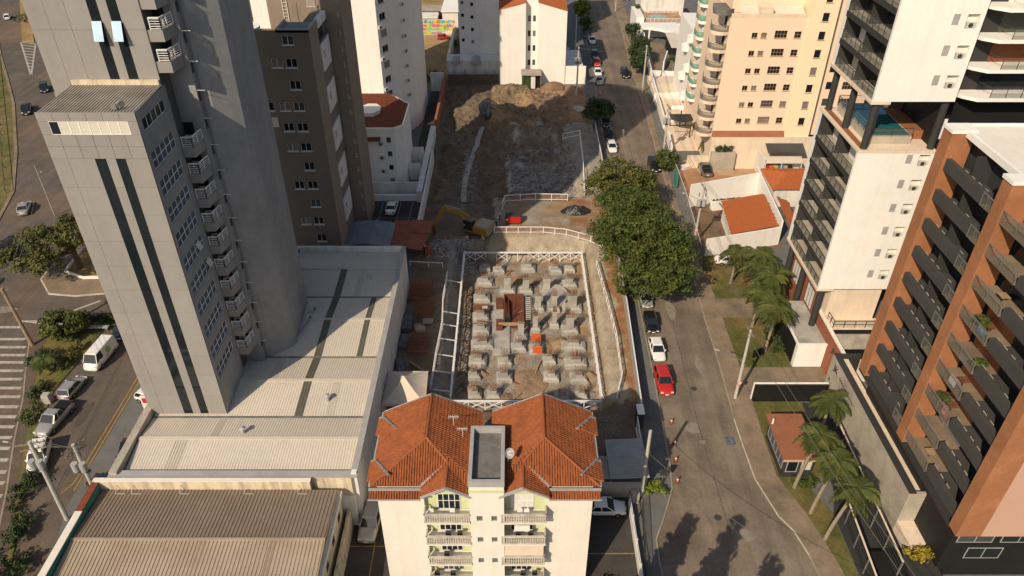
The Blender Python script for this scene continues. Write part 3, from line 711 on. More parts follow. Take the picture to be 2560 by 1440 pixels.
mb = MB(); mb.box(-13.3, -13.2, 36, 47, .009, .013); mb.box(-15.6, -11.1, 44.2, 44.3, .0095, .0135); struct('bay_line', mb, 'yellow_paint')
# ================================================================ BROWN APARTMENT TOWER
bt = thing('brown_tower', 'brown apartment tower in shade with white balcony panels on its side', 'tower', (-30, 98, 0))
rowsb = [4.3 + 2.86 * k for k in range(11)]
ops = []
for k, z in enumerate(rowsb):
    ops.append((16.55, 17.95, z, z + 1.15))
    if k % 2 == 1 or k == 6: ops.append((14.75, 16.1, z, z + 1.15))
    if k == 7: ops.append((12.6, 14.0, z, z + 1.15))
m = MB(); wall(m, (-45, 93), (1, 0), 20, 0, 34.7, ops, .14); m.quad((-25, 93, 0), (-25, 97.5, 0), (-25, 97.5, 34.7), (-25, 93, 34.7)); m.build('front_wall', 'brown_wall', bt)
for (a0, a1, b0, b1) in ops: win(bt, (-45, 93), (1, 0), a0, a1, b0, b1, .1, 1, 0, fw=.06, sill=1)
m = MB(); m.quad((-24.99, 93.03, 0), (-24.99, 97.47, 0), (-24.99, 97.47, 34.7), (-24.99, 93.03, 34.7)); m.build('corner_strip', 'brown_light', bt)
m = MB(); m.box(-45, -25.02, 93.4, 104, .0, 31.6); m.box(-29.1, -25.02, 93.4, 97.5, 31.6, 34.4); m.build('core', 'brown_wall', bt)
m = MB(); m.box(-29.1, -25, 93.0, 93.2, 34.4, 34.85); m.box(-29.1, -28.9, 93.2, 97.4, 34.4, 34.85); m.box(-25.2, -25, 93.2, 97.4, 34.4, 34.85); m.build('parapet', 'flashing', bt)
m = MB(); m.box(-28.9, -25.2, 93.2, 97.4, 34.402, 34.45); m.build('roof_slab', 'net', bt)
m = MB(); m.tube((-26.5, 95, 34.45), (-26.5, 95, 37.4), .04)
for k in range(4): m.bar((-27.2, 95, 36 + k * .3), (-25.8, 95, 36 + k * .3), .02)
m.build('antenna', 'metal', bt)
m = MB(); m.box(-45, -29.12, 93.4, 104, 31.61, 31.7); m.build('terrace_floor', 'pavement', bt)
railing(bt, [(-44, 93.1, 31.7), (-29.3, 93.1, 31.7)], 1.0, nbar=5); railing(bt, [(-40, 99, 31.7), (-34, 99, 31.7)], 1.1, nbar=5)
# curved white canopy on the terrace
m = MB(); pts = [(-38 + 7.0 * math.sin(t_ * math.pi / 10) * (1 if t_ < 11 else 1), 94.2 + 2.6 * (1 - math.cos(t_ * math.pi / 10)) / 1.0) for t_ in range(11)]
m.prism([(-40, 94.2)] + [(-34.2 + 2.2 * math.sin(rad(t_ * 18)), 96.3 - 2.1 * math.cos(rad(t_ * 18))) for t_ in range(11)] + [(-40, 98.4)], 33.9, 34.25); m.build('terrace_canopy', 'white_wall', bt)
m = MB(); m.tube((-34, 94.8, 31.7), (-34, 94.8, 33.9), .12); m.tube((-36.5, 97.5, 31.7), (-36.5, 97.5, 33.9), .12); m.build('canopy_post', 'white_wall', bt)
for x in (-38.6, -36.4):
    m = MB(); m.add([(x, 99, 31.7), (x, 101.5, 31.7), (x, 102.5, 36.5), (x, 101.5, 36.5), (x + .35, 99, 31.7), (x + .35, 101.5, 31.7), (x + .35, 102.5, 36.5), (x + .35, 101.5, 36.5)], [(0, 1, 2, 3), (7, 6, 5, 4), (0, 3, 7, 4), (1, 5, 6, 2), (3, 2, 6, 7)]); m.build('roof_fin', 'white_dirty', bt)
# rear block and pier
m = MB(); m.box(-33, -25.6, 104, 111, 0, 40); m.box(-25.6, -23.1, 104.0, 111, 0, 40); m.build('rear_block', 'brown_light', bt)
m = MB()
for s_ in (-30.9, -30.3): m.bar((s_, 103.9, 31.7), (s_, 103.9, 42), .07)
for k in range(22): m.bar((-30.9, 103.9, 32 + k * .45), (-30.3, 103.9, 32 + k * .45), .05)
m.build('ladder', 'white_metal', bt)
m = MB()
for k in range(10): m.bar((-27.6 + k * .12, 103.9, 34.6), (-27.6 + k * .12, 103.9, 36.4), .03)
m.bar((-27.65, 103.9, 36.4), (-26.4, 103.9, 36.4), .06); m.bar((-27.65, 103.9, 34.6), (-26.4, 103.9, 34.6), .06); m.build('roof_grille', 'white_metal', bt)
m = MB(); m.box(-27, -25.5, 97.52, 103.98, 0, 34.2); m.build('side_wall', 'brown_wall', bt)
for k in range(6):
    zz = 5.0 + 5.72 * k
    if k == 5: z1 = 34.6
    else: z1 = zz + 3.6
    m = MB(); m.box(-25.48, -24.85, 97.55, 102.2, zz, z1); b = m.build('balcony_panel', 'white_dirty', bt)
    win(bt, (-24.84, 97.8), (0, 1), .6, 1.25, zz + 1.6, zz + 2.6, -.03, 0, 0, fm='flashing', pm='flashing', fw=.08)
    win(bt, (-25.49, 97.6), (0, 1), .3, 4.4, zz + 3.62, zz + 5.6, -.02, 1, 0, fm='brown_wall', pm='glass') if k < 5 else None
for k in range(15):
    zz = 3.5 + 2.3 * k
    m = MB()
    for s_ in (0, .22): m.bar((-23.6 + s_, 104.0, zz), (-23.35 + s_, 103.1, zz + .25), .05)
    m.bar((-23.6, 103.95, zz - .3), (-23.6, 103.95, zz + .5), .05); m.build('bracket', 'white_metal', bt)
win(bt, (-45, 93), (1, 0), 12.0, 13.4, 27.4, 29.0, -.05, 0, 0, fm='net', pm='glass_teal')
win(bt, (-45, 93), (1, 0), 12.9, 14.2, 22.1, 23.4, -.05, 0, 0, fm='white_metal', pm='blind')

# ================================================================ WHITE TOWER BEHIND
wt = thing('white_tower', 'tall white tower with sunlit blank front and a column of small windows', 'tower', (-27, 142, 0))
pl = [(-46, 136), (-24.1, 136), (-22.5, 139.2), (-20.7, 142.3), (-19.3, 145), (-18.6, 148), (-18.5, 158), (-46, 158)]
m = MB()
for i in range(len(pl)):
    if i == 1:
        L_ = math.dist(pl[1], pl[2]); u = ((pl[2][0] - pl[1][0]) / L_, (pl[2][1] - pl[1][1]) / L_)
        ops = [(.9, 2.7, 6.2 + 2.88 * k, 7.4 + 2.88 * k) for k in range(17)]
        wall(m, pl[1], u, L_, 0, 60, ops, .12)
        for (a0, a1, b0, b1) in ops: win(wt, pl[1], u, a0, a1, b0, b1, .08, 1, 0, fm='flashing', fw=.06, sill=1)
    else:
        p, q = pl[i], pl[(i + 1) % len(pl)]
        m.quad((p[0], p[1], 0), (q[0], q[1], 0), (q[0], q[1], 60), (p[0], p[1], 60))
m.poly([(p[0], p[1], 60) for p in pl]); m.build('wall', 'white_wall', wt)
for k in range(14):
    zz = 7.3 + 2.88 * k
    ac_unit(wt, -20.3, 142.6, zz, rad(62)); ac_unit(wt, -23.7, 136.4, zz + .5, rad(62)) if k % 2 else None

# ================================================================ WHITE LOW FLATS WITH DARK RED TILES
lf = thing('low_flats', 'white low block of flats with dark red tiled roof and an octagonal roof opening', 'building', (-23, 124, 0))
ops = [(8.0, 8.8, 1.0 + 2.55 * k, 2.0 + 2.55 * k) for k in range(4)]
pl = [(-28.2, 117.6), (-19.9, 117.6), (-18.5, 119), (-18.5, 128.4), (-22.5, 133), (-28.2, 133)]
m = MB(); wall(m, pl[0], (1, 0), 8.3, 0, 11.0, [(6.9, 7.7, 1.0 + 2.55 * k, 2.0 + 2.55 * k) for k in range(4)], .12)
for i in range(1, 6):
    p, q = pl[i], pl[(i + 1) % 6]; m.quad((p[0], p[1], 0), (q[0], q[1], 0), (q[0], q[1], 11.0), (p[0], p[1], 11.0))
m.build('wall', 'white_wall', lf)
for k in range(4):
    win(lf, pl[0], (1, 0), 6.9, 7.7, 1.0 + 2.55 * k, 2.0 + 2.55 * k, .08, 0, 0, fm='flashing')
    ac_unit(lf, -22.3, 117.4, .6 + 2.55 * k)
tb = MB(); tl = MB()
tiles(tl, [(-28.2, 117.9, 10.7), (-20.0, 117.9, 10.7), (-18.7, 119.2, 10.75), (-18.7, 128.2, 11.3), (-22.6, 132.7, 11.6), (-28.2, 132.7, 11.6)], .3, .42, .08, tb)
tb.build('roof_deck', 'tile_old', lf); tl.build('roof_tiles', 'tile_old', lf, kind='stuff')
m = MB(); oc = [(-24.9 + 1.9 * math.cos(rad(22.5 + 45 * k)), 125.2 + 2.4 * math.sin(rad(22.5 + 45 * k))) for k in range(8)]
m.prism(oc, 11.0, 11.75); m.build('roof_lantern', 'white_dirty', lf)
m = MB()
for i in range(6):
    p, q = Vector((*pl[i], 11.1)), Vector((*pl[(i + 1) % 6], 11.1)); m.bar(p, q, .25, .5)
m.build('parapet', 'white_wall', lf)
m = MB(); tiles(m, [(-28.2, 116.9, 9.2), (-22.3, 116.9, 9.2), (-22.3, 117.6, 9.7), (-28.2, 117.6, 9.7)], .3, .42, .08, m); m.build('awning', 'tile_old', lf)
# walls and paved yard around it
t = thing('yard_enclosure', 'white walled yard with dark paving beside the low flats', 'wall', (-17, 130, 0))
MB().box(-16.2, -15.2, 112.5, 140, 0, 2.2).build('wall', 'white_dirty', t); MB().box(-18.4, -15.4, 164.6, 165.2, 0, 4.2).build('wall', 'white_dirty', t)
MB().box(-15.5, -15.0, 140.1, 166, 0, 3.2).build('wall', 'terracotta', t); MB().box(-26, -16.2, 115.6, 115.9, 0, 2.2).build('wall', 'white_dirty', t); MB().box(-26, -15.3, 113.0, 113.3, 0, 1.2).build('wall', 'white_wall', t)
MB().box(-18.3, -16.3, 121, 121.4, 0, 3).build('wall', 'white_dirty', t); MB().box(-18.3, -16.3, 127, 127.4, 0, 3.4).build('wall', 'white_dirty', t)
MB().box(-14.95, -14.6, 100, 128, 0, 2.4).build('wall', 'white_dirty', t)
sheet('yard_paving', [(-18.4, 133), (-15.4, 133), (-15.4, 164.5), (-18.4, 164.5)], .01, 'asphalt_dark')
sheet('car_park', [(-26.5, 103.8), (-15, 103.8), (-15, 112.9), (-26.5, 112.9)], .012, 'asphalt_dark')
mb = MB()
for x in (-24.6, -22.0, -19.0, -17.0): mb.box(x, x + .07, 104, 112.8, .013, .017)
mb.box(-26, -15.2, 107.2, 107.27, .0135, .0175); struct('parking_line', mb, 'white_paint')
# net canopy and red tarpaulin roof next to the podium
nc = thing('net_canopy', 'blue grey shade net stretched on arched frames behind the podium', 'canopy', (-21.5, 97.5, 0))
m = MB(); NXX = 10
for i in range(NXX):
    for j in range(5):
        def pt(i_, j_): x = -25.4 + 7.2 * i_ / NXX; y = 94 + 7 * j_ / 5; return (x, y, 2.7 + .5 * math.sin(math.pi * i_ / NXX) - .2 * math.sin(math.pi * j_ / 5))
        m.quad(pt(i, j), pt(i + 1, j), pt(i + 1, j + 1), pt(i, j + 1))
m.build('net', 'net', nc)
for i in (2, 6, 9):
    x = -25.4 + 7.2 * i / NXX; m = MB(); m.tube((x, 93.9, 2.8 + .5 * math.sin(math.pi * i / 10)), (x, 101.1, 2.8 + .5 * math.sin(math.pi * i / 10)), .05); m.tube((x, 94, 0), (x, 94, 2.9), .05); m.build('frame', 'metal', nc)
rc = thing('red_shelter', 'faded red sheet roofed shelter beside the excavator', 'shelter', (-15.5, 97, 0))
for (a_, b_, c_, d_) in (((-18.3, 94.6, 2.3), (-15.8, 94.3, 2.35), (-15.6, 101.9, 2.7), (-18.5, 102, 2.6)), ((-15.8, 94.3, 2.32), (-13.5, 93.9, 2.1), (-12.6, 98.5, 2.2), (-15.65, 98.6, 2.6)), ((-15.7, 98.3, 2.66), (-12.7, 98.4, 2.3), (-12.2, 102, 2.5), (-15.6, 102, 2.76))):
    m = MB(); m.quad(a_, b_, c_, d_); m.quad(*[(p[0], p[1], p[2] - .04) for p in (d_, c_, b_, a_)]); m.build('roof_sheet', 'red_canopy', rc)
for (x, y) in ((-18.2, 94.8), (-13.5, 94.2), (-12.5, 101.6), (-18.2, 101.7)): MB().bar((x, y, -.6), (x, y, 2.2), .1).build('post', 'rust_steel', rc)
MB().box(-13.2, -12.2, 95.5, 96.6, .2, 1.4).build('side_panel', 'red_canopy', rc)

# ================================================================ FAR BUILDINGS
fg = thing('gable_flats', 'white block of flats with twin tiled slopes and a recessed stair bay', 'building', (4.6, 174, 0))
ops = [(.5, 1.15, 3.9 + 3.3 * k, 5.2 + 3.3 * k) for k in range(4)] + [(1.6, 2.25, 3.9 + 3.3 * k, 5.2 + 3.3 * k) for k in range(4)]
m = MB()
m.poly([(-2.85, 169, -.2), (3.1, 169, -.2), (3.1, 169, 18.3), (-2.85, 169, 16.8)]); m.poly([(5.85, 169, -.2), (12.2, 169, -.2), (12.2, 169, 16.6), (5.85, 169, 18.3)])
m.quad((12.2, 169, 0), (12.2, 184, 0), (12.2, 184, 16.6), (12.2, 169, 16.6)); m.quad((-2.85, 184, 0), (-2.85, 169, 0), (-2.85, 169, 16.8), (-2.85, 184, 16.8))
m.quad((3.1, 169, -.2), (3.1, 170.8, -.2), (3.1, 170.8, 18.6), (3.1, 169, 18.3)); m.quad((5.85, 170.8, -.2), (5.85, 169, -.2), (5.85, 169, 18.3), (5.85, 170.8, 18.6))
wall(m, (3.1, 170.8), (1, 0), 2.75, -.2, 21, ops, .15); m.box(3.1, 5.85, 170.97, 175, 0, 21); m.build('wall', 'white_wall', fg)
for (a0, a1, b0, b1) in ops: win(fg, (3.1, 170.8), (1, 0), a0, a1, b0, b1, .08, 0, 4, fm='concrete_dark', pm='glass', fw=.07, name='louvre')
for pts_ in ([(-2.9, 184, 16.75), (-2.9, 168.9, 16.75), (3.05, 168.9, 18.35), (3.05, 184, 18.35)], [(12.25, 168.9, 16.55), (12.25, 184, 16.55), (5.9, 184, 18.35), (5.9, 168.9, 18.35)]):
    tb = MB(); tl = MB(); tiles(tl, pts_, .3, .45, .08, tb); tb.build('roof_deck', 'tile_far', fg); tl.build('roof_tiles', 'tile_far', fg, kind='stuff')
m = MB(); m.box(12.3, 17.0, 169.2, 169.5, 0, 4.2); m.build('side_wall', 'white_wall', fg)
m = MB(); m.box(12.3, 16.8, 171.5, 186, 0, 2.6); m.build('annex', 'white_dirty', fg)
gt = thing('grey_white_tower', 'pale tower in shade behind the gabled flats with two columns of small windows', 'tower', (-7.5, 184, 0))
ops = [(.5, 1.3, 7.0 + 2.85 * k, 7.9 + 2.85 * k) for k in range(12)] + [(2.7, 3.5, 6.6 + 2.85 * k, 7.5 + 2.85 * k) for k in range(12)]
m = MB(); wall(m, (-12.4, 178), (1, 0), 4, 0, 45, ops, .12); m.quad((-8.4, 178, 0), (-8.4, 176.6, 0), (-8.4, 176.6, 45), (-8.4, 178, 45)); m.quad((-8.4, 176.6, 0), (-2.9, 176.6, 0), (-2.9, 176.6, 45), (-8.4, 176.6, 45)); m.quad((-12.4, 192, 0), (-12.4, 178, 0), (-12.4, 178, 45), (-12.4, 192, 45)); m.quad((-2.9, 176.6, 0), (-2.9, 192, 0), (-2.9, 192, 45), (-2.9, 176.6, 45)); m.quad((-12.4, 178, 45), (-2.9, 176.6, 45), (-2.9, 192, 45), (-12.4, 192, 45))
m.build('wall', 'white_wall', gt)
for (a0, a1, b0, b1) in ops: win(gt, (-12.4, 178), (1, 0), a0, a1, b0, b1, .08, 0, 0, fm='white_metal', fw=.08)
m = MB(); m.box(-14.9, -2.95, 172, 176.4, 0, 4.6); m.build('annex', 'white_dirty', gt)
def barrel(parent, x0, x1, y0, y1, z, m_):
    b = MB(); n = 8
    for i in range(n):
        t0, t1 = math.pi * i / n, math.pi * (i + 1) / n; cx, r = (x0 + x1) / 2, (x1 - x0) / 2
        p = lambda t, y: (cx - r * math.cos(t), y, z + r * .75 * math.sin(t)); b.quad(p(t0, y0), p(t1, y0), p(t1, y1), p(t0, y1))
    b.poly([(( x0 + x1) / 2 - (x1 - x0) / 2 * math.cos(math.pi * i / n), y0, z + (x1 - x0) / 2 * .75 * math.sin(math.pi * i / n)) for i in range(n + 1)][::-1])
    return b.build('barrel_roof', m_, parent)
barrel(gt, -14.2, -11.9, 171, 174.5, 4.1, 'flashing'); barrel(gt, -9.6, -7.1, 171, 174.5, 4.1, 'flashing'); barrel(gt, -9.4, -7.3, 168.9, 169.6, 2.2, 'flashing')
m = MB()
for x in (-13.5, -11, -6.2, -4.3): m.box(x, x + .12, 169, 171.9, 1.0, 2.6)
m.build('yard_fins', 'flashing', gt)
o = MB().box(-14.9, -3.0, 168.7, 168.95, -1, 2.4).build('retaining_wall', 'rock_dark'); tag(o, 'dark brown retaining wall below the pale tower annex', 'wall')
# graffiti wall, sheds and field edge
gw = thing('graffiti_wall', 'low wall covered in colourful graffiti beyond the dry field', 'wall', (-21, 207, 0))
MB().box(-34, -15.9, 207.2, 207.5, 0, 4.0).build('wall', 'white_dirty', gw)
x = -33.5; ks = 'abcdefg'
for r_ in range(4):
    x = -33.5 + r_ * .4
    while x < -16.4:
        w_ = RD.uniform(.5, 1.7); hh = RD.uniform(.75, 1.1); z0 = .1 + r_ * .96
        n = 12; m = MB()
        m.add([(x + w_ / 2 + (w_ / 2) * math.copysign(abs(math.cos(a_)) ** .5, math.cos(a_)) * RD.uniform(.85, 1), 207.15 - .004 * r_ - .0006 * (int(x * 10) % 6), z0 + hh / 2 + hh / 2 * math.copysign(abs(math.sin(a_)) ** .5, math.sin(a_)) * RD.uniform(.85, 1)) for a_ in [2 * math.pi * k / n for k in range(n)]], [tuple(range(n))])
        m.build('graffiti_patch', 'paint_' + RD.choice(ks), gw); x += w_ * .8
t = thing('corner_sheds', 'pale low sheds with dark open bays above the graffiti wall', 'building', (-24, 214, 0))
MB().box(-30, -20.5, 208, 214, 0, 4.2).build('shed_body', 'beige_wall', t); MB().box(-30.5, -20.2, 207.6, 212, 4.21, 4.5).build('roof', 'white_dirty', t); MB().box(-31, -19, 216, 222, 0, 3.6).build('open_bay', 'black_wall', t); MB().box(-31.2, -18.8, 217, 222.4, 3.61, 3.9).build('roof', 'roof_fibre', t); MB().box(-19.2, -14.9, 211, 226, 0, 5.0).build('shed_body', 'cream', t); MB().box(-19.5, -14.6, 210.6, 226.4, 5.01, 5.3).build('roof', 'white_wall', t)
o = MB().box(-15.9, -15.2, 178, 207, 0, 2.6).build('field_wall', 'beige_wall'); tag(o, 'beige wall along the dry field beside the red hatchback', 'wall')
# ================================================================ CENTRAL FLATS WITH TILED ROOFS
cf = thing('tiled_flats', 'cream four storey flats with paired orange tiled roofs and balconies beside a stair tower', 'building', (-2.3, 44.5, 0))
mir = lambda x: -4.4 - x
ZF = [10.5, 7.65, 4.8, 1.95, -.9]
for s in (0, 1):
    mx = (lambda x: x) if s == 0 else mir
    def bx(mb, x0, x1, y0, y1, z0, z1):
        a_, b_ = sorted((mx(x0), mx(x1))); mb.box(a_, b_, y0, y1, z0, z1)
    m = MB(); bx(m, -11.05, -7.25, 40, 48.2, 0, 13.35); m.build('wall', 'cream', cf)
    m = MB(); bx(m, -7.25, -3.4, 40.45, 48.2, 0, 13.5); bx(m, -7.22, -3.43, 40.05, 40.45, 13.4, 13.5); m.build('balcony_wall', 'green_wall', cf)
    m = MB(); p = [(mx(-7.25), 39.95, 12.95), (mx(-3.4), 39.95, 12.95), (mx(-3.4), 39.95, 13.6), (mx(-5.3), 39.95, 14.6), (mx(-7.25), 39.95, 13.6)]
    m.poly(p if s == 0 else p[::-1]); m.build('gable_wall', 'green_wall', cf)
    # balconies
    for k, zf in enumerate(ZF[:4]):
        b = MB(); bx(b, -7.25, -3.45, 39.0, 40.4, zf - .22, zf); bo = b.build('balcony', 'cream', cf)
        b = MB(); bx(b, -7.25, -3.45, 38.97, 39.1, zf, zf + .12); bx(b, -7.25, -3.45, 38.95, 39.12, zf + .92, zf + 1.02)
        x = -7.2
        while x < -3.5: bx(b, x, x + .09, 39.0, 39.08, zf + .12, zf + .92); x += .2
        bx(b, -7.25, -7.15, 38.97, 40, zf + .92, zf + 1.02)
        y = 39.15
        while y < 39.95: bx(b, -7.23, -7.15, y, y + .08, zf, zf + .92); y += .2
        r = b.build('balustrade', 'kerb_paint'); r.parent = bo
        w0, w1 = sorted((mx(-6.2), mx(-4.3)))
        win(cf, (w0, 40.45), (1, 0), 0, w1 - w0, zf + .05, zf + 2.15, -.06, 3, 1 if k == 0 else 0, fm='white_metal', pm='curtain' if (s == 1 and k == 0) else 'glass', name='balcony_door')
        for q in range(2 if k != 2 else 1):
            xx = mx(RD.uniform(-6.8, -4.2)); ch = MB(); yy = 39.6
            ch.box(xx - .22, xx + .22, yy - .22, yy + .22, zf + .4, zf + .45); ch.box(xx - .22, xx + .22, yy + .18, yy + .22, zf + .45, zf + .8)
            for ddx in (-.22, .18):
                for ddy in (-.22, .18): ch.box(xx + ddx, xx + ddx + .04, yy + ddy, yy + ddy + .04, zf, zf + .4)
            cho = ch.build('balcony_chair', 'dark_metal' if k != 0 else 'white_metal'); tag(cho, ('dark' if k != 0 else 'white') + ' chair on a balcony of the cream tiled flats', 'chair', 'balcony chairs of the cream flats')
    if s == 1:
        m = MB(); m.box(mx(-3.6), mx(-7.1), 39.2, 39.25, ZF[2] + 1.03, ZF[2] + 2.2); m.build('awning_blind', 'beige_wall', cf) if False else None
        m = MB(); a_, b_ = sorted((mx(-7.1), mx(-3.6))); m.box(a_, b_, 39.15, 39.2, ZF[2] + 1.05, ZF[2] + 2.5); m.build('roll_blind', 'beige_wall', cf)
        a_, b_ = sorted((mx(-5.9), mx(-4.6))); m = MB(); m.box(a_, b_, 39.6, 39.64, ZF[1] + .95, ZF[1] + 1.7); m.build('hanging_rug', 'sign_white', cf)
    # roof planes: side, inner side, front hip, little gable over the balconies
    E_ = 13.8; YE = 40.05; YK = 48.45; tl = MB(); tb = MB()
    rf = (mx(-7.1), 43.3, 16.0); rb = (mx(-7.1), YK, 16.0)
    P = [[(mx(-11.5), YE, E_), (mx(-11.5), YK, E_), rb, rf], [(mx(-2.65), YK, E_), (mx(-2.65), YE, E_), rf, rb], [(mx(-11.5), YE, E_), (mx(-2.65), YE, E_), rf],
         [(mx(-11.6), 39.3, 13.1), (mx(-7.5), 39.3, 13.1), (mx(-7.5), 39.85, 13.4), (mx(-11.6), 39.85, 13.4)]]
    G_ = [[(mx(-7.35), 41.2, 13.6), (mx(-7.35), 39.15, 13.6), (mx(-5.3), 39.15, 14.7), (mx(-5.3), 42.0, 14.7)], [(mx(-3.35), 39.15, 13.6), (mx(-3.35), 41.2, 13.6), (mx(-5.3), 42.0, 14.7), (mx(-5.3), 39.15, 14.7)]]
    for q in P + G_: tiles(tl, q, .21, .34, .085, tb)
    tb.build('roof_deck', 'tile', cf); tl.build('roof_tiles', 'tile', cf, kind='stuff')
    m = MB()
    for (p_, q_) in ((rf, rb), (rf, (mx(-11.5), YE, E_)), (rf, (mx(-5.25), 41.6, 14.85)), ((mx(-5.3), 39.15, 14.7), (mx(-5.3), 41.9, 14.7))):
        m.tube(Vector(p_) + Vector((0, 0, .05)), Vector(q_) + Vector((0, 0, .05)), .12, n=8)
    m.build('ridge_tiles', 'ridge_tile', cf)
    m = MB()
    for (p_, q_) in (((mx(-7.35), 39.1, 13.62), (mx(-5.3), 39.1, 14.72)), ((mx(-5.3), 39.1, 14.72), (mx(-3.35), 39.1, 13.62)), (rb, (mx(-11.5), YK, E_)), (rb, (mx(-2.65), YK, E_))):
        m.bar(Vector(p_), Vector(q_), .26, .14)
    bx(m, -11.65, -7.4, 39.87, 40.03, 13.4, 13.62); m.bar((mx(-11.6), YE, E_ - .02), (mx(-11.6), YK, E_ - .02), .16, .14)
    m.bar((mx(-11.65), 39.26, 13.08), (mx(-7.4), 39.26, 13.08), .1, .12)
    m.bar((mx(-7.45), 40.0, 13.85), (mx(-5.7), 41.5, 14.75), .22, .1)
    m.build('gutter', 'flashing', cf)
    # outer slope pieces set a step lower, with ragged mortar flashing
    tl = MB(); tb = MB()
    for (y0, y1) in ((40.5, 42.6), (45.6, 47.6)):
        q = [(mx(-11.85), y0, 13.75), (mx(-11.85), y1, 13.75), (mx(-11.4), y1, 13.98), (mx(-10.0), y0, 14.68)]
        tiles(tl, q, .21, .34, .085, tb)
    tb.build('roof_deck', 'tile', cf); tl.build('roof_tiles', 'tile', cf, kind='stuff')
    m = MB(); rq = random.Random(5 + s)
    for (p_, q_) in (((-10.0, 40.45, 14.74), (-11.45, 42.65, 14.02)), ((-11.85, 42.65, 13.85), (-11.35, 42.65, 14.05)), ((-10.0, 45.55, 14.74), (-11.45, 47.65, 14.02)), ((-11.85, 47.65, 13.85), (-11.35, 47.65, 14.05))):
        a_, b_ = Vector((mx(p_[0]), p_[1], p_[2])), Vector((mx(q_[0]), q_[1], q_[2])); n_ = max(2, int((b_ - a_).length / .3))
        for i in range(n_): m.bar(a_.lerp(b_, i / n_), a_.lerp(b_, (i + 1) / n_), rq.uniform(.1, .26), rq.uniform(.08, .12))
    m.build('flashing', 'mortar', cf)
# stair tower
ops = []
for z in (10.55, 7.75, 4.85, 1.95):
    for a_ in (.55, 1.75): ops.append((a_, a_ + .5, z, z + .72))
m = MB(); wall(m, (-3.45, 39.1), (1, 0), 2.8, 0, 14.9, ops, .15)
m.quad((-3.45, 45.1, 0), (-3.45, 39.1, 0), (-3.45, 39.1, 14.9), (-3.45, 45.1, 14.9)); m.quad((-.65, 39.1, 0), (-.65, 45.1, 0), (-.65, 45.1, 14.9), (-.65, 39.1, 14.9)); m.quad((-.65, 45.1, 0), (-3.45, 45.1, 0), (-3.45, 45.1, 14.9), (-.65, 45.1, 14.9))
m.build('stair_tower', 'cream', cf)
for (a0, a1, b0, b1) in ops: win(cf, (-3.45, 39.1), (1, 0), a0, a1, b0, b1, .08, 0, 3, fm='flashing', pm='glass', fw=.05, name='stair_window')
m = MB(); m.box(-3.5, -.6, 39.05, 39.35, 14.9, 15.5); m.box(-3.5, -.6, 44.85, 45.15, 14.9, 15.5); m.box(-3.5, -3.2, 39.35, 44.85, 14.9, 15.5); m.box(-.9, -.6, 39.35, 44.85, 14.9, 15.5); m.build('stair_parapet', 'flashing', cf)
m = MB(); m.box(-3.48, -.62, 39.04, 39.12, 14.2, 14.5); m.build('green_band', 'green_wall', cf)
m = MB(); m.box(-3.2, -.9, 39.35, 44.85, 14.7, 14.9); m.build('stair_roof', 'concrete_dark', cf)
# rooftop dish and aerials
t = thing('satellite_dish', 'white satellite dish on the corner of the stair tower roof', 'satellite dish', (-.45, 41.6, 15))
m = MB(); dc = Vector((-.25, 41.5, 16.1)); ax = Vector((.5, -.6, .6)).normalized(); a_ = ax.orthogonal().normalized(); b_ = ax.cross(a_)
for i in range(14):
    t0, t1 = 2 * math.pi * i / 14, 2 * math.pi * (i + 1) / 14
    p = lambda t_, r_, h_: dc + (a_ * math.cos(t_) + b_ * math.sin(t_)) * r_ + ax * h_
    m.add([p(t0, .2, 0), p(t1, .2, 0), p(t1, .45, .12), p(t0, .45, .12), dc - ax * .03], [(0, 1, 2, 3), (4, 1, 0), (3, 2, 1, 0)])
m.build('reflector', 'sign_white', t); MB().tube((-.45, 41.7, 13.2), dc, .04).build('mast', 'metal', t); MB().tube(dc, dc + ax * .5, .025).build('feed_arm', 'metal', t)
for i, (x, y, z, lb) in enumerate(((-5.0, 45.6, 15.0, 'thin white roof aerial with many short rods on the left tiled roof'), (-4.2, 44.6, 14.6, 'small white roof aerial near the stair tower parapet'))):
    t = thing('roof_aerial', lb, 'aerial', (x, y, z - .2)); MB().tube((x, y, z - .2), (x, y, z + 1.15), .02).build('mast', 'white_metal', t)
    m = MB(); m.bar((x - .45, y, z + 1.1), (x + .45, y, z + 1.1), .025)
    for k in range(6): m.bar((x - .42 + k * .16, y - .22, z + 1.1), (x - .42 + k * .16, y + .22, z + 1.1), .02)
    m.build('rods', 'white_metal', t)

# yard right of the flats
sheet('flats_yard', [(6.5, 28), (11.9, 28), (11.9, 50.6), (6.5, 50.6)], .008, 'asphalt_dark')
mb = MB()
for y in (38.2, 43.4): mb.box(6.6, 11.7, y, y + .1, .009, .013)
struct('yard_bay_line', mb, 'yellow_paint')
t = thing('yard_fence', 'white panel fence with dark bars between the flats yard and the street', 'fence', (11.8, 44, 0))
for k in range(6):
    y0 = 33 + k * 2.7; MB().box(11.75, 11.9, y0, y0 + 2.55, 0, 1.1).build('panel', 'white_dirty', t)
    MB().bar((11.82, y0 - .07, 0), (11.82, y0 - .07, 1.9), .14).build('post', 'white_dirty', t)
    m = MB(); m.bar((11.82, y0, 1.75), (11.82, y0 + 2.5, 1.75), .06); m.bar((11.82, y0, 1.2), (11.82, y0 + 2.5, 1.2), .05); m.build('rail', 'white_metal', t)
t = thing('pavement_guard', 'dark barred guard fence on the pavement beside the flats yard', 'fence', (12.9, 45, 0))
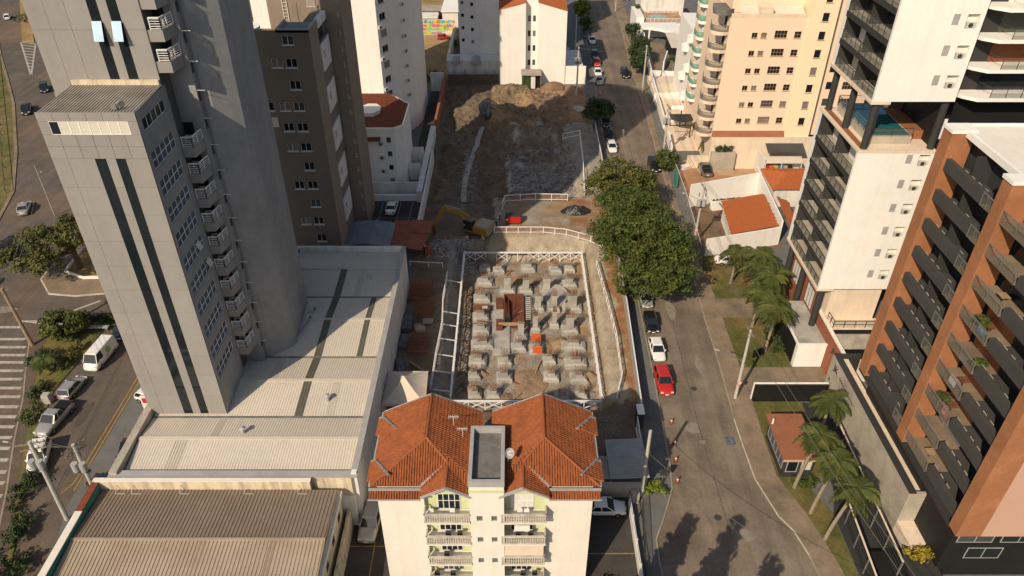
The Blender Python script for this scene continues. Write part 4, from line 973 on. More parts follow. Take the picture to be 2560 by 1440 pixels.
for k in range(4):
    y0 = 40.5 + k * 2.1; x0 = 12.3 + k * .22
    m = MB(); m.bar((x0, y0, 1.5), (x0 + .2, y0 + 2, 1.5), .05); m.bar((x0, y0, .3), (x0 + .2, y0 + 2, .3), .05)
    for q in range(7): f_ = q / 6; m.bar((x0 + .2 * f_, y0 + 2 * f_, .12), (x0 + .2 * f_, y0 + 2 * f_, 1.5), .035)
    m.build('panel', 'dark_metal', t)
ys = thing('yard_shed', 'grey blue metal roofed lean-to between the flats and the street', 'shed', (11.9, 53, 0))
m = MB(); corr(m, 0, 5.4, 0, 4.0, 0, 0, .25, .04)
m.v = [(13.95 - y, 50.5 + x, 2.55 - .06 * (y / 4.0) * 4 + z) for (x, y, z) in m.v]; m.f = [q[::-1] for q in m.f]; m.build('roof_sheet', 'flashing', ys)
m = MB(); corr(m, 7.9, 9.9, 50.6, 53.6, 2.2, 2.3, .2, .04); m.build('roof_sheet', 'roof_fibre', ys)
for (x, y) in ((10.1, 50.7), (13.7, 50.7), (10.1, 55.7), (13.7, 55.7)): MB().bar((x, y, 0), (x, y, 2.3), .12).build('post', 'metal', ys)
o = MB().box(7.0, 13.2, 50.1, 50.35, 0, 2.1).build('shed_wall', 'concrete_raw'); tag(o, 'plain grey wall below the lean-to metal roof', 'wall')
o = MB().box(12.1, 12.9, 49.3, 50.0, 0, 1.4).build('meter_box', 'concrete_raw'); tag(o, 'square concrete meter box at the corner by the tall pole', 'meter box')

# ================================================================ PIT: FOOTINGS
FTC = {}
for (x, y, wd, ph) in FT:
    k = (wd, ph)
    if k not in FTC:
        d = min(wd, 2.1) * .82; b = MB(); b.box(-wd / 2, wd / 2, 0, d, 0, .55); b.frus(0, d / 2, wd - .02, d - .02, wd * .72, d * .7, .552, .82)
        p = MB(); pw, pdp = wd * .46, d * .42; p.box(-pw / 2, pw / 2, d / 2 - pdp / 2, d / 2 + pdp / 2, .85, .85 + ph)
        r = MB(); nr = 5 if wd < 2.5 else 8
        for i in range(nr):
            for j in (0, 1):
                xx = -pw / 2 + .06 + (pw - .12) * i / (nr - 1); yy = d / 2 - pdp / 2 + .06 + (pdp - .12) * j
                r.tube((xx, yy, .85 + ph), (xx + RD.uniform(-.05, .05), yy + RD.uniform(-.05, .05), .85 + ph + RD.uniform(.8, 1.15)), .036, n=4)
        FTC[k] = (b.mesh('base', ['concrete']), p.mesh('pedestal', ['concrete']), r.mesh('rebar', ['rust_steel']))
    hs = 'tall square column stub' if ph > 1 else 'low column stub'
    wdn = 'wide ' if wd >= 2.8 else ''
    t = thing('footing', f'{wdn}grey concrete footing with {hs} and starter bars in the dug pit', 'footing', (x, y, -3.15 + RD.uniform(0, .12)), RD.uniform(-.06, .06), f'{wdn}concrete footings with {hs} in the pit', world=False)
    for nm, me in zip(('base', 'pedestal', 'rebar'), FTC[k]):
        o = bpy.data.objects.new(nm, me); COL.objects.link(o); o.parent = t
# strip slab and wide round slab between the footings
t = tag(MB().prism([(-2.6, 76), (-.3, 76), (-.3, 84.5), (-1.6, 87.5), (-2.9, 87.5)], -3.2, -2.75).build('blinding_slab', 'concrete'), 'long pale concrete strip slab beside the formwork box in the pit', 'slab')
m = MB(); m.prism([(6.4 + 1.9 * math.cos(rad(k * 24)), 88.9 + 2.6 * math.sin(rad(k * 24))) for k in range(15)], -3.2, -2.3); tag(m.build('round_slab', 'concrete'), 'rounded grey concrete slab between the footings', 'slab')
# formwork box
fw = thing('formwork_box', 'dark red plywood formwork box with steel bars in the middle of the pit', 'formwork', (.2, 84.5, -3))
MB().box(-1.2, -1.0, 81.6, 87.8, -3.1, -1.4).build('side_panel', 'formwork', fw); MB().box(1.5, 1.7, 81.6, 87.8, -3.1, -1.4).build('side_panel', 'formwork', fw)
MB().box(-1.0, 1.5, 87.6, 87.8, -3.1, -1.4).build('end_panel', 'formwork', fw); MB().box(-1.9, 2.2, 81.3, 81.5, -2.2, -1.75).build('end_panel', 'wood', fw); MB().box(-1.0, 1.5, 81.7, 87.6, -3.1, -2.85).build('floor_panel', 'formwork', fw)
MB().box(-2.2, -1.3, 80.9, 82.6, -3.1, -2.0).build('side_panel', 'formwork', fw); MB().box(-2.3, -1.3, 85.8, 87.4, -3.1, -1.8).build('side_panel', 'formwork', fw)
m = MB(); m.bar((2.0, 81.8, -1.6), (2.0, 87.4, -1.6), .08); m.bar((2.6, 81.8, -1.6), (2.6, 87.4, -1.6), .08)
for k in range(12): m.bar((2.0, 82 + k * .46, -1.6), (2.6, 82 + k * .46, -1.6), .12)
m.build('ladder_rack', 'kerb_paint', fw)
m = MB()
for k in range(16): xx = -.9 + RD.random() * .5; yy = 81.9 + RD.random() * 4; m.tube((xx, yy, -2.4), (xx, yy, -.7 + RD.random() * .4), .022, n=4)
m.build('rebar', 'rust_steel', fw)
o = MB().box(2.6, 3.9, 77.6, 79.2, -1.95, -1.9).build('orange_sheet', 'orange_sheet'); tag(o, 'orange sheet laid over starter bars, the one on the farther footing', 'cover sheet')
o = MB().box(2.75, 4.0, 75.2, 76.6, -2.0, -1.95).build('orange_sheet', 'orange_sheet'); tag(o, 'orange sheet laid flat on the nearer footing beside a wide base', 'cover sheet')
t = thing('work_table', 'rusty rebar work bench with white paper between the left footings', 'bench', (-4.3, 85.3, -3))
MB().box(-5.4, -3.2, 84.7, 86, -2.1, -2.0).build('top', 'rust_steel', t); m = MB()
for (x, y) in ((-5.3, 84.8), (-3.3, 84.8), (-5.3, 85.9), (-3.3, 85.9)): MB().bar((x, y, -3.1), (x, y, -2.1), .1).build('leg', 'rust_steel', t)
o = MB().box(-4.3, -3.5, 85, 85.6, -1.995, -1.975).build('paper_sheet', 'sign_white'); tag(o, 'white drawing sheet on the rusty work bench', 'paper')
# loose bars and tangled cables on the pit floor
m = MB()
for k in range(46):
    x, y = RD.uniform(-7.2, -5.9), RD.uniform(66.5, 92); a_ = RD.uniform(.2, 1.1)
    p = Vector((x, y, -2.93))
    for q in range(3):
        a_ += RD.uniform(-.4, .4); p2 = p + Vector((math.cos(a_) * .8, math.sin(a_) * .8, RD.uniform(-.02, .03))); m.tube(p, p2, .035, n=4); p = p2
o = m.build('cut_roots', 'bark', kind='stuff'); tag(o, 'tangle of dark roots and bars along the left edge of the pit floor', 'debris')
m = MB()
for k in range(60):
    x, y = RD.uniform(11.1, 11.9), RD.uniform(67, 92); a_ = RD.uniform(0, 6.3)
    m.bar((x, y, -1.6 + (x - 11) * .8), (x + .5 * math.cos(a_), y + .7 * math.sin(a_), -1.2 + RD.uniform(-.2, .3)), RD.uniform(.05, .1))
o = m.build('timber_scraps', 'wood', kind='stuff'); tag(o, 'scrap timber wedged between the pit fence and the right path', 'debris')

# ================================================================ SITE FENCES AND RAILS
def braced(name, label, p, q, n, zb, h, skip=()):
    t = thing(name, label, 'fence', tuple(((Vector(p) + Vector(q)) / 2)) + (zb,))
    P = [Vector((*p, 0)).lerp(Vector((*q, 0)), i / n) for i in range(n + 1)]
    MB().bar(P[0] + Vector((0, 0, zb + h)), P[-1] + Vector((0, 0, zb + h)), .26, .14).build('top_rail', 'white_metal', t)
    for i, a_ in enumerate(P):
        MB().bar(a_ + Vector((0, 0, zb - .3)), a_ + Vector((0, 0, zb + h - .07)), .1).build('post', 'white_metal', t)
        if i < n and i not in skip:
            b_ = P[i + 1]
            MB().bar(a_ + Vector((0, 0, zb)), b_ + Vector((0, 0, zb + h - .1)), .08).build('brace', 'white_metal', t)
            if i % 2 == 0 or True: MB().bar(a_ + Vector((0, 0.05, zb + h - .1)), b_ + Vector((0, 0.05, zb)), .08).build('brace', 'white_metal', t)
    return t
braced('braced_fence', 'white cross braced guard fence along the far end of the pit', (-7.4, 98.2), (10.8, 98.2), 11, -2.4, 1.4, (2, 4, 5))
braced('braced_fence', 'white cross braced guard fence on the pit side facing the steel yard', (-7.4, 65.6), (-7.4, 98.0), 16, -1.9, 1.2)
braced('braced_fence', 'white cross braced guard fence on the pit side facing the street', (10.8, 65.4), (10.8, 98.0), 16, -1.9, 1.2)
braced('braced_fence', 'white cross braced guard fence between the pit and the tiled flats', (-7.2, 64.9), (10.6, 64.9), 9, -1.9, 1.2)
def rail(name, label, pts, h=1.1, step=2.0, sheetm=None, cat='guard rail'):
    t = thing(name, label, cat, pts[len(pts) // 2])
    for a_, b_ in zip(pts, pts[1:]):
        a_, b_ = Vector(a_), Vector(b_); up = Vector((0, 0, 1))
        MB().bar(a_ + up * h, b_ + up * h, .1).build('top_rail', 'white_metal', t); MB().bar(a_ + up * .25, b_ + up * .25, .09).build('bottom_rail', 'white_metal', t)
        k = max(1, round((b_ - a_).length / step))
        for i in range(k + 1 if b_ == Vector(pts[-1]) else k): p = a_.lerp(b_, i / k); MB().bar(p - up * .1, p + up * h, .1).build('post', 'white_metal', t)
        if sheetm:
            m = MB(); m.quad(a_ + up * .3, b_ + up * .3, b_ + up * (h - .1), a_ + up * (h - .1)); m.build('mesh_sheet', sheetm, t)
    return t
mat('mesh_orange', (.42, .26, .18), .9, .2, 1, alpha=.35)
rail('guard_rail', 'white guard rail with thin orange mesh on the near edge of the ramp', [(-2.8, 102.3, 0), (1.0, 102.3, 0), (5, 102.3, 0), (8.6, 101.6, 0), (12.3, 99.6, 0), (14, 97.8, 0)], 1.2, 2.2, 'mesh_orange')
rail('guard_rail', 'white guard rail on the far edge of the ramp before the rocky pit', [(-1.6, 109.8, 0), (-1.2, 112.6, 0), (4, 113.2, 0), (9.5, 113.0, 0)], 1.3, 3.2, 'mesh_orange')
rail('guard_rail', 'white guard rail along the walkway beside the steel yard', [(-9.7, 66, 0), (-9.6, 72, 0), (-9.3, 78, 0), (-9.6, 84, 0), (-9.4, 90, 0)], 1.0, 2.4, 'mesh_orange')
rail('guard_rail', 'white guard rail between the podium corner and the pit walkway', [(-15.2, 93, -.4), (-12.4, 92.7, -.4), (-10.3, 92.4, -.3)], 1.2, 2.5, 'mesh_orange')
rail('guard_rail', 'white guard rail with orange mesh along the path by the street side', [(12.6, 93, 0), (13.2, 84, 0), (13.6, 76, 0), (13.4, 68, 0), (12.4, 64.5, -.2)], 1.0, 2.2, 'mesh_orange')
rail('guard_rail', 'long white guard rail down the street side of the rocky pit', [(10.2, 140, -.8), (13.6, 140, 0), (13.3, 128, -.2), (12.6, 115.5, -.2)], 1.2, 2.6)
for i, y in enumerate((89.5, 82, 79.2, 76.2, 73, 69.8, 66.5)):
    o = MB().bar((-9.5, y - .7, .35), (-7.4, y, -.65), .12).build('raking_strut', 'white_metal'); tag(o, 'white raking strut tying the pit fence back to the steel yard walkway', 'strut', 'raking struts of the pit fence')
# hoarding towards the street
hp = [(14.75, 61.6), (15.5, 80.7), (16.0, 104), (16.55, 127), (16.7, 141)]
ho = thing('street_hoarding', 'grey sheet hoarding with white cap along the street side of the building site', 'fence', (15.5, 90, 0))
HPM = MB(); HPM.box(-.03, .03, .03, 1.97, 0, 2.1); hpm = HPM.mesh('panel', ['flashing']); dpm = MB(); dpm.box(-.07, .07, 0, 2.0, 2.1, 2.2); dpm = dpm.mesh('cap', ['white_metal'])
for a_, b_ in zip(hp, hp[1:]):
    a_, b_ = Vector(a_), Vector(b_); L_ = (b_ - a_).length; n = round(L_ / 2); an = math.atan2(-(b_.x - a_.x), b_.y - a_.y)
    for i in range(n):
        p = a_.lerp(b_, i / n); M_ = Matrix.Translation((p.x, p.y, 0)) @ Matrix.Rotation(an, 4, 'Z') @ Matrix.Diagonal((1, L_ / n / 2, 1, 1))
        link('panel', hpm, ho, M_); link('cap', dpm, ho, M_)
gh_ = thing('site_gate', 'dark steel gate posts and white barred gate at the site entrance', 'gate', (14.4, 59, 0))
MB().box(14.1, 14.8, 59.8, 61.3, 0, 2.2).build('gate_box', 'charcoal', gh_); MB().box(14.05, 14.85, 59.75, 61.35, 2.205, 2.3).build('cap', 'white_metal', gh_)
for k in range(3): 
    y = 54.6 + k * 1.75; m = MB(); m.bar((13.9 + .05 * k, y, .2), (13.9 + .05 * k, y + 1.6, .2), .08); m.bar((13.9 + .05 * k, y, 2), (13.9 + .05 * k, y + 1.6, 2), .08); m.bar((13.9 + .05 * k, y, .1), (13.9 + .05 * k, y, 2.1), .1)
    for q in range(5): m.bar((13.9 + .05 * k, y + .3 * q + .2, .2), (13.9 + .05 * k, y + .3 * q + .2, 2), .03)
    m.build('leaf', 'white_metal', gh_)

# ================================================================ SITE YARD
tn = thing('canopy_tent', 'pale canvas pyramid canopy tent beside the podium wall', 'tent', (-12.8, 63.6, 0))
cx, cy = -12.3, 63.4; A_ = [(-14.55, 60.6), (-9.7, 60.6), (-9.9, 66.1), (-14.55, 66.1)]
m = MB(); N_ = 8
for i in range(4):
    p, q = Vector((*A_[i], 3.0)), Vector((*A_[(i + 1) % 4], 3.0)); top = Vector((cx, cy, 4.7))
    for j in range(N_):
        t0, t1 = j / N_, (j + 1) / N_; s_ = lambda t_: .22 * math.sin(math.pi * t_)
        a0 = p.lerp(top, t0) - Vector((0, 0, s_(t0))); b0 = q.lerp(top, t0) - Vector((0, 0, s_(t0))); a1 = p.lerp(top, t1) - Vector((0, 0, s_(t1))); b1 = q.lerp(top, t1) - Vector((0, 0, s_(t1)))
        md0 = (a0 + b0) / 2 - Vector((0, 0, .12 * (1 - t0))); md1 = (a1 + b1) / 2 - Vector((0, 0, .12 * (1 - t1))); m.quad(a0, md0, md1, a1); m.quad(md0, b0, b1, md1)
    m.quad(p - Vector((0, 0, .35)), q - Vector((0, 0, .35)), q, p)
m.build('canvas', 'canvas', tn)
for p in A_: MB().tube((*p, 0), (*p, 3.0), .05).build('leg', 'white_metal', tn)
def cage(label, x, y, L_, W_, H_):
    t = thing('rebar_cage', label, 'rebar cage', (x, y, .1)); m = MB()
    for i in range(int(W_ / .4) + 1):
        for k in (0, H_): m.bar((x - W_ / 2 + i * .4, y - L_ / 2, .25 + k), (x - W_ / 2 + i * .4, y + L_ / 2, .25 + k), .07)
    m.build('long_bars', 'rebar_rust', t); m = MB()
    for j in range(int(L_ / .42) + 1):
        yy = y - L_ / 2 + j * .42
        m.bar((x - W_ / 2, yy, .25), (x + W_ / 2, yy, .25), .05); m.bar((x - W_ / 2, yy, .3 + H_), (x + W_ / 2, yy, .3 + H_), .05); m.bar((x - W_ / 2, yy, .25), (x - W_ / 2, yy, .3 + H_), .04); m.bar((x + W_ / 2, yy, .25), (x + W_ / 2, yy, .3 + H_), .04)
    m.build('stirrups', 'rebar_rust', t)
    for yy in (y - L_ / 3, y + L_ / 3): MB().box(x - W_ / 2 - .1, x + W_ / 2 + .1, yy - .08, yy + .08, .0, .22).build('skid', 'wood', t)
cage('rusty rebar cage stack by the podium wall, the largest one', -12.9, 86.0, 4.2, 3.0, .9); cage('rusty rebar cage in the sunlit middle of the steel yard', -11.9, 81.6, 3.4, 2.0, .8); cage('rusty rebar cage beside the pink sheet in the steel yard', -12.0, 74.2, 3.6, 2.4, .7)
def stack(name, label, x, y, w_, l_, n, m_, rz=0.):
    t = thing(name, label, 'timber stack' if 'timber' in label or 'plank' in label else 'panel stack', (x, y, 0))
    for k in range(n):
        a_ = rz + RD.uniform(-.08, .08); M_ = Matrix.Translation((x + RD.uniform(-.1, .1), y + RD.uniform(-.1, .1), .06 + .11 * k)) @ Matrix.Rotation(a_, 4, 'Z')
        b = MB(); b.box(-w_ / 2, w_ / 2, -l_ / 2, l_ / 2, 0, .1); link('plank', b.mesh('plank', [m_]), t, M_)
stack('timber_stack', 'stack of grey timber panels against the podium wall near the cages', -14.0, 78.6, 1.2, 3.0, 6, 'concrete_dark', .05); stack('panel_stack', 'stack of dark panels at the podium wall beside loose boards', -14.0, 74.8, 1.1, 2.6, 5, 'concrete_dark', -.1)
stack('timber_stack', 'small fan of bright yellow planks in the steel yard', -11.8, 70.0, .25, 2.4, 4, 'wood', .9); stack('timber_stack', 'pair of light boards on the ground between the cages', -12.6, 78.2, .9, 1.2, 2, 'wood', 0.)
stack('panel_stack', 'short pile of pale boards near the sunlit rebar cage', -11.3, 79.2, 1.3, 1.0, 3, 'concrete_raw', 0.); stack('timber_stack', 'grey planks leaning in the corner next to the canvas tent', -13.9, 69.8, .8, 3.4, 4, 'concrete_dark', .2)
m = MB(); m.prism([(-12.6, 76.6), (-11.4, 76.9), (-11.5, 77.6), (-12.2, 77.9), (-12.8, 77.2)], .2, .7); tag(m.build('pink_tarp', 'brick_pink'), 'crumpled pink sheet lying beside a rebar cage', 'tarp')
# excavator with hydraulic breaker
ex = thing('excavator', 'yellow excavator with raised boom and hydraulic breaker on dark earth', 'excavator', (-5.9, 103.6, hgt(-5.9, 103.6)))
zb = hgt(-5.9, 103.6) - .02
for x in (-7.2, -4.6):
    m = MB(); prof = [(-2.1, .25), (-1.8, 0), (1.8, 0), (2.1, .25), (2.1, .55), (1.8, .85), (-1.8, .85), (-2.1, .55)]
    vs2 = [(x - .3, 103.6 + p[0], zb + p[1]) for p in prof] + [(x + .3, 103.6 + p[0], zb + p[1]) for p in prof]; n = 8
    m.add(vs2, [(i, (i + 1) % n, n + (i + 1) % n, n + i) for i in range(n)] + [tuple(range(n - 1, -1, -1)), tuple(range(n, 2 * n))]); tr = m.build('track', 'exc_tan', ex)
    m = MB()
    for k in range(12): yy = 101.9 + k * .31; m.box(x - .32, x + .32, yy, yy + .2, zb + .855, zb + .9)
    s_ = m.build('track_shoes', 'dark_metal'); s_.parent = tr
MB().box(-6.9, -4.9, 102.6, 104.6, zb + .4, zb + 1.0).build('undercarriage', 'dark_metal', ex)
aa = rad(-28)                                            # house heading
Mh = Matrix.Translation((-5.8, 103.7, zb + 1.0)) @ Matrix.Rotation(aa, 4, 'Z')
def hp_(mb): mb.v = [tuple(Mh @ Vector(p)) for p in mb.v]; return mb
hp_(MB().box(-1.3, 2.6, -1.35, 1.35, 0, 1.1)).build('house', 'exc_yellow', ex)
m = MB(); m.box(.4, 2.75, -1.3, 1.3, 1.11, 1.55); m.box(2.2, 2.95, -1.3, 1.3, .05, 1.1); hp_(m).build('counterweight', 'exc_tan', ex)
cb = hp_(MB().box(-1.5, .1, -1.42, -.45, .3, 2.0)).build('cab', 'car_glass', ex)
hp_(MB().box(-1.55, .15, -1.46, -.4, 2.003, 2.1)).build('cab_roof', 'concrete_dark', ex)
for (cx_, cy_) in ((-1.5, -1.42), (.05, -1.42), (-1.5, -.5)): hp_(MB().box(cx_ - .04, cx_ + .08, cy_ - .04, cy_ + .08, .3, 2.0)).build('cab_pillar', 'dark_metal', ex)
def arm(pts, wd, hs):
    m = MB(); n = len(pts); vs2 = []
    for i, (p, h_) in enumerate(zip(pts, hs)):
        a_ = Vector(pts[max(0, i - 1)]); b_ = Vector(pts[min(n - 1, i + 1)]); d = (b_ - a_).normalized(); sd = d.cross(Vector((0, 0, 1))).normalized() * wd / 2; up = sd.cross(d).normalized() * h_ / 2; p = Vector(p)
        vs2 += [p - sd - up, p + sd - up, p + sd + up, p - sd + up]
    fs2 = []
    for i in range(n - 1):
        for j in range(4): fs2.append((4 * i + j, 4 * i + (j + 1) % 4, 4 * i + 4 + (j + 1) % 4, 4 * i + 4 + j))
    fs2 += [(3, 2, 1, 0), (4 * n - 4, 4 * n - 3, 4 * n - 2, 4 * n - 1)]
    return m.add(vs2, fs2)
arm([(-6.4, 103.6, .6), (-7.2, 103.5, 2.3), (-8.4, 103.3, 3.3), (-10.7, 102.9, 4.2)], .5, [.7, .9, .8, .45]).build('boom', 'exc_yellow', ex)
arm([(-10.4, 102.9, 4.7), (-11.0, 102.8, 3.9), (-12.4, 102.5, 1.2)], .4, [.4, .6, .35]).build('stick', 'exc_yellow', ex)
MB().tube((-8.2, 103.3, 3.9), (-10.5, 102.9, 4.75), .09).build('cylinder', 'metal', ex); MB().tube((-11.0, 102.85, 4.2), (-12.1, 102.6, 2.0), .09).build('cylinder', 'metal', ex); MB().tube((-6.9, 103.3, .9), (-8.0, 103.2, 2.8), .1).build('cylinder', 'metal', ex)
MB().frus(-12.45, 102.45, .5, .5, .4, .4, -.3, 1.3).build('breaker_body', 'rust_steel', ex); MB().tube((-12.45, 102.4, -.3), (-12.3, 102.3, -1.5), .11, .05).build('chisel', 'exc_tan', ex)
for (x, y) in ((-7.6, 102.4), (-6.3, 103.0)): MB().tube((x, y, 1.5), (x, y - .1, 1.5), .1).build('work_lamp', 'lamp_clear', ex)
# red generator
ge = thing('generator', 'red box generator with dark top on the ramp', 'generator', (.2, 105.5, 0))
MB().box(-1.1, 1.4, 105, 106.2, .35, 1.45).build('housing', 'red_machine', ge); MB().box(-1.05, 1.35, 105.05, 106.15, 1.453, 1.6).build('lid', 'charcoal', ge); MB().box(-.95, -.6, 104.98, 105, .8, 1.1).build('plate', 'sign_white', ge); MB().box(-1.0, 1.3, 105.1, 106.1, .1, .35).build('skid', 'dark_metal', ge)
MB().tube((-.3, 105.6, 1.6), (-.3, 105.6, 1.95), .06).build('exhaust', 'dark_metal', ge)
# tarp covered heap
def heap(name, label, cat, cx, cy, rx, ry, h, m_, seed, z0=0., sharp=.45, nr=10, ns=26, kind=None):
    m = MB(); vs2 = []; fs2 = []
    for i in range(nr + 1):
        r = i / nr
        for j in range(ns):
            a_ = 2 * math.pi * j / ns; rr = r * (1 + .22 * noise.noise(Vector((math.cos(a_) * 1.7 + seed, math.sin(a_) * 1.7, 0))))
            x, y = cx + rx * rr * math.cos(a_), cy + ry * rr * math.sin(a_)
            z = z0 + h * (1 - r ** 1.8) + sharp * h * noise.fractal(Vector((x * 1.1 + seed, y * 1.1, seed)), 1., 2., 4) * (1 - r * .7); vs2.append((x, y, z if i < nr else z0 - .3))
    for i in range(nr):
        for j in range(ns): fs2.append((i * ns + j, (i + 1) * ns + j, (i + 1) * ns + (j + 1) % ns, i * ns + (j + 1) % ns))
    m.add(vs2, fs2); o = m.build(name, m_, kind=kind); tag(o, label, cat); return o
heap('tarp_heap', 'heap of material under a creased black plastic sheet on the ramp', 'covered heap', 10.6, 109.3, 3.0, 1.5, 1.1, 'black_plastic', 3.)
heap('tarp_heap', 'black plastic covered mound on the bare earth by the brick wall', 'covered heap', -5.2, 152.5, 2.0, 5.0, .7, 'black_plastic', 9., 1.2, .45)
for i, (x, y, rx, ry, h_, lb) in enumerate(((2.3, 70.5, 2.3, 3.0, .35, 'broad tan soil mound in the open middle of the pit'), (6.6, 78.3, 1.5, 1.6, .6, 'tan soil mound beside the orange covered footings'), (-1.0, 67.6, 1.4, 1.2, .4, 'low tan soil mound at the end fence of the pit'), (-4.4, 72.2, 1.4, .8, .7, 'small sandy mound between two left row footings'), (-4.4, 75.6, 1.6, .8, .75, 'sandy mound wedged before a wide left row footing'), (-4.8, 69.3, 1.3, .8, .6, 'sandy mound by the corner footings near the struts'), (9.4, 72.0, 1.6, .7, .6, 'sandy mound below a wide right row footing'))):
    heap('soil_mound', lb, 'soil mound', x, y, rx, ry, h_, 'soil_tan', 20. + i, -3.0, .35)
heap('sand_heap', 'rounded sand heap below the street side utility pole', 'sand heap', 9.6, 166.2, 3.0, 1.8, 1.5, 'dirt', 5., .2, .12)
heap('sprayed_slab', 'pale flat concrete mass beside the dark tree at the pit rim', 'concrete', 13.6, 153, 2.4, 2.2, .7, 'concrete', 7., .3, .2)
# small green site cabin at the gabled flats
gc = thing('site_cabin', 'small green and white site cabin with sheet roof below the gabled flats', 'cabin', (4.0, 166.6, .8))
MB().box(2.3, 4.3, 166.2, 168.6, 0, 3.2).build('green_wall', 'leaf_dark', gc); MB().box(4.32, 5.3, 166.2, 168.6, 0, 3.2).build('door_panel', 'white_dirty', gc); MB().box(5.32, 6.4, 166.8, 168.6, 0, 3.0).build('open_bay', 'black_wall', gc)
m = MB(); corr(m, 2.1, 6.7, 165.7, 168.7, 3.2, 3.7, .3, .05); m.build('roof_sheet', 'roof_fibre', gc); MB().bar((6.6, 166, 0), (6.6, 166, 3.3), .1).build('post', 'wood', gc)
# boulders and rubble
def rockmesh(seed):
    r_ = random.Random(seed); bm = bmesh.new(); bmesh.ops.create_icosphere(bm, subdivisions=1, radius=1)
    for v in bm.verts: v.co = Vector((v.co.x * r_.uniform(.75, 1.2), v.co.y * r_.uniform(.75, 1.2), v.co.z * r_.uniform(.5, .9)))
    me = bpy.data.meshes.new('boulder'); bm.to_mesh(me); bm.free(); me.materials.append(MATS['rock']); return me
RM = [rockmesh(s_) for s_ in range(8)]
for k in range(46):
    if k < 30: x, y = RD.uniform(2.5, 11), RD.uniform(117.5, 126.5); mt = 'rock'
    else: x, y = RD.uniform(-1.2, 3.4), RD.uniform(116.8, 121); mt = 'rock_dark'
    o = bpy.data.objects.new('boulder', RM[k % 8]); COL.objects.link(o); s_ = RD.uniform(.35, .95) if k < 30 else RD.uniform(.4, .8); o.scale = (s_, s_, s_); o.location = (x, y, hgt(x, y) + s_ * .25); o.rotation_euler = (0, 0, RD.uniform(0, 6)); paint(o, mt)
    tag(o, 'grey boulder lying in the rocky dug pit beyond the ramp' if mt == 'rock' else 'dark brown boulder in the rubble pile below the far ramp rail', 'boulder', 'boulders in the rocky pit' if mt == 'rock' else 'dark boulders below the ramp rail')
RS = random.Random(31)
for k in range(34):
    x, y = RS.uniform(-6.2, 9.8), RS.uniform(66, 96); L_ = RS.uniform(1.2, 3.0); a_ = RS.uniform(0, 3.1)
    o = MB().box(-L_ / 2, L_ / 2, -.09, .09, 0, .05).build('loose_plank', RS.choice(('wood', 'formwork', 'wood', 'concrete_dark'))); o.location = (x, y, -2.86 + RS.uniform(0, .1)); o.rotation_euler = (RS.uniform(-.05, .05), RS.uniform(-.06, .06), a_); tag(o, 'loose timber plank lying on the pit floor between footings', 'plank', 'loose planks on the pit floor')
def rubble(name, label, boxes, m_):
    mb = MB()
    for (x0, x1, y0, y1, n, s0, s1) in boxes:
        for k in range(n):
            x, y = RD.uniform(x0, x1), RD.uniform(y0, y1); s_ = RD.uniform(s0, s1); z = hgt(x, y); me_ = RM[RD.randrange(8)]
            c_, sn = math.cos(k), math.sin(k)
            mb.add([(x + s_ * (v.co.x * c_ - v.co.y * sn), y + s_ * (v.co.x * sn + v.co.y * c_), z + s_ * v.co.z + s_ * .2) for v in me_.vertices], [tuple(p.vertices) for p in me_.polygons])
    o = mb.build(name, m_, kind='stuff'); tag(o, label, 'rubble')
rubble('rubble', 'loose grey broken stone in the rocky pit', [(0, 11.5, 117, 130, 1000, .1, .42), (-1, 12, 129, 140, 400, .08, .3), (-9.6, -6.6, 113, 132, 300, .08, .3)], 'rock')
rubble('rubble', 'pale broken stone around the excavator breaker', [(-13, -6, 95, 102, 330, .06, .26)], 'concrete')
rubble('rubble', 'small stones and clods scattered over the pit floor', [(-6.5, 10.3, 65.6, 97, 700, .03, .1), (0, 5, 66, 73, 150, .04, .12)], 'concrete_raw')
rubble('rubble', 'dark clods and stones on the bare earth beyond the pit', [(-13, 12, 126, 165, 900, .06, .26), (-3, 12, 146, 165, 500, .05, .18)], 'rock_dark')
rubble('rubble', 'blue grey gravel spread at the street corner of the pit', [(10, 12.5, 58.5, 62, 350, .03, .08), (8.5, 10.4, 66, 69, 200, .04, .12)], 'rock')
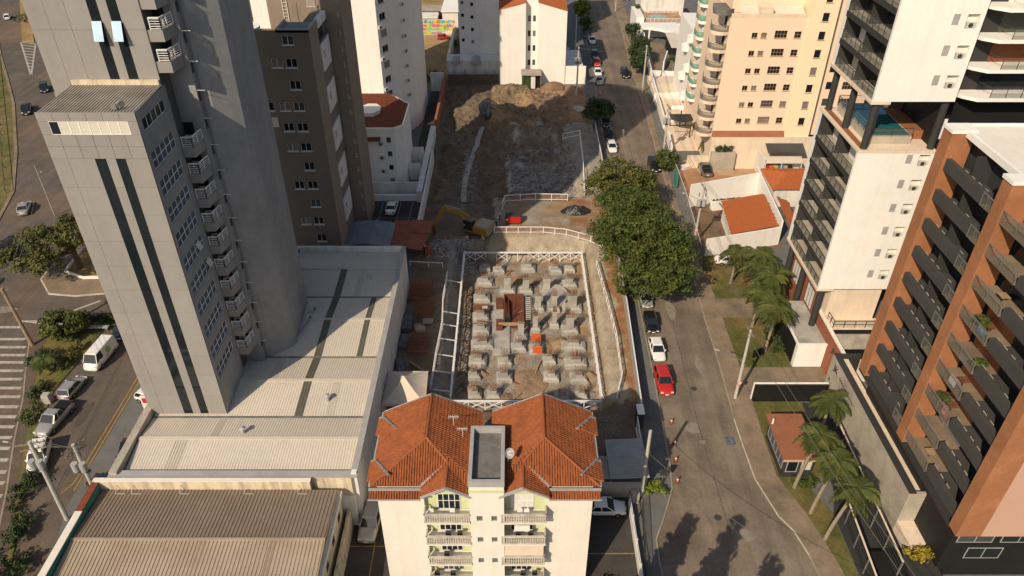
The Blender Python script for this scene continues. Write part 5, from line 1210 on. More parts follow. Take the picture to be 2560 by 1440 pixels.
# ================================================================ WHITE TOWER WITH DARK BALCONY FACE
wb = thing('white_black_tower', 'white tower with dark balcony face and an open pool deck between its two blocks', 'tower', (41, 79, 0))
XL, XR, YF, YB = 37.0, 45.4, 73.5, 85.6
def wb_block(z0, z1, n):
    st = (z1 - z0) / n
    ops = [(5.4, 6.05, z0 + st * k + 1.7, z0 + st * k + 2.75) for k in range(n)] + [(6.75, 7.95, z0 + st * k + 1.35, z0 + st * k + 2.75) for k in range(n)]
    m = MB(); wall(m, (XL, YF), (1, 0), XR - XL, z0, z1, ops, .45)
    m.box(XL + 1.9, XR, YF + .47, YB, z0 + .02, z1 - .02); m.box(XL, XL + 1.9, YF + .01, YF + .35, z0 + .02, z1 - .02); m.box(XL, XL + 1.9, YB - .9, YB, z0 + .02, z1)
    m.quad((XR, YF, z0), (XR, YF + .47, z0), (XR, YF + .47, z1), (XR, YF, z1)); m.quad((XL, YF, z1), (XR, YF, z1), (XR, YF + .5, z1), (XL, YF + .5, z1)); m.build('wall', 'white_wall', wb)
    for i, (a0, a1, b0, b1) in enumerate(ops):
        if i < n: win(wb, (XL, YF), (1, 0), a0, a1, b0, b1, .02, 0, 7, fm='flashing', pm='flashing', fw=.04, name='vent_grille')
        else:
            m = MB(); m.box(XL + a0, XL + a1, YF + .4, YF + .44, b0, b1); m.build('niche_back', 'cream', wb)
            ac_unit(wb, XL + (a0 + a1) / 2, YF + .22, b0 + .02)
    m = MB(); m.box(XL + .03, XL + 1.8, YB - .935, YB - .905, z0 + .02, z1 - .02); m.build('end_lining', 'charcoal', wb)
    m = MB(); m.box(XL + 1.8, XL + 1.88, YF + .36, YB - .91, z0, z1 - .1); m.build('balcony_backwall', 'charcoal', wb)
    m = MB(); m.box(XL - .12, XL + 1.9, YF + .01, YB - .01, z0 - .32, z0 + .015); m.build('soffit_band', 'beige_wall', wb)
    mid = (YF + YB) / 2
    m = MB(); m.box(XL + .25, XL + 1.8, mid - .08, mid + .08, z0, z1 - .1); m.build('divider', 'charcoal', wb)
    for k in range(n):
        zf = z0 + st * k
        b = MB(); b.box(XL + .02, XL + 1.8, YF + .36, YB - .91, zf + (.016 if k == 0 else -.18), zf + .12); bo = b.build('balcony_floor', 'concrete_raw', wb)
        if k:
            b = MB(); b.box(XL - .1, XL + .02, YF + .36, YB - .91, zf - .45, zf + .14); q = b.build('edge_band', 'charcoal'); q.parent = bo
        for (y0, y1) in ((YF + .4, mid - .1), (mid + .1, YB - .95)):
            b = MB(); b.box(XL + .04, XL + .06, y0, y1, zf + .16, zf + 1.1); q = b.build('glass_panel', 'glass_rail'); q.parent = bo
            b = MB(); b.bar((XL + .05, y0, zf + 1.13), (XL + .05, y1, zf + 1.13), .07)
            for s_ in range(5): yy = y0 + (y1 - y0) * s_ / 4; b.bar((XL + .02, yy, zf + .1), (XL + .02, yy, zf + 1.13), .05)
            q = b.build('rail_frame', 'dark_metal'); q.parent = bo
            win(wb, (XL + 1.79, y0), (0, 1), .5, y1 - y0 - .5, zf + .15, zf + 2.4, -.03, 2, 0, fm='dark_metal', pm=RD.choice(('glass', 'curtain', 'glass_blue', 'glass')), name='balcony_door') if False else None
            dm = MB(); dm.box(XL + 1.72, XL + 1.79, y0 + 1.0, y1 - .5, zf + .14, zf + 2.3); q = dm.build('balcony_door', RD.choice(('glass', 'curtain', 'glass', 'blind', 'glass'))); q.parent = bo
wb_block(9.6, 27.5, 6); wb_block(33.2, 54.2, 7)
# pool deck
m = MB(); m.box(XL - .05, XR, YF - .05, YB + .1, 27.5, 27.75); m.build('deck_slab', 'beige_wall', wb)
m = MB(); m.box(XL + .35, XL + 1.0, YF + .3, YB - .2, 27.753, 27.8); m.build('wood_strip', 'wood_deck', wb)
m = MB(); m.box(38.6, 43.2, 75.2, 84.6, 27.75, 28.7); m.build('pool_wall', 'concrete_raw', wb); m = MB(); m.box(38.8, 43.0, 75.4, 84.4, 28.703, 28.74); m.build('pool_water', 'pool', wb)
m = MB(); m.box(43.2, 45.0, 76.5, 83, 27.753, 28.72); m.build('sun_deck', 'wood_deck', wb); m = MB(); m.box(45.0, 45.35, 75.0, 85.4, 27.753, 33.1); m.build('core_wall', 'black_wall', wb)
m = MB(); m.box(44.9, 58, 82, 84, 27.5, 33.1); m.box(45.4, 58, 76.5, 82, 9, 33.1); m.build('core_block', 'black_wall', wb)
m = MB(); m.box(46.3, 47.2, 76.4, 76.49, 27.8, 30.1); m.build('door', 'white_wall', wb); m = MB(); m.box(48.0, 48.6, 76.4, 76.49, 28, 29.6); m.build('wall_panel', 'white_metal', wb)
for (p, q) in (((38.7, 75.1, 28.7), (43.1, 75.1, 28.7)), ((38.5, 75.2, 28.7), (38.5, 84.6, 28.7)), ((38.6, 84.7, 28.7), (43.2, 84.7, 28.7))):
    p, q = Vector(p), Vector(q); m = MB(); m.quad(p, q, q + Vector((0, 0, .85)), p + Vector((0, 0, .85))); m.build('glass_panel', 'glass_rail', wb)
    m = MB(); m.bar(p + Vector((0, 0, .9)), q + Vector((0, 0, .9)), .06); n = max(2, int((q - p).length / 1.5))
    for i in range(n + 1): a_ = p.lerp(q, i / n); m.bar(a_, a_ + Vector((0, 0, .9)), .05)
    m.build('rail_frame', 'dark_metal', wb)
for (x, y) in ((37.75, 74.1), (37.75, 79.6), (37.75, 85.0), (44.9, 74.1)):
    MB().tube((x, y, 27.76), (x, y, 32.87), .38, n=16).build('column', 'charcoal', wb)
# ground floors under the block
m = MB(); m.box(38.9, 45, 73.9, 86, 0, 9.2); m.build('ground_block', 'beige_wall', wb)
m = MB(); m.box(38.55, 38.88, 66.6, 86.5, 0, 5.2); m.box(38.55, 38.88, 76, 86.5, 5.2, 8.6); m.build('red_wall', 'rust_red', wb)
m = MB(); m.box(38.5, 38.95, 66.55, 76, 5.203, 5.35); m.build('wall_cap', 'cream', wb)
for y in (77.0, 82.5): win(wb, (38.55, y), (0, 1), 0, 2.6, 3.6, 6.6, -.02, 2, 0, fm='charcoal', pm='curtain', fw=.1)
for (x, y) in ((37.9, 74.4), (37.9, 80.4), (37.9, 85.3)): MB().tube((x, y, 3.0), (x, y, 9.27), .4, n=16).build('column', 'charcoal', wb)
m = MB(); m.box(35.0, 38.5, 70.3, 79.5, 0, 3.4); m.build('entrance_block', 'white_wall', wb); m = MB(); m.box(35.0, 38.5, 70.35, 79.4, 3.403, 3.45); m.build('terrace_slab', 'concrete', wb); m = MB(); m.box(34.9, 38.5, 70.22, 70.5, 3.4, 3.62); m.box(34.88, 35.1, 70.5, 79.4, 3.4, 3.62); m.build('parapet', 'white_wall', wb)
m = MB(); m.box(34.9, 34.99, 71, 79, .1, 3.3); m.build('dark_slat_wall', 'black_wall', wb)
# neighbouring balcony terrace
m = MB(); m.box(39.3, 46, 71.9, 73.9, 4.6, 4.85); m.build('side_terrace', 'beige_wall', wb); railing(wb, [(39.4, 73.8, 4.85), (39.4, 72, 4.85), (46, 72, 4.85)], 1.05, nbar=1, m='dark_metal', posts=1.2)
m = MB(); m.quad((39.45, 72.03, 4.9), (46, 72.03, 4.9), (46, 72.03, 5.85), (39.45, 72.03, 5.85)); m.build('glass_panel', 'glass_rail', wb)
m = MB(); corr(m, 39.3, 46, 69.6, 71.8, 3.4, 4.0, .22, .04); m.build('awning', 'roof_fibre', wb)
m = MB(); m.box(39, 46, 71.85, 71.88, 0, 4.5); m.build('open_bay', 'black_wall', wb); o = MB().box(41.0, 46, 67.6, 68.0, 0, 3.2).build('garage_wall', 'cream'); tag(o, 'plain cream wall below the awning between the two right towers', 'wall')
# ---- tower further right: white curved balconies
ft = thing('terrace_tower', 'dark tower with white angular balcony slabs and glass rails beside the white block', 'tower', (52, 76, 0))
m = MB(); m.box(47.5, 66, 76.8, 92, 33.2, 58); m.box(52, 66, 76.8, 92, 0, 33.2); m.build('wall', 'charcoal', ft)
for k in range(6):
    z = 32.9 + 3.0 * k
    b = MB(); b.prism([(46.0, 77), (47.0, 75.2), (48.2, 74.2), (66, 74.2), (66, 77)], z, z + .35); bo = b.build('balcony', 'white_wall', ft)
    b = MB(); b.box(49.4, 66, 74.35, 74.38, z + .36, z + 1.35); q = b.build('glass_panel', 'glass_rail'); q.parent = bo
    b = MB(); b.bar((49.4, 74.36, z + 1.38), (66, 74.36, z + 1.38), .06); b.bar((49.4, 74.36, z + 1.38), (48.9, 76.8, z + 1.38), .06)
    for s_ in range(9): b.bar((49.4 + s_ * 1.6, 74.36, z + .35), (49.4 + s_ * 1.6, 74.36, z + 1.38), .05)
    q = b.build('rail_frame', 'dark_metal'); q.parent = bo
    b = MB(); b.box(49.2, 65, 76.72, 76.79, z + .36, z + 2.7); q = b.build('glazing', ('curtain', 'glass', 'rust_steel', 'glass_rail')[(k + 1) % 4]); q.parent = bo

# ================================================================ BRICK TOWER
bk = thing('brick_tower', 'brick pillared apartment tower with stacked dark balconies over a concrete podium', 'tower', (45, 50, 0))
ZB0, ZB1, NFL = 8.3, 35.9, 9; ST = 2.97
piers = [(59.4, 60.9), (50.0, 51.3), (39.3, 40.5)]
for (y0, y1) in piers:
    MB().box(37.5, 39.5, y0, y1, ZB0, ZB1).build('brick_pier', 'brick', bk); MB().box(37.4, 39.6, y0 - .08, y1 + .08, ZB1 + .005, ZB1 + .3).build('pier_cap', 'white_wall', bk)
m = MB(); m.box(39.9, 62, 40.6, 60.9, ZB0, ZB1); m.build('core', 'charcoal', bk)
m = MB(); m.box(39.62, 62, 39.3, 40.58, ZB0, ZB1); m.build('end_wall', 'brick_pink', bk)
m = MB(); m.box(37.5, 62, 39.25, 39.3, ZB0, ZB0 + .0) if False else None
m = MB(); m.box(39.5, 39.62, 39.3, 40.58, ZB0, ZB1); m.build('brick_return', 'brick', bk)
m = MB(); m.box(39.0, 62, 40.5, 60.7, ZB1 + .005, ZB1 + .12); m.build('roof', 'cream', bk); m = MB(); m.box(38.7, 39.0, 51.3, 59.4, ZB1 - .3, ZB1 + .25); m.box(38.7, 39, 40.5, 50.0, ZB1 - .3, ZB1 + .25); m.box(39.6, 62, 60.72, 60.95, ZB1, ZB1 + .3); m.build('parapet', 'white_wall', bk)
m = MB(); m.box(41, 42.2, 51.5, 52.6, ZB1 + .13, ZB1 + .35); m.build('roof_hatch', 'concrete', bk)
for k in range(9):
    z = 8.9 + ST * k
    for (y0, y1, part) in ((51.32, 59.38, 0), (40.52, 49.98, 1)):
        b = MB(); b.box(38.0, 39.9, y0, y1, z - .2, z); bo = b.build('balcony', 'charcoal2', bk)
        yb = y0 if part == 0 else y0
        # dark parapet beam along part of the bay, glass rail on the rest
        ysp = (y0 + 1.6) if part == 0 else (y1 - 4.2)
        b = MB(); 
        if part == 0: b.box(37.75, 38.2, ysp, y1, z - .1, z + .95)
        else: b.box(37.75, 38.2, y0, ysp, z - .1, z + .95)
        q = b.build('parapet_beam', 'charcoal2'); q.parent = bo
        gl = (y0, ysp) if part == 0 else (ysp, y1)
        b = MB(); b.box(37.6, 39.75, gl[0] + .02, gl[1] - .02, z + .001, z + .04); q = b.build('balcony_deck', 'pavement'); q.parent = bo
        b = MB(); b.box(37.58, 37.6, gl[0], gl[1], z + .05, z + 1.1); q = b.build('glass_panel', 'glass_rail'); q.parent = bo
        b = MB(); b.bar((37.59, gl[0], z + 1.13), (37.59, gl[1], z + 1.13), .07); b.bar((37.6, gl[0] + .05, z), (37.6, gl[0] + .05, z + 1.13), .06); b.bar((37.6, gl[1] - .05, z), (37.6, gl[1] - .05, z + 1.13), .06); b.bar((37.6, (gl[0] + gl[1]) / 2, z), (37.6, (gl[0] + gl[1]) / 2, z + 1.13), .05)
        q = b.build('rail_frame', 'metal'); q.parent = bo
        b = MB(); n_ = 5
        for s_ in range(n_):
            if RD.random() < .75: yy = (ysp if part == 0 else y0) + .5 + s_ * 1.1; b.box(38.3, 38.36, yy, yy + .5, z + .5, z + .9)
        if b.v: q = b.build('louvre_slats', 'concrete_raw'); q.parent = bo
        b = MB(); b.box(39.78, 39.89, gl[0] + .2, gl[1] - .2, z + .05, z + 2.3); q = b.build('glazing', RD.choice(('glass', 'brick', 'glass', 'brick', 'curtain'))); q.parent = bo
        if part == 0:
            b = MB(); b.box(38.3, 39.89, y0 + 4.9, y0 + 5.0, z, z + 2.6); q = b.build('divider', 'charcoal'); q.parent = bo
        else:
            if k % 3 != 1:
                t = thing('balcony_table', 'small table with chairs and clutter on a glass fronted balcony of the brick tower', 'table', (38.8, 47.6, z), 0, 'tables on the brick tower balconies')
                MB().box(38.4, 39.1, 47.2, 48.0, z + .7, z + .75).build('top', RD.choice(('sign_white', 'wood', 'rust_steel')), t); MB().box(38.7, 38.8, 47.55, 47.65, z + .04, z + .7).build('leg', 'dark_metal', t)
m = MB(); m.box(37.55, 39.5, 40.5, 60.9, ZB0 - .35, ZB0 - .02); m.build('base_slab', 'charcoal', bk)
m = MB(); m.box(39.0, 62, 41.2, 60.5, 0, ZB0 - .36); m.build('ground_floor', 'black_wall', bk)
for (x, z) in ((39.6, 4.9), (43.5, 4.9), (41, 2.6)): win(bk, (x, 41.2), (1, 0), 0, 3.2, z, z + 1.5, -.05, 1, 0, fm='flashing', pm='glass', fw=.07)
# concrete podium with lettering
pr_ = thing('concrete_podium', 'board marked concrete podium wall with dark lettering below the brick tower', 'wall', (38.5, 56, 0))
MB().box(37.35, 37.65, 46.0, 66.3, 0, 5.55).build('side_wall', 'concrete_raw', pr_); MB().box(37.65, 39.9, 46.0, 46.3, 1.6, 5.55).build('end_wall', 'concrete_raw', pr_); MB().box(37.65, 40.5, 66.0, 66.3, 0, 5.55).build('end_wall', 'charcoal', pr_)
MB().box(37.36, 38.05, 46.02, 66.28, 5.553, 5.66).build('coping', 'charcoal', pr_); MB().box(37.66, 37.9, 46.3, 66.0, 5.0, 5.55).build('inner_band', 'charcoal', pr_)
MB().box(37.66, 39.1, 46.3, 66.0, 4.6, 4.95).build('terrace_floor', 'beige_wall', pr_); MB().box(37.36, 39.0, 43.4, 46.0, 0, 1.6).build('plinth', 'beige_wall', pr_)
for i in range(11): MB().bar((37.34, 46.1 + i * 2.02, 5.0), (37.34, 46.1 + i * 2.02, .2), .03).build('board_joint', 'pavement', pr_) if False else None
def text(body, size, M_, parent, m_='letter', name='lettering'):
    cu = bpy.data.curves.new(name, 'FONT'); cu.body = body; cu.size = size; cu.extrude = .03; cu.materials.append(MATS[m_])
    tmp = bpy.data.objects.new(name, cu); COL.objects.link(tmp)
    me_ = bpy.data.meshes.new_from_object(tmp.evaluated_get(bpy.context.evaluated_depsgraph_get())); bpy.data.objects.remove(tmp)
    return link(name, me_, parent, M_)
def facing_left(x, y, z): return Matrix(((0, 0, -1, x), (-1, 0, 0, y), (0, 1, 0, z), (0, 0, 0, 1)))
text('JK', 1.15, facing_left(37.32, 65.2, 4.1), pr_); text('Jk', .45, facing_left(37.32, 65.6, 2.3), pr_); text('Jk', .45, facing_left(37.32, 63.4, 1.9), pr_)
m = MB(); pp = None
for i in range(40):
    y = 63.4 - i * .11; z = 4.3 + .16 * math.sin(i * 1.7) * (1 - i / 60) - i * .006; q = Vector((37.31, y, z))
    if pp: m.bar(pp, q, .05)
    pp = q
m.build('script_lettering', 'letter', pr_)
text('JK', 1.0, facing_left(38.53, 69.0, 3.6), wb)
# dark fences and ramp in front of the podium
sheet('ramp', [(32.3, 36), (37.3, 36), (37.3, 63.9), (34.1, 63.9), (34.1, 52.9), (32.3, 48)], .03, 'charcoal')
for (lb, x0, y0, x1, y1, zz) in (('dark slatted fence running beside the palm lawn to the gatehouse', 32.5, 38.5, 33.6, 55.3, 2.2), ('dark slatted fence between the ramp and the concrete podium wall', 35.2, 40.5, 35.6, 58.0, 2.8)):
    t = thing('slat_fence', lb, 'fence', ((x0 + x1) / 2, (y0 + y1) / 2, 0))
    for k in range(7): MB().bar((x0, y0, .25 + k * zz / 7), (x1, y1, .25 + k * zz / 7), .05, .1).build('slat', 'charcoal', t)
    for i in range(7): f_ = i / 6; MB().bar((x0 + (x1 - x0) * f_, y0 + (y1 - y0) * f_, 0), (x0 + (x1 - x0) * f_, y0 + (y1 - y0) * f_, zz + .15), .12).build('post', 'concrete_dark', t)
    MB().bar((x0, y0, zz + .18), (x1, y1, zz + .18), .16, .06).build('cap', 'beige_wall', t)
o = MB().box(36.4, 39.2, 38.5, 42.9, 0, 1.2).build('planter', 'charcoal'); tag(o, 'dark planter box with yellow shrubs at the podium foot', 'planter')
o = MB().box(33.6, 36.4, 39.8, 43.0, 0, 1.0).build('planter', 'black_wall'); tag(o, 'black planter with brown soil next to the dark ramp fence', 'planter')
o = MB().box(28.3, 36.85, 64.1, 64.4, 0, 2.5).build('black_screen_wall', 'black_wall'); tag(o, 'black screen wall between the forecourt and the gatehouse lawn', 'wall')
o = MB().box(28.2, 36.9, 64.42, 64.6, 0, 2.62).build('white_screen_wall', 'white_wall'); tag(o, 'thin white wall line behind the black screen wall', 'wall')
# gatehouse
gh = thing('gatehouse', 'small gatehouse with flat terracotta roof and dark glazed sides', 'gatehouse', (29.9, 55.6, 0))
MB().box(28.3, 31.4, 52.7, 58.4, 0, 3.0).build('wall', 'charcoal', gh); MB().box(27.9, 31.8, 52.25, 58.9, 3.0, 3.2).build('roof', 'terracotta', gh)
MB().box(27.86, 31.84, 52.21, 52.24, 2.95, 3.24).build('fascia', 'brick_pink', gh)
win(gh, (28.28, 58.2), (0, -1), .2, 5.2, 1.0, 2.7, -.02, 4, 0, fm='flashing', pm='glass_blue', fw=.08); win(gh, (28.3, 52.7), (1, 0), .3, 1.5, .9, 2.6, -.03, 0, 0, fm='flashing', pm='glass', fw=.1); win(gh, (28.3, 52.7), (1, 0), 1.8, 2.9, 1.2, 2.6, -.03, 0, 0, fm='flashing', pm='blind', fw=.05)
MB().tube((28.2, 57.4, 3.2), (28.2, 57.4, 3.9), .1).build('roof_lamp', 'white_metal', gh)

# ================================================================ PINK TOWER
pk = thing('pink_tower', 'pink and yellow apartment tower with curved corner balconies', 'tower', (44, 132, 0))
ops = []
for k in range(6):
    z = 8.6 + 3.02 * k
    for (x, w_, h_) in ((40.5, .95, .9), (42.05, .95, .9), (44.87, 2.1, 1.25), (47.7, 1.15, 1.1)): ops.append((x - w_ / 2 - 36.1, x + w_ / 2 - 36.1, z, z + h_))
m = MB(); wall(m, (36.1, 126), (1, 0), 12.9, 6.2, 27, ops, .2); m.quad((36.1, 150, 0), (36.1, 126, 0), (36.1, 126, 27), (36.1, 150, 27)); m.box(36.12, 49, 126.25, 150, 0, 26.9); m.build('wall', 'pink_wall', pk)
for i, (a0, a1, b0, b1) in enumerate(ops): win(pk, (36.1, 126), (1, 0), a0, a1, b0, b1, .14, 3 if a1 - a0 > 1.5 else 1, 1 if a1 - a0 > 1 else 0, fm='wood', pm='glass', fw=.05, sill=1)
ops = [(2.0, 3.1, 8.4 + 3.02 * k, 9.8 + 3.02 * k) for k in range(9)] + [(10.2, 12, 8.6 + 3.02 * k, 9.8 + 3.02 * k) for k in range(6)]
m = MB(); wall(m, (49, 125.6), (1, 0), 4.4, 6.0, 40, ops[:9], .2); m.quad((49, 126, 6), (49, 125.6, 6), (49, 125.6, 40), (49, 126, 40)); m.box(49.02, 53.4, 125.85, 150, 0, 39.9); m.build('yellow_wall', 'yellow_wall', pk)
m = MB(); wall(m, (53.4, 127), (1, 0), 9, 6, 40, [(1.5, 2.6, z_[2], z_[3]) for z_ in ops[:8]] + [(4.4, 6.4, z_[2], z_[3]) for z_ in ops[:8]], .2); m.build('rear_wall', 'pink_wall', pk)
for (a0, a1, b0, b1) in ops[:9]: win(pk, (49, 125.6), (1, 0), a0, a1, b0, b1, .14, 0, 0, fm='wood', pm='glass', fw=.05, sill=1)
for (a0, a1, b0, b1) in ops[:8]:
    win(pk, (53.4, 127), (1, 0), 1.5, 2.6, b0, b1, .14, 0, 0, fm='wood', pm='glass'); win(pk, (53.4, 127), (1, 0), 4.4, 6.4, b0, b1, .14, 3, 1, fm='wood', pm='glass')
m = MB(); m.box(37.0, 49, 129.5, 150, 27, 40); m.build('penthouse', 'pink_wall', pk); m = MB(); m.box(36.2, 49.0, 126.0, 126.3, 27, 27.6); m.box(36.2, 36.5, 126.3, 140, 27, 27.6); m.build('roof_parapet', 'beige_wall', pk)
m = MB(); corr(m, 38, 48.6, 126.6, 129.4, 27.1, 28.2, .3, .05); m.build('roof_sheet', 'roof_metal', pk); m = MB(); m.box(41, 43, 126.4, 129, 27.6, 28.6); m.build('roof_duct', 'beige_wall', pk)
m = MB(); m.quad((36.1, 125.3, 6.3), (49, 125.3, 6.3), (49, 125.98, 7.2), (36.1, 125.98, 7.2)); m.quad((36.1, 125.3, 6.3), (36.1, 125.98, 7.2), (36.1, 125.98, 6.2), (36.1, 125.3, 6.2)); m.build('base_band', 'terracotta', pk)
m = MB(); m.box(36.0, 60, 125.31, 125.6, 0, 6.25); m.build('podium_wall', 'beige_wall', pk)
for k in range(8):
    z = 6.2 + 3.02 * k
    arc = [(35.2 + 1.75 * math.cos(rad(t_)), 127.9 + 1.75 * math.sin(rad(t_))) for t_ in range(150, 331, 20)]
    pts_ = [(36.09, 130.6), (34.0, 130.6)] + arc + [(36.09, 126.9)]
    if k == 7:
        MB().prism(pts_, z, z + .9).build('balcony_roof', 'concrete_dark', pk); continue
    bo = MB().prism(pts_, z - .25, z + .35).build('balcony', 'beige_wall', pk)
    m = MB(); rp = [Vector((34.05, 130.5, z + .35))] + [Vector((p[0], p[1], z + .35)) for p in arc]
    for a_, b_ in zip(rp, rp[1:]):
        m.bar(a_ + Vector((0, 0, .95)), b_ + Vector((0, 0, .95)), .07); m.bar(a_ + Vector((0, 0, .1)), b_ + Vector((0, 0, .1)), .05)
        for s_ in range(5): c_ = a_.lerp(b_, s_ / 5); m.bar(c_, c_ + Vector((0, 0, .95)), .045)
    r = m.build('railing', 'concrete_dark'); r.parent = bo
    m = MB(); m.box(36.0, 36.08, 128.0, 129.2, z + .36, z + 2.5); q = m.build('balcony_door', 'glass'); q.parent = bo
for k in range(8):
    z = 6.5 + 3.02 * k
    bo = MB().prism([(36.09, 142.2), (36.09, 146.4), (35.3, 146.2), (34.9, 145.4), (34.9, 143.2), (35.3, 142.4)][::-1], z - .3, z + .25).build('balcony', 'white_wall', pk)
    m = MB()
    for a_, b_ in (((34.92, 143.3), (34.92, 145.3)), ((35.3, 142.42), (34.92, 143.3)), ((34.92, 145.3), (35.3, 146.15)), ((35.3, 142.42), (36, 142.25))): m.quad((*a_, z + .26), (*b_, z + .26), (*b_, z + 1.3), (*a_, z + 1.3))
    q = m.build('glass_panel', 'glass_green'); q.parent = bo
    m = MB(); m.box(36.02, 36.08, 143.2, 145.4, z + .3, z + 2.4); q = m.build('balcony_door', 'sign_white'); q.parent = bo
t = thing('white_annex', 'white wing with small rounded terraces left of the pink tower', 'building', (38.5, 158, 0))
MB().box(36.6, 46, 151, 166, 0, 17).build('wall', 'white_wall', t)
for k in range(5): MB().tube((36.9, 152.5 + (k % 2) * 4, 3 + 3 * k), (36.9, 152.5 + (k % 2) * 4, 4.1 + 3 * k), 1.5, n=18).build('terrace', 'white_wall', t)

# ================================================================ HOUSES ON THE RIGHT
sheet('dirt_lot', [(30.4, 128), (30.2, 113), (42.4, 117.2), (45.5, 124), (46.5, 133), (37.8, 130.5)], .02, 'red_dirt')
sheet('house_court', [(29.2, 111), (28.9, 98), (42, 98), (42, 113.5)], .02, 'dirt')
hs = thing('corner_house', 'white house with one sloping orange tiled roof behind white walls', 'house', (37, 103, 0))
MB().add([(33.8, 97.9, 0), (41.3, 100, 0), (41.4, 108.2, 0), (34.3, 106.4, 0), (33.8, 97.9, 2.7), (41.3, 100, 2.9), (41.4, 108.2, 3.3), (34.3, 106.4, 3.1)], [(0, 1, 5, 4), (1, 2, 6, 5), (2, 3, 7, 6), (3, 0, 4, 7), (4, 5, 6, 7)]).build('wall', 'white_wall', hs)
tb = MB(); tl = MB(); tiles(tl, [(33.3, 97.3, 2.85), (41.2, 99.6, 3.0), (41.3, 108.6, 3.65), (33.9, 106.6, 3.45)], .3, .42, .07, tb); tb.build('roof_deck', 'tile_far', hs); tl.build('roof_tiles', 'tile_far', hs, kind='stuff')
def wallseg(parent, p, q, h0, h1, th=.25, m_='white_wall', name='wall'):
    d = (Vector(q) - Vector(p)).normalized(); nrm = Vector((-d.y, d.x)) * th; P4 = [Vector(p), Vector(q), Vector(q) + nrm, Vector(p) + nrm]
    return MB().prism([tuple(v) for v in P4], h0, h1).build(name, m_, parent)
wallseg(hs, (29.3, 95.4), (41.4, 98.9), 0, 3.1); wallseg(hs, (41.5, 98.9), (42.6, 117.5), 0, 4.3); wallseg(hs, (29.8, 110.8), (42.3, 115.2), 0, 4.2, .25); wallseg(hs, (33.5, 109.5), (38.5, 110.6), 0, 1.5, .9)
o = MB(); 
for k in range(90): 
    f_ = RD.random(); x, y = 33.6 + 4.8 * f_, 110.2 + 1.0 * f_; s_ = RD.uniform(.12, .25); o.add([(x - s_, y, 1.5), (x + s_, y, 1.55), (x + RD.uniform(-.2, .2), y - .2, 1.5 + s_ * 2)], [(0, 1, 2)])
tag(o.build('planter_plants', 'leaf_olive', kind='stuff'), 'small plants in the white planter on the house wall', 'plants')
h2 = thing('rear_house', 'house with hipped orange tiled roof beside the white tower', 'house', (47, 115, 0))
MB().box(43.9, 52, 111, 118, 0, 3.4).build('wall', 'white_dirty', h2); tb = MB(); tl = MB()
for q in ([(43.3, 110.6, 3.4), (52.5, 110.6, 3.4), (50, 114.4, 4.9), (46.8, 114.4, 4.9)], [(43.3, 118.4, 3.4), (43.3, 110.6, 3.4), (46.8, 114.4, 4.9)], [(52.5, 118.4, 3.4), (43.3, 118.4, 3.4), (46.8, 114.4, 4.9), (50, 114.4, 4.9)]): tiles(tl, q, .3, .42, .07, tb)
tb.build('roof_deck', 'tile_far', h2); tl.build('roof_tiles', 'tile_far', h2, kind='stuff')
tb = MB(); tiles(tb, [(42.9, 99.5, 3.0), (44.4, 99.2, 2.6), (45.3, 108, 2.6), (43.6, 109, 3.0)], .3, .42, .07, tb); tb.build('lean_to_roof', 'tile_far', h2)
sh = thing('bin_shelter', 'white shelter with pale sheet roof and dark shade net over coloured bins', 'shelter', (48, 122, 0))
m = MB(); corr(m, 44.9, 51.8, 120.9, 122.8, 3.2, 3.7, .25, .04); m.build('roof_sheet', 'roof_metal', sh); m = MB(); n_ = 6
for i in range(n_):
    for j in range(n_):
        f = lambda i_, j_: (45.8 + 6.8 * i_ / n_, 122.85 + 2.4 * j_ / n_, 4.3 + .8 * j_ / n_ - .5 * math.sin(math.pi * i_ / n_) * math.sin(math.pi * j_ / n_))
        m.quad(f(i, j), f(i + 1, j), f(i + 1, j + 1), f(i, j + 1))
m.build('shade_net', 'charcoal2', sh)
MB().box(44.7, 44.9, 120.9, 125.2, 0, 4.0).build('wall', 'white_dirty', sh); MB().box(44.9, 52, 122.82, 122.9, 1.2, 3.6).build('back_wall', 'white_dirty', sh); MB().box(44.9, 53, 119.2, 125.2, 0, 1.2).build('plinth', 'beige_wall', sh)
for x in (45.1, 48.0, 51.5): MB().bar((x, 121.0, 1.2), (x, 121.0, 3.2), .12).build('post', 'white_metal', sh)
for i, (c_, nm) in enumerate((('sign_red', 'red'), ('orange_sheet', 'orange'), ('paint_d', 'yellow'), ('paint_b', 'blue'), ('flashing', 'grey'), ('navy', 'dark blue'))):
    t = thing('recycling_bin', f'{nm} recycling bin standing under the pale sheet roof', 'bin', (45.5 + i * .85, 121.6, 1.2)); x = 45.5 + i * .85; mm = 'car_navy' if c_ == 'navy' else c_
    MB().frus(x, 121.6, .55, .55, .7, .7, 1.2, 2.35).build('body', mm, t); MB().box(x - .37, x + .37, 121.22, 121.98, 2.355, 2.45).build('lid', mm, t)
# planted retaining wall
o = MB().box(36.2, 40.6, 124.4, 125.2, 0, 3.6).build('planter_wall', 'concrete_raw'); tag(o, 'concrete planter wall with palm foliage at the foot of the pink tower', 'planter')
o = MB().box(32.2, 36.1, 125.6, 126.0, 0, 2.4).build('lot_wall', 'beige_wall'); tag(o, 'stained beige wall at the back of the dirt lot', 'wall')
m = MB(); strip(m, [(31.5, 124.6), (36, 127.2), (41, 129.5), (46, 130)], 1.2, .02, .5, 1.); tag(m.build('lot_kerb', 'white_dirty'), 'pale raised kerb around the back of the dirt lot', 'kerb')
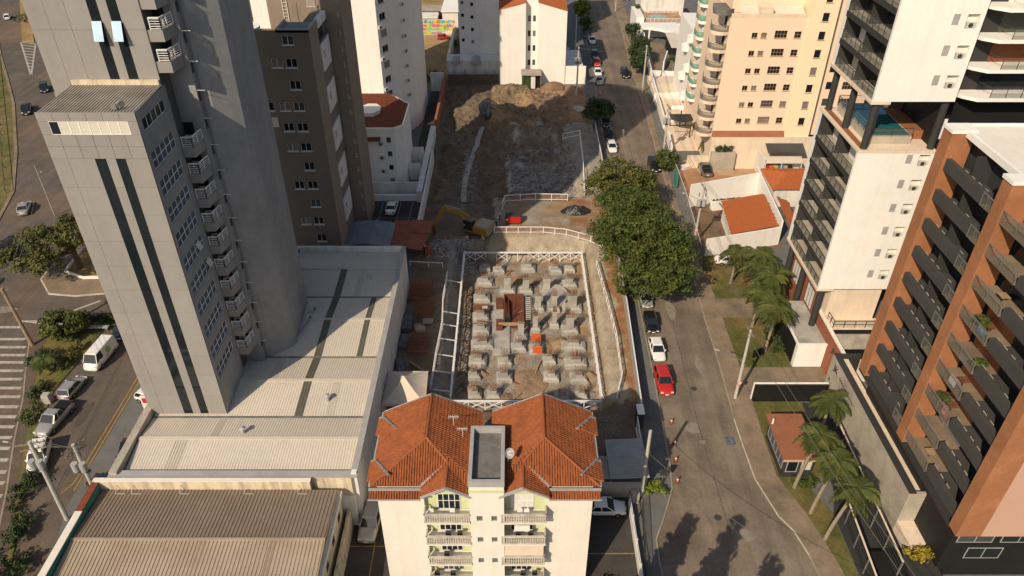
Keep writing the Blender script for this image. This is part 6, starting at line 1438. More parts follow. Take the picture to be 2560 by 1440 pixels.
# mesh fence along the street
mf = thing('mesh_fence', 'grey mesh fence on posts along the pavement before the dirt lot', 'fence', (28.9, 112, 0))
mat('mesh_grey', (.4, .4, .38), .8, .1, 1, alpha=.35)
fp = [(28.4, 95), (28.9, 104), (29.3, 112), (29.5, 121), (29.4, 130)]
for a_, b_ in zip(fp, fp[1:]):
    for i in range(4):
        p, q = Vector((*a_, 0)).lerp(Vector((*b_, 0)), i / 4), Vector((*a_, 0)).lerp(Vector((*b_, 0)), (i + 1) / 4); up = Vector((0, 0, 1))
        MB().quad(p + up * .1, q + up * .1, q + up * 2.3, p + up * 2.3).build('mesh_panel', 'mesh_grey', mf); MB().bar(p, p + up * 2.4, .09).build('post', 'metal', mf)
        MB().bar(p + up * 2.35, q + up * 2.35, .06).build('top_rail', 'white_metal', mf)
o = MB().box(28.9, 29.1, 117.5, 120.5, .1, 2.4).build('green_gate', 'teal_wall'); tag(o, 'dark green sheet gate in the mesh fence', 'gate')
# upper right: walls, ramps and pool house
up_ = thing('pool_house', 'white house with roof terrace pool and curved carport roof up the street', 'house', (40, 203, 0))
MB().box(35.6, 49, 205, 216, 0, 3.6).build('wall', 'white_wall', up_); MB().box(35.8, 48.8, 205.2, 215.8, 3.603, 3.7).build('terrace_floor', 'red_dirt', up_); MB().box(36, 48, 216.1, 226, 0, 7).build('rear_block', 'white_dirty', up_)
MB().prism([(40 + 2.6 * math.cos(rad(t_)), 211 + 2.0 * math.sin(rad(t_)) * (1 if t_ < 181 else .6)) for t_ in range(0, 360, 24)], 3.71, 3.76).build('pool_water', 'pool_light', up_)
railing(up_, [(36, 205.3, 3.7), (46.5, 205.3, 3.7), (46.5, 214, 3.7)], 1.2, vert=True); railing(up_, [(38, 214.8, 3.7), (46, 214.8, 3.7)], 1.2, vert=True)
arc = [(34.2 + 9.5 * math.sin(rad(t_)), 205.2 - 11.5 * (1 - math.cos(rad(t_)))) for t_ in range(0, 91, 15)]
MB().prism([(34.2, 201.0)] + [(34.2 + 9.0 * f_, 201.0 - 6.5 * f_ * f_) for f_ in (.25, .5, .75, 1.)] + [(44, 196.5), (44, 204.9), (34.2, 204.9)], 3.2, 3.9).build('carport_roof', 'white_wall', up_)
for (x, y) in ((36.4, 200.4), (42.6, 196.2)): MB().tube((x, y, 0), (x, y, 3.2), .25, n=10).build('carport_column', 'white_wall', up_)
m = MB(); corr(m, 39.6, 47.5, 185.5, 196, 3.2, 3.9, .35, .05); m.build('garage_roof', 'roof_metal', up_); MB().box(40, 47, 186, 195.6, 0, 3.1).build('garage', 'black_wall', up_)
MB().box(33.4, 35.5, 205.2, 216, 0, 5.2).build('side_tower', 'white_wall', up_)
sheet('ramp_court', [(33.5, 200), (33, 172.5), (40, 172.5), (40, 200)], .03, 'pavement')
t = thing('ramp_walls', 'stepped white walls of the ramps between the street and the pink tower', 'wall', (35, 165, 0))
for (p, q, h_) in (((35.2, 204), (32.6, 173), 2.2), ((38.6, 186), (36.4, 178), 2.4), ((42, 171.6), (33.0, 173), 2.0), ((32.4, 172), (30.9, 143.5), 2.2), ((31.2, 158), (40, 158.8), 2.0), ((34, 152), (40, 151.2), 1.6), ((31.2, 146), (37, 146.4), 1.8), ((30.7, 138), (30.2, 131), 2.0), ((40.2, 172), (40.2, 159), 2.0)): wallseg(t, p, q, 0, h_, .3)
MB().box(31.7, 39.9, 159.4, 171.2, 0, 1.2).build('raised_court', 'beige_wall', t); MB().box(31.3, 36.4, 146.9, 157.6, 0, .9).build('raised_court', 'beige_wall', t); MB().box(31, 36, 133, 145.8, 0, .4).build('raised_court', 'beige_wall', t)
ew = thing('entry_canopy', 'black curved entrance canopy on steel posts before the pink tower', 'canopy', (34.2, 142.3, 0))
MB().prism([(31.8, 143.4)] + [(31.8 + 4.6 * f_, 141.0 - 1.2 * math.sin(math.pi * f_)) for f_ in (0, .2, .4, .6, .8, 1.)] + [(36.4, 143.4)], 3.0, 3.25).build('roof', 'charcoal', ew)
MB().bar((34.2, 143.4, 0), (34.2, 143.4, 3.9), .2).build('post', 'charcoal', ew); MB().bar((31, 138.4, 2.9), (35.4, 138.4, 2.9), .15).build('beam', 'charcoal', ew); MB().bar((35.2, 138.4, 0), (35.2, 138.4, 2.9), .18).build('post', 'charcoal', ew)
# ================================================================ VEHICLES (length along Y, front towards -Y)
def loft(mb, st):
    n = len(st); k = len(st[0]); o = []
    for s_ in st: o += s_
    fs2 = [(i * k + j, i * k + (j + 1) % k, (i + 1) * k + (j + 1) % k, (i + 1) * k + j) for i in range(n - 1) for j in range(k)]
    fs2 += [tuple(range(k - 1, -1, -1)), tuple(range((n - 1) * k, n * k))]
    return mb.add(o, fs2)
def car_proto(kind):
    spec = dict(
        hatch=dict(L=3.95, W=1.7, belt=.92, H=1.48, prof=[(-1.97, .5, .8), (-1.85, .62, .92), (-1.2, .78, 1), (-.75, .9, 1), (.6, .95, 1), (1.6, 1.0, .98), (1.9, .9, .93), (1.97, .6, .86)], gh=(-.85, 1.85, -.15, 1.5), wb=1.22),
        sedan=dict(L=4.5, W=1.75, belt=.95, H=1.46, prof=[(-2.25, .5, .8), (-2.1, .64, .92), (-1.3, .82, 1), (-.9, .93, 1), (.8, .97, 1), (1.4, 1.0, .98), (2.1, .96, .93), (2.25, .6, .86)], gh=(-1.0, 1.5, -.25, .95), wb=1.35),
        suv=dict(L=4.5, W=1.85, belt=1.08, H=1.7, prof=[(-2.25, .55, .82), (-2.12, .8, .94), (-1.3, .98, 1), (-.9, 1.06, 1), (.8, 1.1, 1), (1.9, 1.12, .98), (2.15, 1.05, .94), (2.25, .65, .88)], gh=(-.95, 2.1, -.3, 1.85), wb=1.35),
        pickup=dict(L=5.2, W=1.88, belt=1.12, H=1.78, prof=[(-2.6, .6, .84), (-2.45, .9, .95), (-1.5, 1.05, 1), (-1.1, 1.1, 1), (.6, 1.12, 1), (.75, 1.1, 1), (2.5, 1.1, .99), (2.6, .7, .95)], gh=(-1.15, .72, -.5, .5), wb=1.6),
        van=dict(L=5.0, W=1.95, belt=1.25, H=2.25, prof=[(-2.5, .6, .86), (-2.4, .95, .95), (-2.05, 1.2, 1), (-1.6, 1.25, 1), (.6, 1.25, 1), (2.3, 1.25, 1), (2.45, 1.2, .97), (2.5, .7, .95)], gh=(-2.1, 2.4, -1.55, 2.3), wb=1.45))[kind]
    W, H, belt = spec['W'] / 2, spec['H'], spec['belt']
    b = MB(); st = []
    for (y, zt, wf) in spec['prof']:
        ww = W * wf; zl = .22; st.append([(-ww * .9, y, zl), (ww * .9, y, zl), (ww, y, zl + .18), (ww, y, zt - .14), (ww * .9, y, zt), (-ww * .9, y, zt), (-ww, y, zt - .14), (-ww, y, zl + .18)])
    loft(b, st); tmp = b.build('body', 'car_white', smooth=True); sb = tmp.modifiers.new('s', 'SUBSURF'); sb.levels = 1; bme = bpy.data.meshes.new_from_object(tmp.evaluated_get(bpy.context.evaluated_depsgraph_get())); bme.name = 'body'; bpy.data.objects.remove(tmp)
    y0, y1, r0, r1 = spec['gh']; wb_, wt = W * .9, W * .74
    base = [(-wb_, y0), (wb_, y0), (wb_, y1), (-wb_, y1)]; top = [(-wt, r0), (wt, r0), (wt, r1), (-wt, r1)]
    zb_ = [belt - .04] * 4
    g_ = MB(); g_.add([(p[0], p[1], z) for p, z in zip(base, zb_)] + [(p[0], p[1], H - .06) for p in top], [(0, 1, 5, 4), (1, 2, 6, 5), (2, 3, 7, 6), (3, 0, 4, 7)])
    r = MB(); r.add([(-wt - .03, r0 - .05, H - .07), (wt + .03, r0 - .05, H - .07), (wt + .03, r1 + .05, H - .07), (-wt - .03, r1 + .05, H - .07), (-wt + .1, r0 + .1, H), (wt - .1, r0 + .1, H), (wt - .1, r1 - .1, H), (-wt + .1, r1 - .1, H)], [(0, 1, 5, 4), (1, 2, 6, 5), (2, 3, 7, 6), (3, 0, 4, 7), (4, 5, 6, 7), (3, 2, 1, 0)])
    for p, q in zip(base, top): r.bar((p[0] * 1.01, p[1], belt - .05), (q[0] * 1.02, q[1], H - .06), .07)
    for s_ in (-1, 1): ym = (r0 + r1) / 2; r.bar((s_ * wb_ * 1.01, (y0 + y1) / 2, belt - .05), (s_ * wt * 1.02, ym, H - .06), .08)
    if kind == 'van':
        for s_ in (-1, 1): r.add([(s_ * wb_ * 1.012, -.6, belt - .03), (s_ * wb_ * 1.012, y1, belt - .03), (s_ * wt * 1.03, r1, H - .05), (s_ * wt * 1.03, -.6, H - .05)], [(0, 1, 2, 3)])
        r.add([(-wb_, y1 + .012, belt), (wb_, y1 + .012, belt), (wt, r1 + .012, H - .05), (-wt, r1 + .012, H - .05)], [(0, 1, 2, 3)])
    parts = [('body', bme), ('roof', r.mesh('roof', ['car_white'])), ('windows', g_.mesh('windows', ['car_glass']))]
    if kind == 'pickup': parts.append(('load_bed', MB().box(-W * .82, W * .82, .85, 2.5, 1.09, 1.105).mesh('load_bed', ['black_wall'])))
    return dict(parts=parts, W=W, wb=spec['wb'], L=spec['L'], prof=spec['prof'])
TY = MB().tube((-.1, 0, 0), (.1, 0, 0), .32, n=14).mesh('wheel', ['tyre']); RIM = MB().tube((-.11, 0, 0), (.11, 0, 0), .19, n=10).mesh('rim', ['rim'])
HL = MB().box(-.17, .17, -.02, .1, -.07, .07).mesh('headlight', ['lamp_clear']); TL = MB().box(-.14, .14, -.1, .02, -.09, .09).mesh('tail_light', ['lamp_red']); NP = MB().box(-.22, .22, -.03, .03, -.06, .06).mesh('number_plate', ['sign_white']); MR = MB().box(-.1, .1, -.06, .06, -.07, .07).mesh('mirror', ['car_white'])
PROTO = {k: car_proto(k) for k in ('hatch', 'sedan', 'suv', 'pickup', 'van')}
def car(kind, colour, x, y, deg, label, name=None, cat=None, group=None, z=.008):
    nm = dict(hatch='hatchback_car', sedan='sedan_car', suv='suv_car', pickup='pickup_truck', van='delivery_van')[kind]
    ct = dict(hatch='car', sedan='car', suv='car', pickup='pickup', van='van')[kind]
    p = PROTO[kind]; t = thing(nm, label, ct, (x, y, z), rad(deg), group, world=False)
    def ad(n_, me_, loc, par=None):
        o = bpy.data.objects.new(n_, me_); COL.objects.link(o); o.parent = par or t; o.location = loc; return o
    for n_, me_ in p['parts']:
        o = ad(n_, me_, (0, 0, 0))
        if n_ in ('body', 'roof'): paint(o, 'car_' + colour)
    for sx in (-1, 1):
        for sy in (-1, 1): w_ = ad('wheel', TY, (sx * (p['W'] - .08), sy * p['wb'], .32)); ad('rim', RIM, (0, 0, 0), w_)
        zf = p['prof'][1][1] - .1; ad('headlight', HL, (sx * p['W'] * .66, -p['L'] / 2 + .08, zf)); ad('tail_light', TL, (sx * p['W'] * .72, p['L'] / 2 - .04, p['prof'][-2][1] - .22)); m_ = ad('mirror', MR, (sx * (p['W'] + .02), p['prof'][3][0] + .15, p['prof'][3][1] + .05)); paint(m_, 'car_' + colour)
    ad('number_plate', NP, (0, -p['L'] / 2, .45)); ad('number_plate', NP, (0, p['L'] / 2, .6)); return t
sd = -1.0
car('hatch', 'silver', 18.6, 84.0, 1, 'silver hatchback parked at the hoarding under the big tree'); car('hatch', 'black', 18.55, 78.5, 1, 'black hatchback parked by the hoarding behind the white car'); car('hatch', 'white', 18.45, 72.9, 2, 'white hatchback parked between a black hatchback and a red hatchback'); car('suv', 'red', 18.3, 67.0, 2, 'bright red car parked by the grey hoarding end')
car('hatch', 'white', 19.3, 133.5, 2, 'white hatchback parked at the edge of the street beyond the big tree'); car('hatch', 'black', 19.35, 139.3, 2, 'dark hatchback parked behind a white one by the small dark tree'); car('sedan', 'black', 19.3, 145.8, 2, 'black sedan parked under the small dark tree'); car('suv', 'black', 26.2, 125.5, 2, 'black car parked beside the round bush on the right kerb')
car('suv', 'black', 26.9, 174.5, 2, 'black car driving on the street beside the pavement pole'); car('sedan', 'silver', 20.3, 170.2, 2, 'silver sedan at the front of the row by the traffic cone'); car('sedan', 'white', 20.5, 175.6, 2, 'white sedan parked right behind the silver sedan'); car('hatch', 'red', 20.9, 182.6, 2, 'small bright red car parked up the street before the white house'); car('hatch', 'black', 21.0, 189, 2, 'black hatchback parked behind the small red car'); car('sedan', 'white', 21.3, 200.5, 2, 'white sedan parked up the street by the gabled flats'); car('suv', 'black', 19.9, 205.2, 4, 'dark car parked on the pavement side behind a white sedan'); car('hatch', 'black', 21.6, 214, 2, 'black hatchback beneath the round bright green tree'); car('hatch', 'darkred', 14.2, 190, 0, 'dark red car parked in the yard of the gabled flats'); car('sedan', 'white', 34.5, 243, 60, 'white car half hidden at the far pavement')
car('van', 'white', -51.7, 71.6, -6, 'white delivery van with green and red side print'); car('hatch', 'navy', -51.3, 77.0, -6, 'dark car parked behind the white delivery van'); car('hatch', 'silver', -52.6, 66.0, 174, 'silver hatchback parked between the van and the pickup'); car('pickup', 'silver', -52.1, 60.7, -8, 'silver pickup truck parked along the planted verge'); car('suv', 'white', -50.9, 55.0, 16, 'white car parked beneath the transformer pole'); car('hatch', 'white', -42.4, 64.2, 70, 'white car parked behind the sign at the podium'); car('sedan', 'black', -41.6, 55.6, 15, 'black car beside the rack at the podium wall'); car('sedan', 'navy', -41.8, 51.2, 70, 'dark car at the corner of the podium parapet')
car('sedan', 'silver', -81.6, 109.6, 200, 'silver sedan driving on the avenue near the tree island'); car('suv', 'black', -106.6, 165, 30, 'dark car driving on the avenue in the farther lane'); car('pickup', 'black', -103.9, 152.4, 25, 'black pickup driving on the avenue near the green verge'); car('hatch', 'white', -146.6, 222.5, 205, 'small pale car far up the avenue')
car('suv', 'cream', -13.9, 46.6, -4, 'silver beige estate car in the narrow drive beside the flats'); car('sedan', 'white', 9.2, 48.4, 90, 'white sedan in the shaded yard of the tiled flats'); car('sedan', 'white', -20.1, 109.8, 178, 'white sedan in the small car park behind the brown tower'); car('pickup', 'grey', 35.3, 124.0, 180, 'dark grey pickup on the bare dirt lot'); car('hatch', 'red', -18.3, 203.2, 100, 'red hatchback parked on the dry field')
car('sedan', 'white', 32.6, 93.6, 90, 'white car half hidden by palms on the upper lawn', z=.11)
vp = [o for o in bpy.data.objects if o.name.startswith('delivery_van')][0]
o = MB(); o.add([(.89, .5 + .42 * math.cos(2 * math.pi * k / 14), 1.5 + .42 * math.sin(2 * math.pi * k / 14)) for k in range(14)], [tuple(range(14))]); q = o.build('side_print', 'paint_f'); q.parent = vp; q.location = (.075, 0, 0)
o = MB(); o.quad((.985, -.4, .9), (.985, .1, .9), (.985, 1.1, 1.22), (.985, .9, 1.22)); q = o.build('side_stripe', 'sign_red'); q.parent = vp

# ================================================================ TREES
def leafcloud(mb, c, r, n, s, rnd, shell=.55):
    cx, cy, cz = c; rx, ry, rz = r
    for k in range(n):
        d = Vector((rnd.gauss(0, 1), rnd.gauss(0, 1), rnd.gauss(0, 1))).normalized(); q = rnd.uniform(shell, 1.02)
        p = Vector((cx + d.x * rx * q, cy + d.y * ry * q, cz + d.z * rz * q))
        nr = (d + Vector((rnd.uniform(-.8, .8), rnd.uniform(-.8, .8), rnd.uniform(-.3, .9)))).normalized(); a_ = nr.orthogonal().normalized(); a_.rotate(Matrix.Rotation(rnd.uniform(0, 6.28), 3, nr)); b_ = nr.cross(a_); ss = s * rnd.uniform(.6, 1.3)
        mb.add([p - a_ * ss, p + b_ * ss * .45, p + a_ * ss, p - b_ * ss * .45], [(0, 1, 2, 3)])
def tree(name, label, base, height, blobs, nclump, nleaf, ls, m_, seed, cat='tree', group=None, tr=.25, crad=(.7, 1.3), trunkm='bark'):
    rnd = random.Random(seed); t = thing(name, label, cat, base, 0, group)
    bx_, by_, bz_ = base; m = MB(); cz = min(b[2] for b in blobs)
    fork = Vector((bx_ + rnd.uniform(-.3, .3), by_ + rnd.uniform(-.3, .3), bz_ + height * .4)); m.tube(base, fork, tr, tr * .7, 8)
    crown = MB(); tot = sum(b[3] * b[4] for b in blobs)
    for (x, y, z, rx, ry, rz) in blobs:
        for k in range(3):
            e_ = Vector((x + rnd.uniform(-.5, .5) * rx, y + rnd.uniform(-.5, .5) * ry, z + rnd.uniform(-.2, .4) * rz)); mid = fork.lerp(e_, .5) + Vector((0, 0, rnd.uniform(-.2, .5))); m.tube(fork, mid, tr * .5, tr * .3, 6); m.tube(mid, e_, tr * .3, tr * .1, 5)
        n = max(3, int(nclump * rx * ry / tot))
        for k in range(n):
            d = Vector((rnd.gauss(0, 1), rnd.gauss(0, 1), rnd.gauss(.25, .9))).normalized(); q = rnd.uniform(.55, 1.0); c_ = (x + d.x * rx * q, y + d.y * ry * q, z + d.z * rz * q); cr = rnd.uniform(*crad)
            leafcloud(crown, c_, (cr, cr, cr * .6), nleaf, ls, rnd)
    m.build('trunk', trunkm, t); crown.build('crown', m_, t); return t
tree('shade_tree', 'large dense green tree overhanging the street beside the building site', (17.0, 86.5, 0), 9, [(17.6, 88, 7.6, 5.6, 6.0, 3.6), (20.5, 85.5, 7.0, 4.2, 4.2, 3.0), (15.2, 91, 7.2, 4.2, 4.0, 2.8), (13.6, 93.5, 6.2, 2.6, 2.0, 1.8), (16.5, 81.5, 5.6, 3.0, 2.6, 2.4), (19.2, 80.5, 5.8, 2.6, 2.4, 2.2), (22.5, 89.0, 6.4, 3.2, 3.6, 2.4), (21.4, 81.8, 5.8, 3.0, 2.6, 2.2), (18.5, 94.5, 7.8, 4.6, 3.6, 3.0), (17.4, 100, 6.6, 4.6, 3.4, 2.6)], 560, 66, .23, 'leaf', 3, tr=.4, crad=(.7, 1.35))
tree('shade_tree', 'olive green tree behind the larger street tree near the covered heap', (16.9, 107, 0), 8, [(17.2, 108.5, 6.6, 4.6, 4.8, 3.0), (20.4, 108, 6.0, 3.2, 3.4, 2.4), (14.4, 108.5, 5.6, 2.8, 3.2, 2.2), (17.5, 104, 6.0, 3.6, 2.8, 2.4)], 210, 58, .25, 'leaf_olive', 4, tr=.32)
tree('street_tree', 'small dark tree at the pavement edge by the rocky pit', (17.4, 143.5, 0), 5, [(17.4, 143.5, 4.2, 3.0, 3.0, 2.0), (15.9, 142.4, 3.6, 1.6, 1.6, 1.3), (18.9, 144.6, 3.9, 1.8, 1.8, 1.4)], 90, 55, .24, 'leaf_dark', 5, tr=.2)
tree('street_bush', 'round green bush by the black car at the right kerb', (28.1, 124.6, 0), 3, [(28.2, 124.6, 2.3, 2.1, 2.3, 1.7)], 55, 60, .2, 'leaf', 6, cat='bush', tr=.15, crad=(.5, .9))
tree('round_tree', 'clipped round bright green tree far up the street', (19.6, 217, 0), 5, [(19.8, 217, 4.6, 2.6, 2.6, 2.2)], 70, 60, .26, 'leaf_bright', 7, tr=.18, crad=(.6, .9))
tree('street_tree', 'slender street tree on the pavement beside the ramp walls', (29.9, 181, 0), 5, [(30.8, 180.5, 4.6, 2.7, 2.9, 2.2), (29.6, 174.5, 3.8, 2.0, 2.6, 1.7), (32.0, 184.5, 4.8, 1.7, 1.9, 1.5)], 95, 50, .26, 'leaf_dark', 8, tr=.16)
tree('street_tree', 'small street tree on the pavement below the pool house', (31.6, 200, 0), 4, [(31.8, 200, 3.6, 1.8, 2.1, 1.5)], 34, 50, .26, 'leaf_dark', 9, tr=.13)
tree('street_tree', 'thin pavement tree between the poles opposite the white sedan', (21.0, 208.5, 0), 4, [(20.6, 208.5, 3.2, 1.6, 1.8, 1.4)], 26, 45, .25, 'leaf_dark', 19, tr=.12)
tree('island_tree', 'broad olive tree with thick trunk on the white walled island', (-64.3, 92.4, .14), 7, [(-66.5, 91.5, 5.4, 4.2, 3.4, 2.2), (-70.0, 88.5, 4.4, 2.8, 2.6, 1.6), (-63.8, 94.6, 5.6, 3.2, 3.0, 2.0), (-65.6, 87.6, 3.8, 2.2, 2.0, 1.5), (-72.5, 88.5, 3.8, 1.6, 1.6, 1.2)], 170, 50, .25, 'leaf_olive', 10, tr=.5)
tree('shrub_tree', 'dense leafy shrub tree by the wooden pole on the verge', (-57.9, 75.5, .12), 4, [(-58.0, 75.6, 2.6, 2.6, 2.4, 1.8), (-56.6, 77.4, 2.0, 1.6, 1.4, 1.2)], 75, 55, .24, 'leaf', 11, tr=.15, crad=(.5, 1.))
def bush(label, x, y, rx, ry, h, m_, seed, n=22, z=.1, name='shrub'):
    rnd = random.Random(seed); t = thing(name, label, 'shrub', (x, y, z)); m = MB()
    for k in range(4): a_ = rnd.uniform(0, 6.3); m.tube((x, y, z), (x + rx * .5 * math.cos(a_), y + ry * .5 * math.sin(a_), z + h * .6), .04, .02, 4)
    m.build('stem', 'bark', t); c = MB()
    for k in range(n):
        d = Vector((rnd.gauss(0, 1), rnd.gauss(0, 1), 0)); d = d.normalized() * math.sqrt(rnd.random()); leafcloud(c, (x + d.x * rx, y + d.y * ry, z + h * rnd.uniform(.35, .8)), (.45, .45, h * .3), 34, .17, rnd, .2)
    c.build('foliage', m_, t); return t
bush('dark spiky shrub on the verge beside the brick footway', -59.0, 71.0, 1.6, 1.5, 1.7, 'leaf_dark', 21); bush('long clipped hedge strip beside the white van', -55.6, 71.5, .9, 2.6, 1.3, 'leaf_olive', 22, 30); bush('low shrub between the silver hatchback and the footway', -56.6, 65.6, 1.0, 1.6, 1.0, 'leaf_dark', 23); bush('shrub clump beside the silver pickup', -55.2, 61.3, .9, 2.0, 1.1, 'leaf', 24); bush('green hedge behind the stone bench on the verge', -55.3, 79.0, 2.4, .9, 1.2, 'leaf_dark', 25, 30)
bush('dark shrub row at the foot of the transformer pole', -50.2, 50.5, 1.0, 2.6, 1.4, 'leaf_dark', 26, 34); bush('dark hedge along the shaded verge below the poles', -48.2, 45.6, 1.0, 2.4, 1.5, 'leaf_dark', 27, 30); bush('spiky dark plant in the shaded verge corner', -46.4, 41.6, 1.3, 1.6, 1.2, 'leaf_dark', 28, 26)
bush('green spiky plant at the corner of the podium and warehouse', -41.2, 48.3, .9, .9, 1.3, 'leaf', 29, 14); bush('bright green bush at the foot of the tall concrete pole', 14.7, 50.6, 1.1, .9, 1.1, 'leaf_bright', 30, 20); bush('yellow shrub row in the dark planter by the brick tower', 37.9, 42.2, 1.3, .6, 1.0, 'leaf_yellow', 31, 18, 1.2); bush('low green hedge below the gatehouse window', 30.4, 51.6, 1.7, .7, .8, 'leaf', 32, 20); bush('small green bush at the wall of the dry field', -14.4, 197, 1.8, 2.2, 1.9, 'leaf', 33, 24); bush('dark shrub mass at the shaded end of the dry field', -18.4, 170, 2.6, 3.4, 2.6, 'leaf_dark', 34, 50); bush('leafy plants on the planter wall of the pink tower', 38.2, 124.8, 2.0, .5, 1.3, 'leaf_dark', 35, 20, 3.6); bush('small hedge on the white pool house wall', 35.0, 214, .8, 1.6, 1.0, 'leaf', 36, 14, 5.2); bush('low green shrubs along the avenue median', -140, 222, 3.0, 6.0, 1.5, 'leaf', 37, 40)
bush('dark hedge at the palm lawn below the white entrance block', 33.8, 74.5, .9, 2.4, 1.3, 'leaf_dark', 38, 26); bush('dark hedge in the small garden behind the corner house wall', 45.6, 107, .9, 1.6, 1.0, 'leaf_olive', 39, 12)
# trees outside the picture whose shadows reach into it
for i, (x, y, h_, lb) in enumerate(((6.8, 30.5, 15, 'tall narrow conifer in front of the flats yard'), (10.7, 28.9, 16, 'tallest conifer at the street bend before the flats'), (13.8, 25.5, 15.5, 'conifer standing nearest the street bend'))):
    tree('conifer', lb, (x, y, 0), h_, [(x, y, h_ * f_, 2.5 * (1.05 - f_), 2.5 * (1.05 - f_), 1.6) for f_ in (.3, .45, .6, .75, .88, .96)], 200, 50, .42, 'leaf_dark', 70 + i, crad=(.6, 1.0))
for i, (x, y, h_, r_, lb) in enumerate(((-57, 32, 9, 4, 'broad tree at the shaded end of the footway'), (-52, 29, 10, 4, 'broad tree beside the warehouse corner verge'), (-83, 79, 9, 3.6, 'avenue tree opposite the tree island'), (-84.5, 88, 10, 3.8, 'taller avenue tree at the junction'))):
    tree('avenue_tree', lb, (x, y, 0), h_, [(x, y, h_ * .75, r_, r_, 2.6), (x + 1.5, y + 1.2, h_ * .65, r_ * .6, r_ * .6, 2)], 90, 45, .35, 'leaf', 80 + i)
# palms
def frond(mb, o, a_, L_, droop, rnd, wl=.55):
    n = 9; prev = None; dh = Vector((math.cos(a_), math.sin(a_), 0)); sd_ = Vector((-math.sin(a_), math.cos(a_), 0)); rise = rnd.uniform(.35, .85)
    for i in range(n + 1):
        t_ = i / n; p = o + dh * (L_ * t_ * (1 - .12 * t_)) + Vector((0, 0, rise * L_ * t_ - droop * L_ * t_ * t_))
        if prev is not None:
            mb.bar(prev, p, .05 * (1 - t_) + .015)
            for s_ in (-1, 1):
                for q in range(4):
                    c_ = prev.lerp(p, q / 4); wlen = wl * (math.sin(math.pi * min(1, (t_ + .12) * .86)) + .15) * rnd.uniform(.8, 1.15)
                    tip = c_ + sd_ * s_ * wlen + dh * wlen * .45 - Vector((0, 0, wlen * rnd.uniform(.25, .75))); w_ = dh * .06; w_ = dh * .085; mb.add([c_ - w_, c_ + w_, tip + w_ * .4, tip - w_ * .4], [(0, 1, 2, 3)])
        prev = p
def palm(label, x, y, h, seed, lean=(0, 0), L_=2.8, nf=22, z=.1, group=None):
    rnd = random.Random(seed); t = thing('palm_tree', label, 'palm tree', (x, y, z), 0, group); m = MB(); pts_ = []
    for i in range(7): f_ = i / 6; pts_.append(Vector((x + lean[0] * f_ ** 1.5, y + lean[1] * f_ ** 1.5, z + h * f_)))
    for i in range(6): m.tube(pts_[i], pts_[i + 1], .2 - .012 * i, .19 - .012 * i, 8)
    m.build('trunk', 'palm_trunk', t); MB().tube(pts_[-1] - Vector((0, 0, .3)), pts_[-1] + Vector((0, 0, .5)), .2, .08, 8).build('crownshaft', 'leaf', t)
    c = MB()
    for k in range(nf): frond(c, pts_[-1] + Vector((0, 0, .3)), 2 * math.pi * k / nf + rnd.uniform(-.2, .2), L_ * rnd.uniform(.8, 1.15), rnd.uniform(.75, 1.25), rnd)
    c.build('fronds', 'palm_leaf', t); return t
palm('palm on the upper lawn before the white corner house', 31.5, 88.2, 5.0, 41, (.2, 0)); palm('leaning palm against the dark columns of the white tower', 35.0, 86.5, 5.6, 42, (-.3, .2)); palm('palm in the gap between the two lawns by the entry path', 33.4, 84.8, 5.0, 43, (.2, -.3)); palm('slim palm standing on the lower lawn near its path edge', 32.0, 78.2, 5.2, 44, (.2, 0)); palm('palm with tall bare trunk in the middle of the lower lawn', 32.3, 73.1, 6.0, 45, (.6, .6)); palm('palm close to the white entrance block on the lower lawn', 33.6, 77.0, 4.6, 46, (.3, .2), 2.3)
palm('tall palm leaning over the gatehouse roof', 29.35, 51.3, 7.2, 47, (1.1, .3), 2.5); palm('tall palm between the gatehouse and the dark slatted fence', 30.0, 48.1, 7.0, 48, (1.2, .4), 2.5); palm('palm on the narrow lawn tip below the curved pavement', 30.4, 45.0, 6.4, 49, (1.6, .6), 2.4); palm('palm behind the gatehouse beside the podium wall', 34.4, 58.6, 5.2, 50, (0, 0), 2.5)
palm('palm filling the corner between upper lawn and the dark columns', 35.2, 82.4, 5.4, 55, (0, .3), 2.8, 18); palm('palm at the foot of the slatted entrance wall', 34.0, 81.0, 5.8, 56, (.3, 0), 2.8, 18)
palm('small palm at the corner of the pink tower', 36.2, 137.5, 3.2, 51, (0, 0), 1.9, 13); palm('small palm on the ramp court beside the sheet garage roof', 38.6, 176.5, 3.6, 52, (0, 0), 2.0, 13); palm('short palm on the dark verge strip near the footway', -57.3, 69.4, 1.6, 53, (0, 0), 1.9, 14); palm('small palm in the planted pavement bed of the pink tower', 36.8, 130.4, 2.4, 54, (0, 0), 1.8, 13)
# grass blades along the verges
def grass(label, polys, n, m_, z):
    mb = MB(); rnd = random.Random(77)
    for P in polys:
        x0, x1 = min(p[0] for p in P), max(p[0] for p in P); y0, y1 = min(p[1] for p in P), max(p[1] for p in P); k = 0
        while k < n:
            x, y = rnd.uniform(x0, x1), rnd.uniform(y0, y1)
            k += 1
            if not inpoly(x, y, P): continue
            a_ = rnd.uniform(0, 6.3); h_ = rnd.uniform(.05, .16); w_ = .04; mb.add([(x - w_ * math.cos(a_), y - w_ * math.sin(a_), z), (x + w_ * math.cos(a_), y + w_ * math.sin(a_), z), (x + rnd.uniform(-.06, .06), y + rnd.uniform(-.06, .06), z + h_)], [(0, 1, 2)])
    tag(mb.build('grass_blades', m_, kind='stuff'), label, 'grass')
grass('short grass on the palm lawns', [[(28.6, 80), (28.5, 70.3), (34.5, 70.3), (34.6, 80)], [(28.2, 94), (28.7, 84.8), (36.5, 84.8), (36.5, 95)], [(28.2, 63.8), (28.0, 53), (29.7, 47.9), (30.8, 43), (32.1, 43), (32.1, 48), (30.6, 52), (33.9, 53), (33.9, 63.8)]], 9000, 'grass', .09)

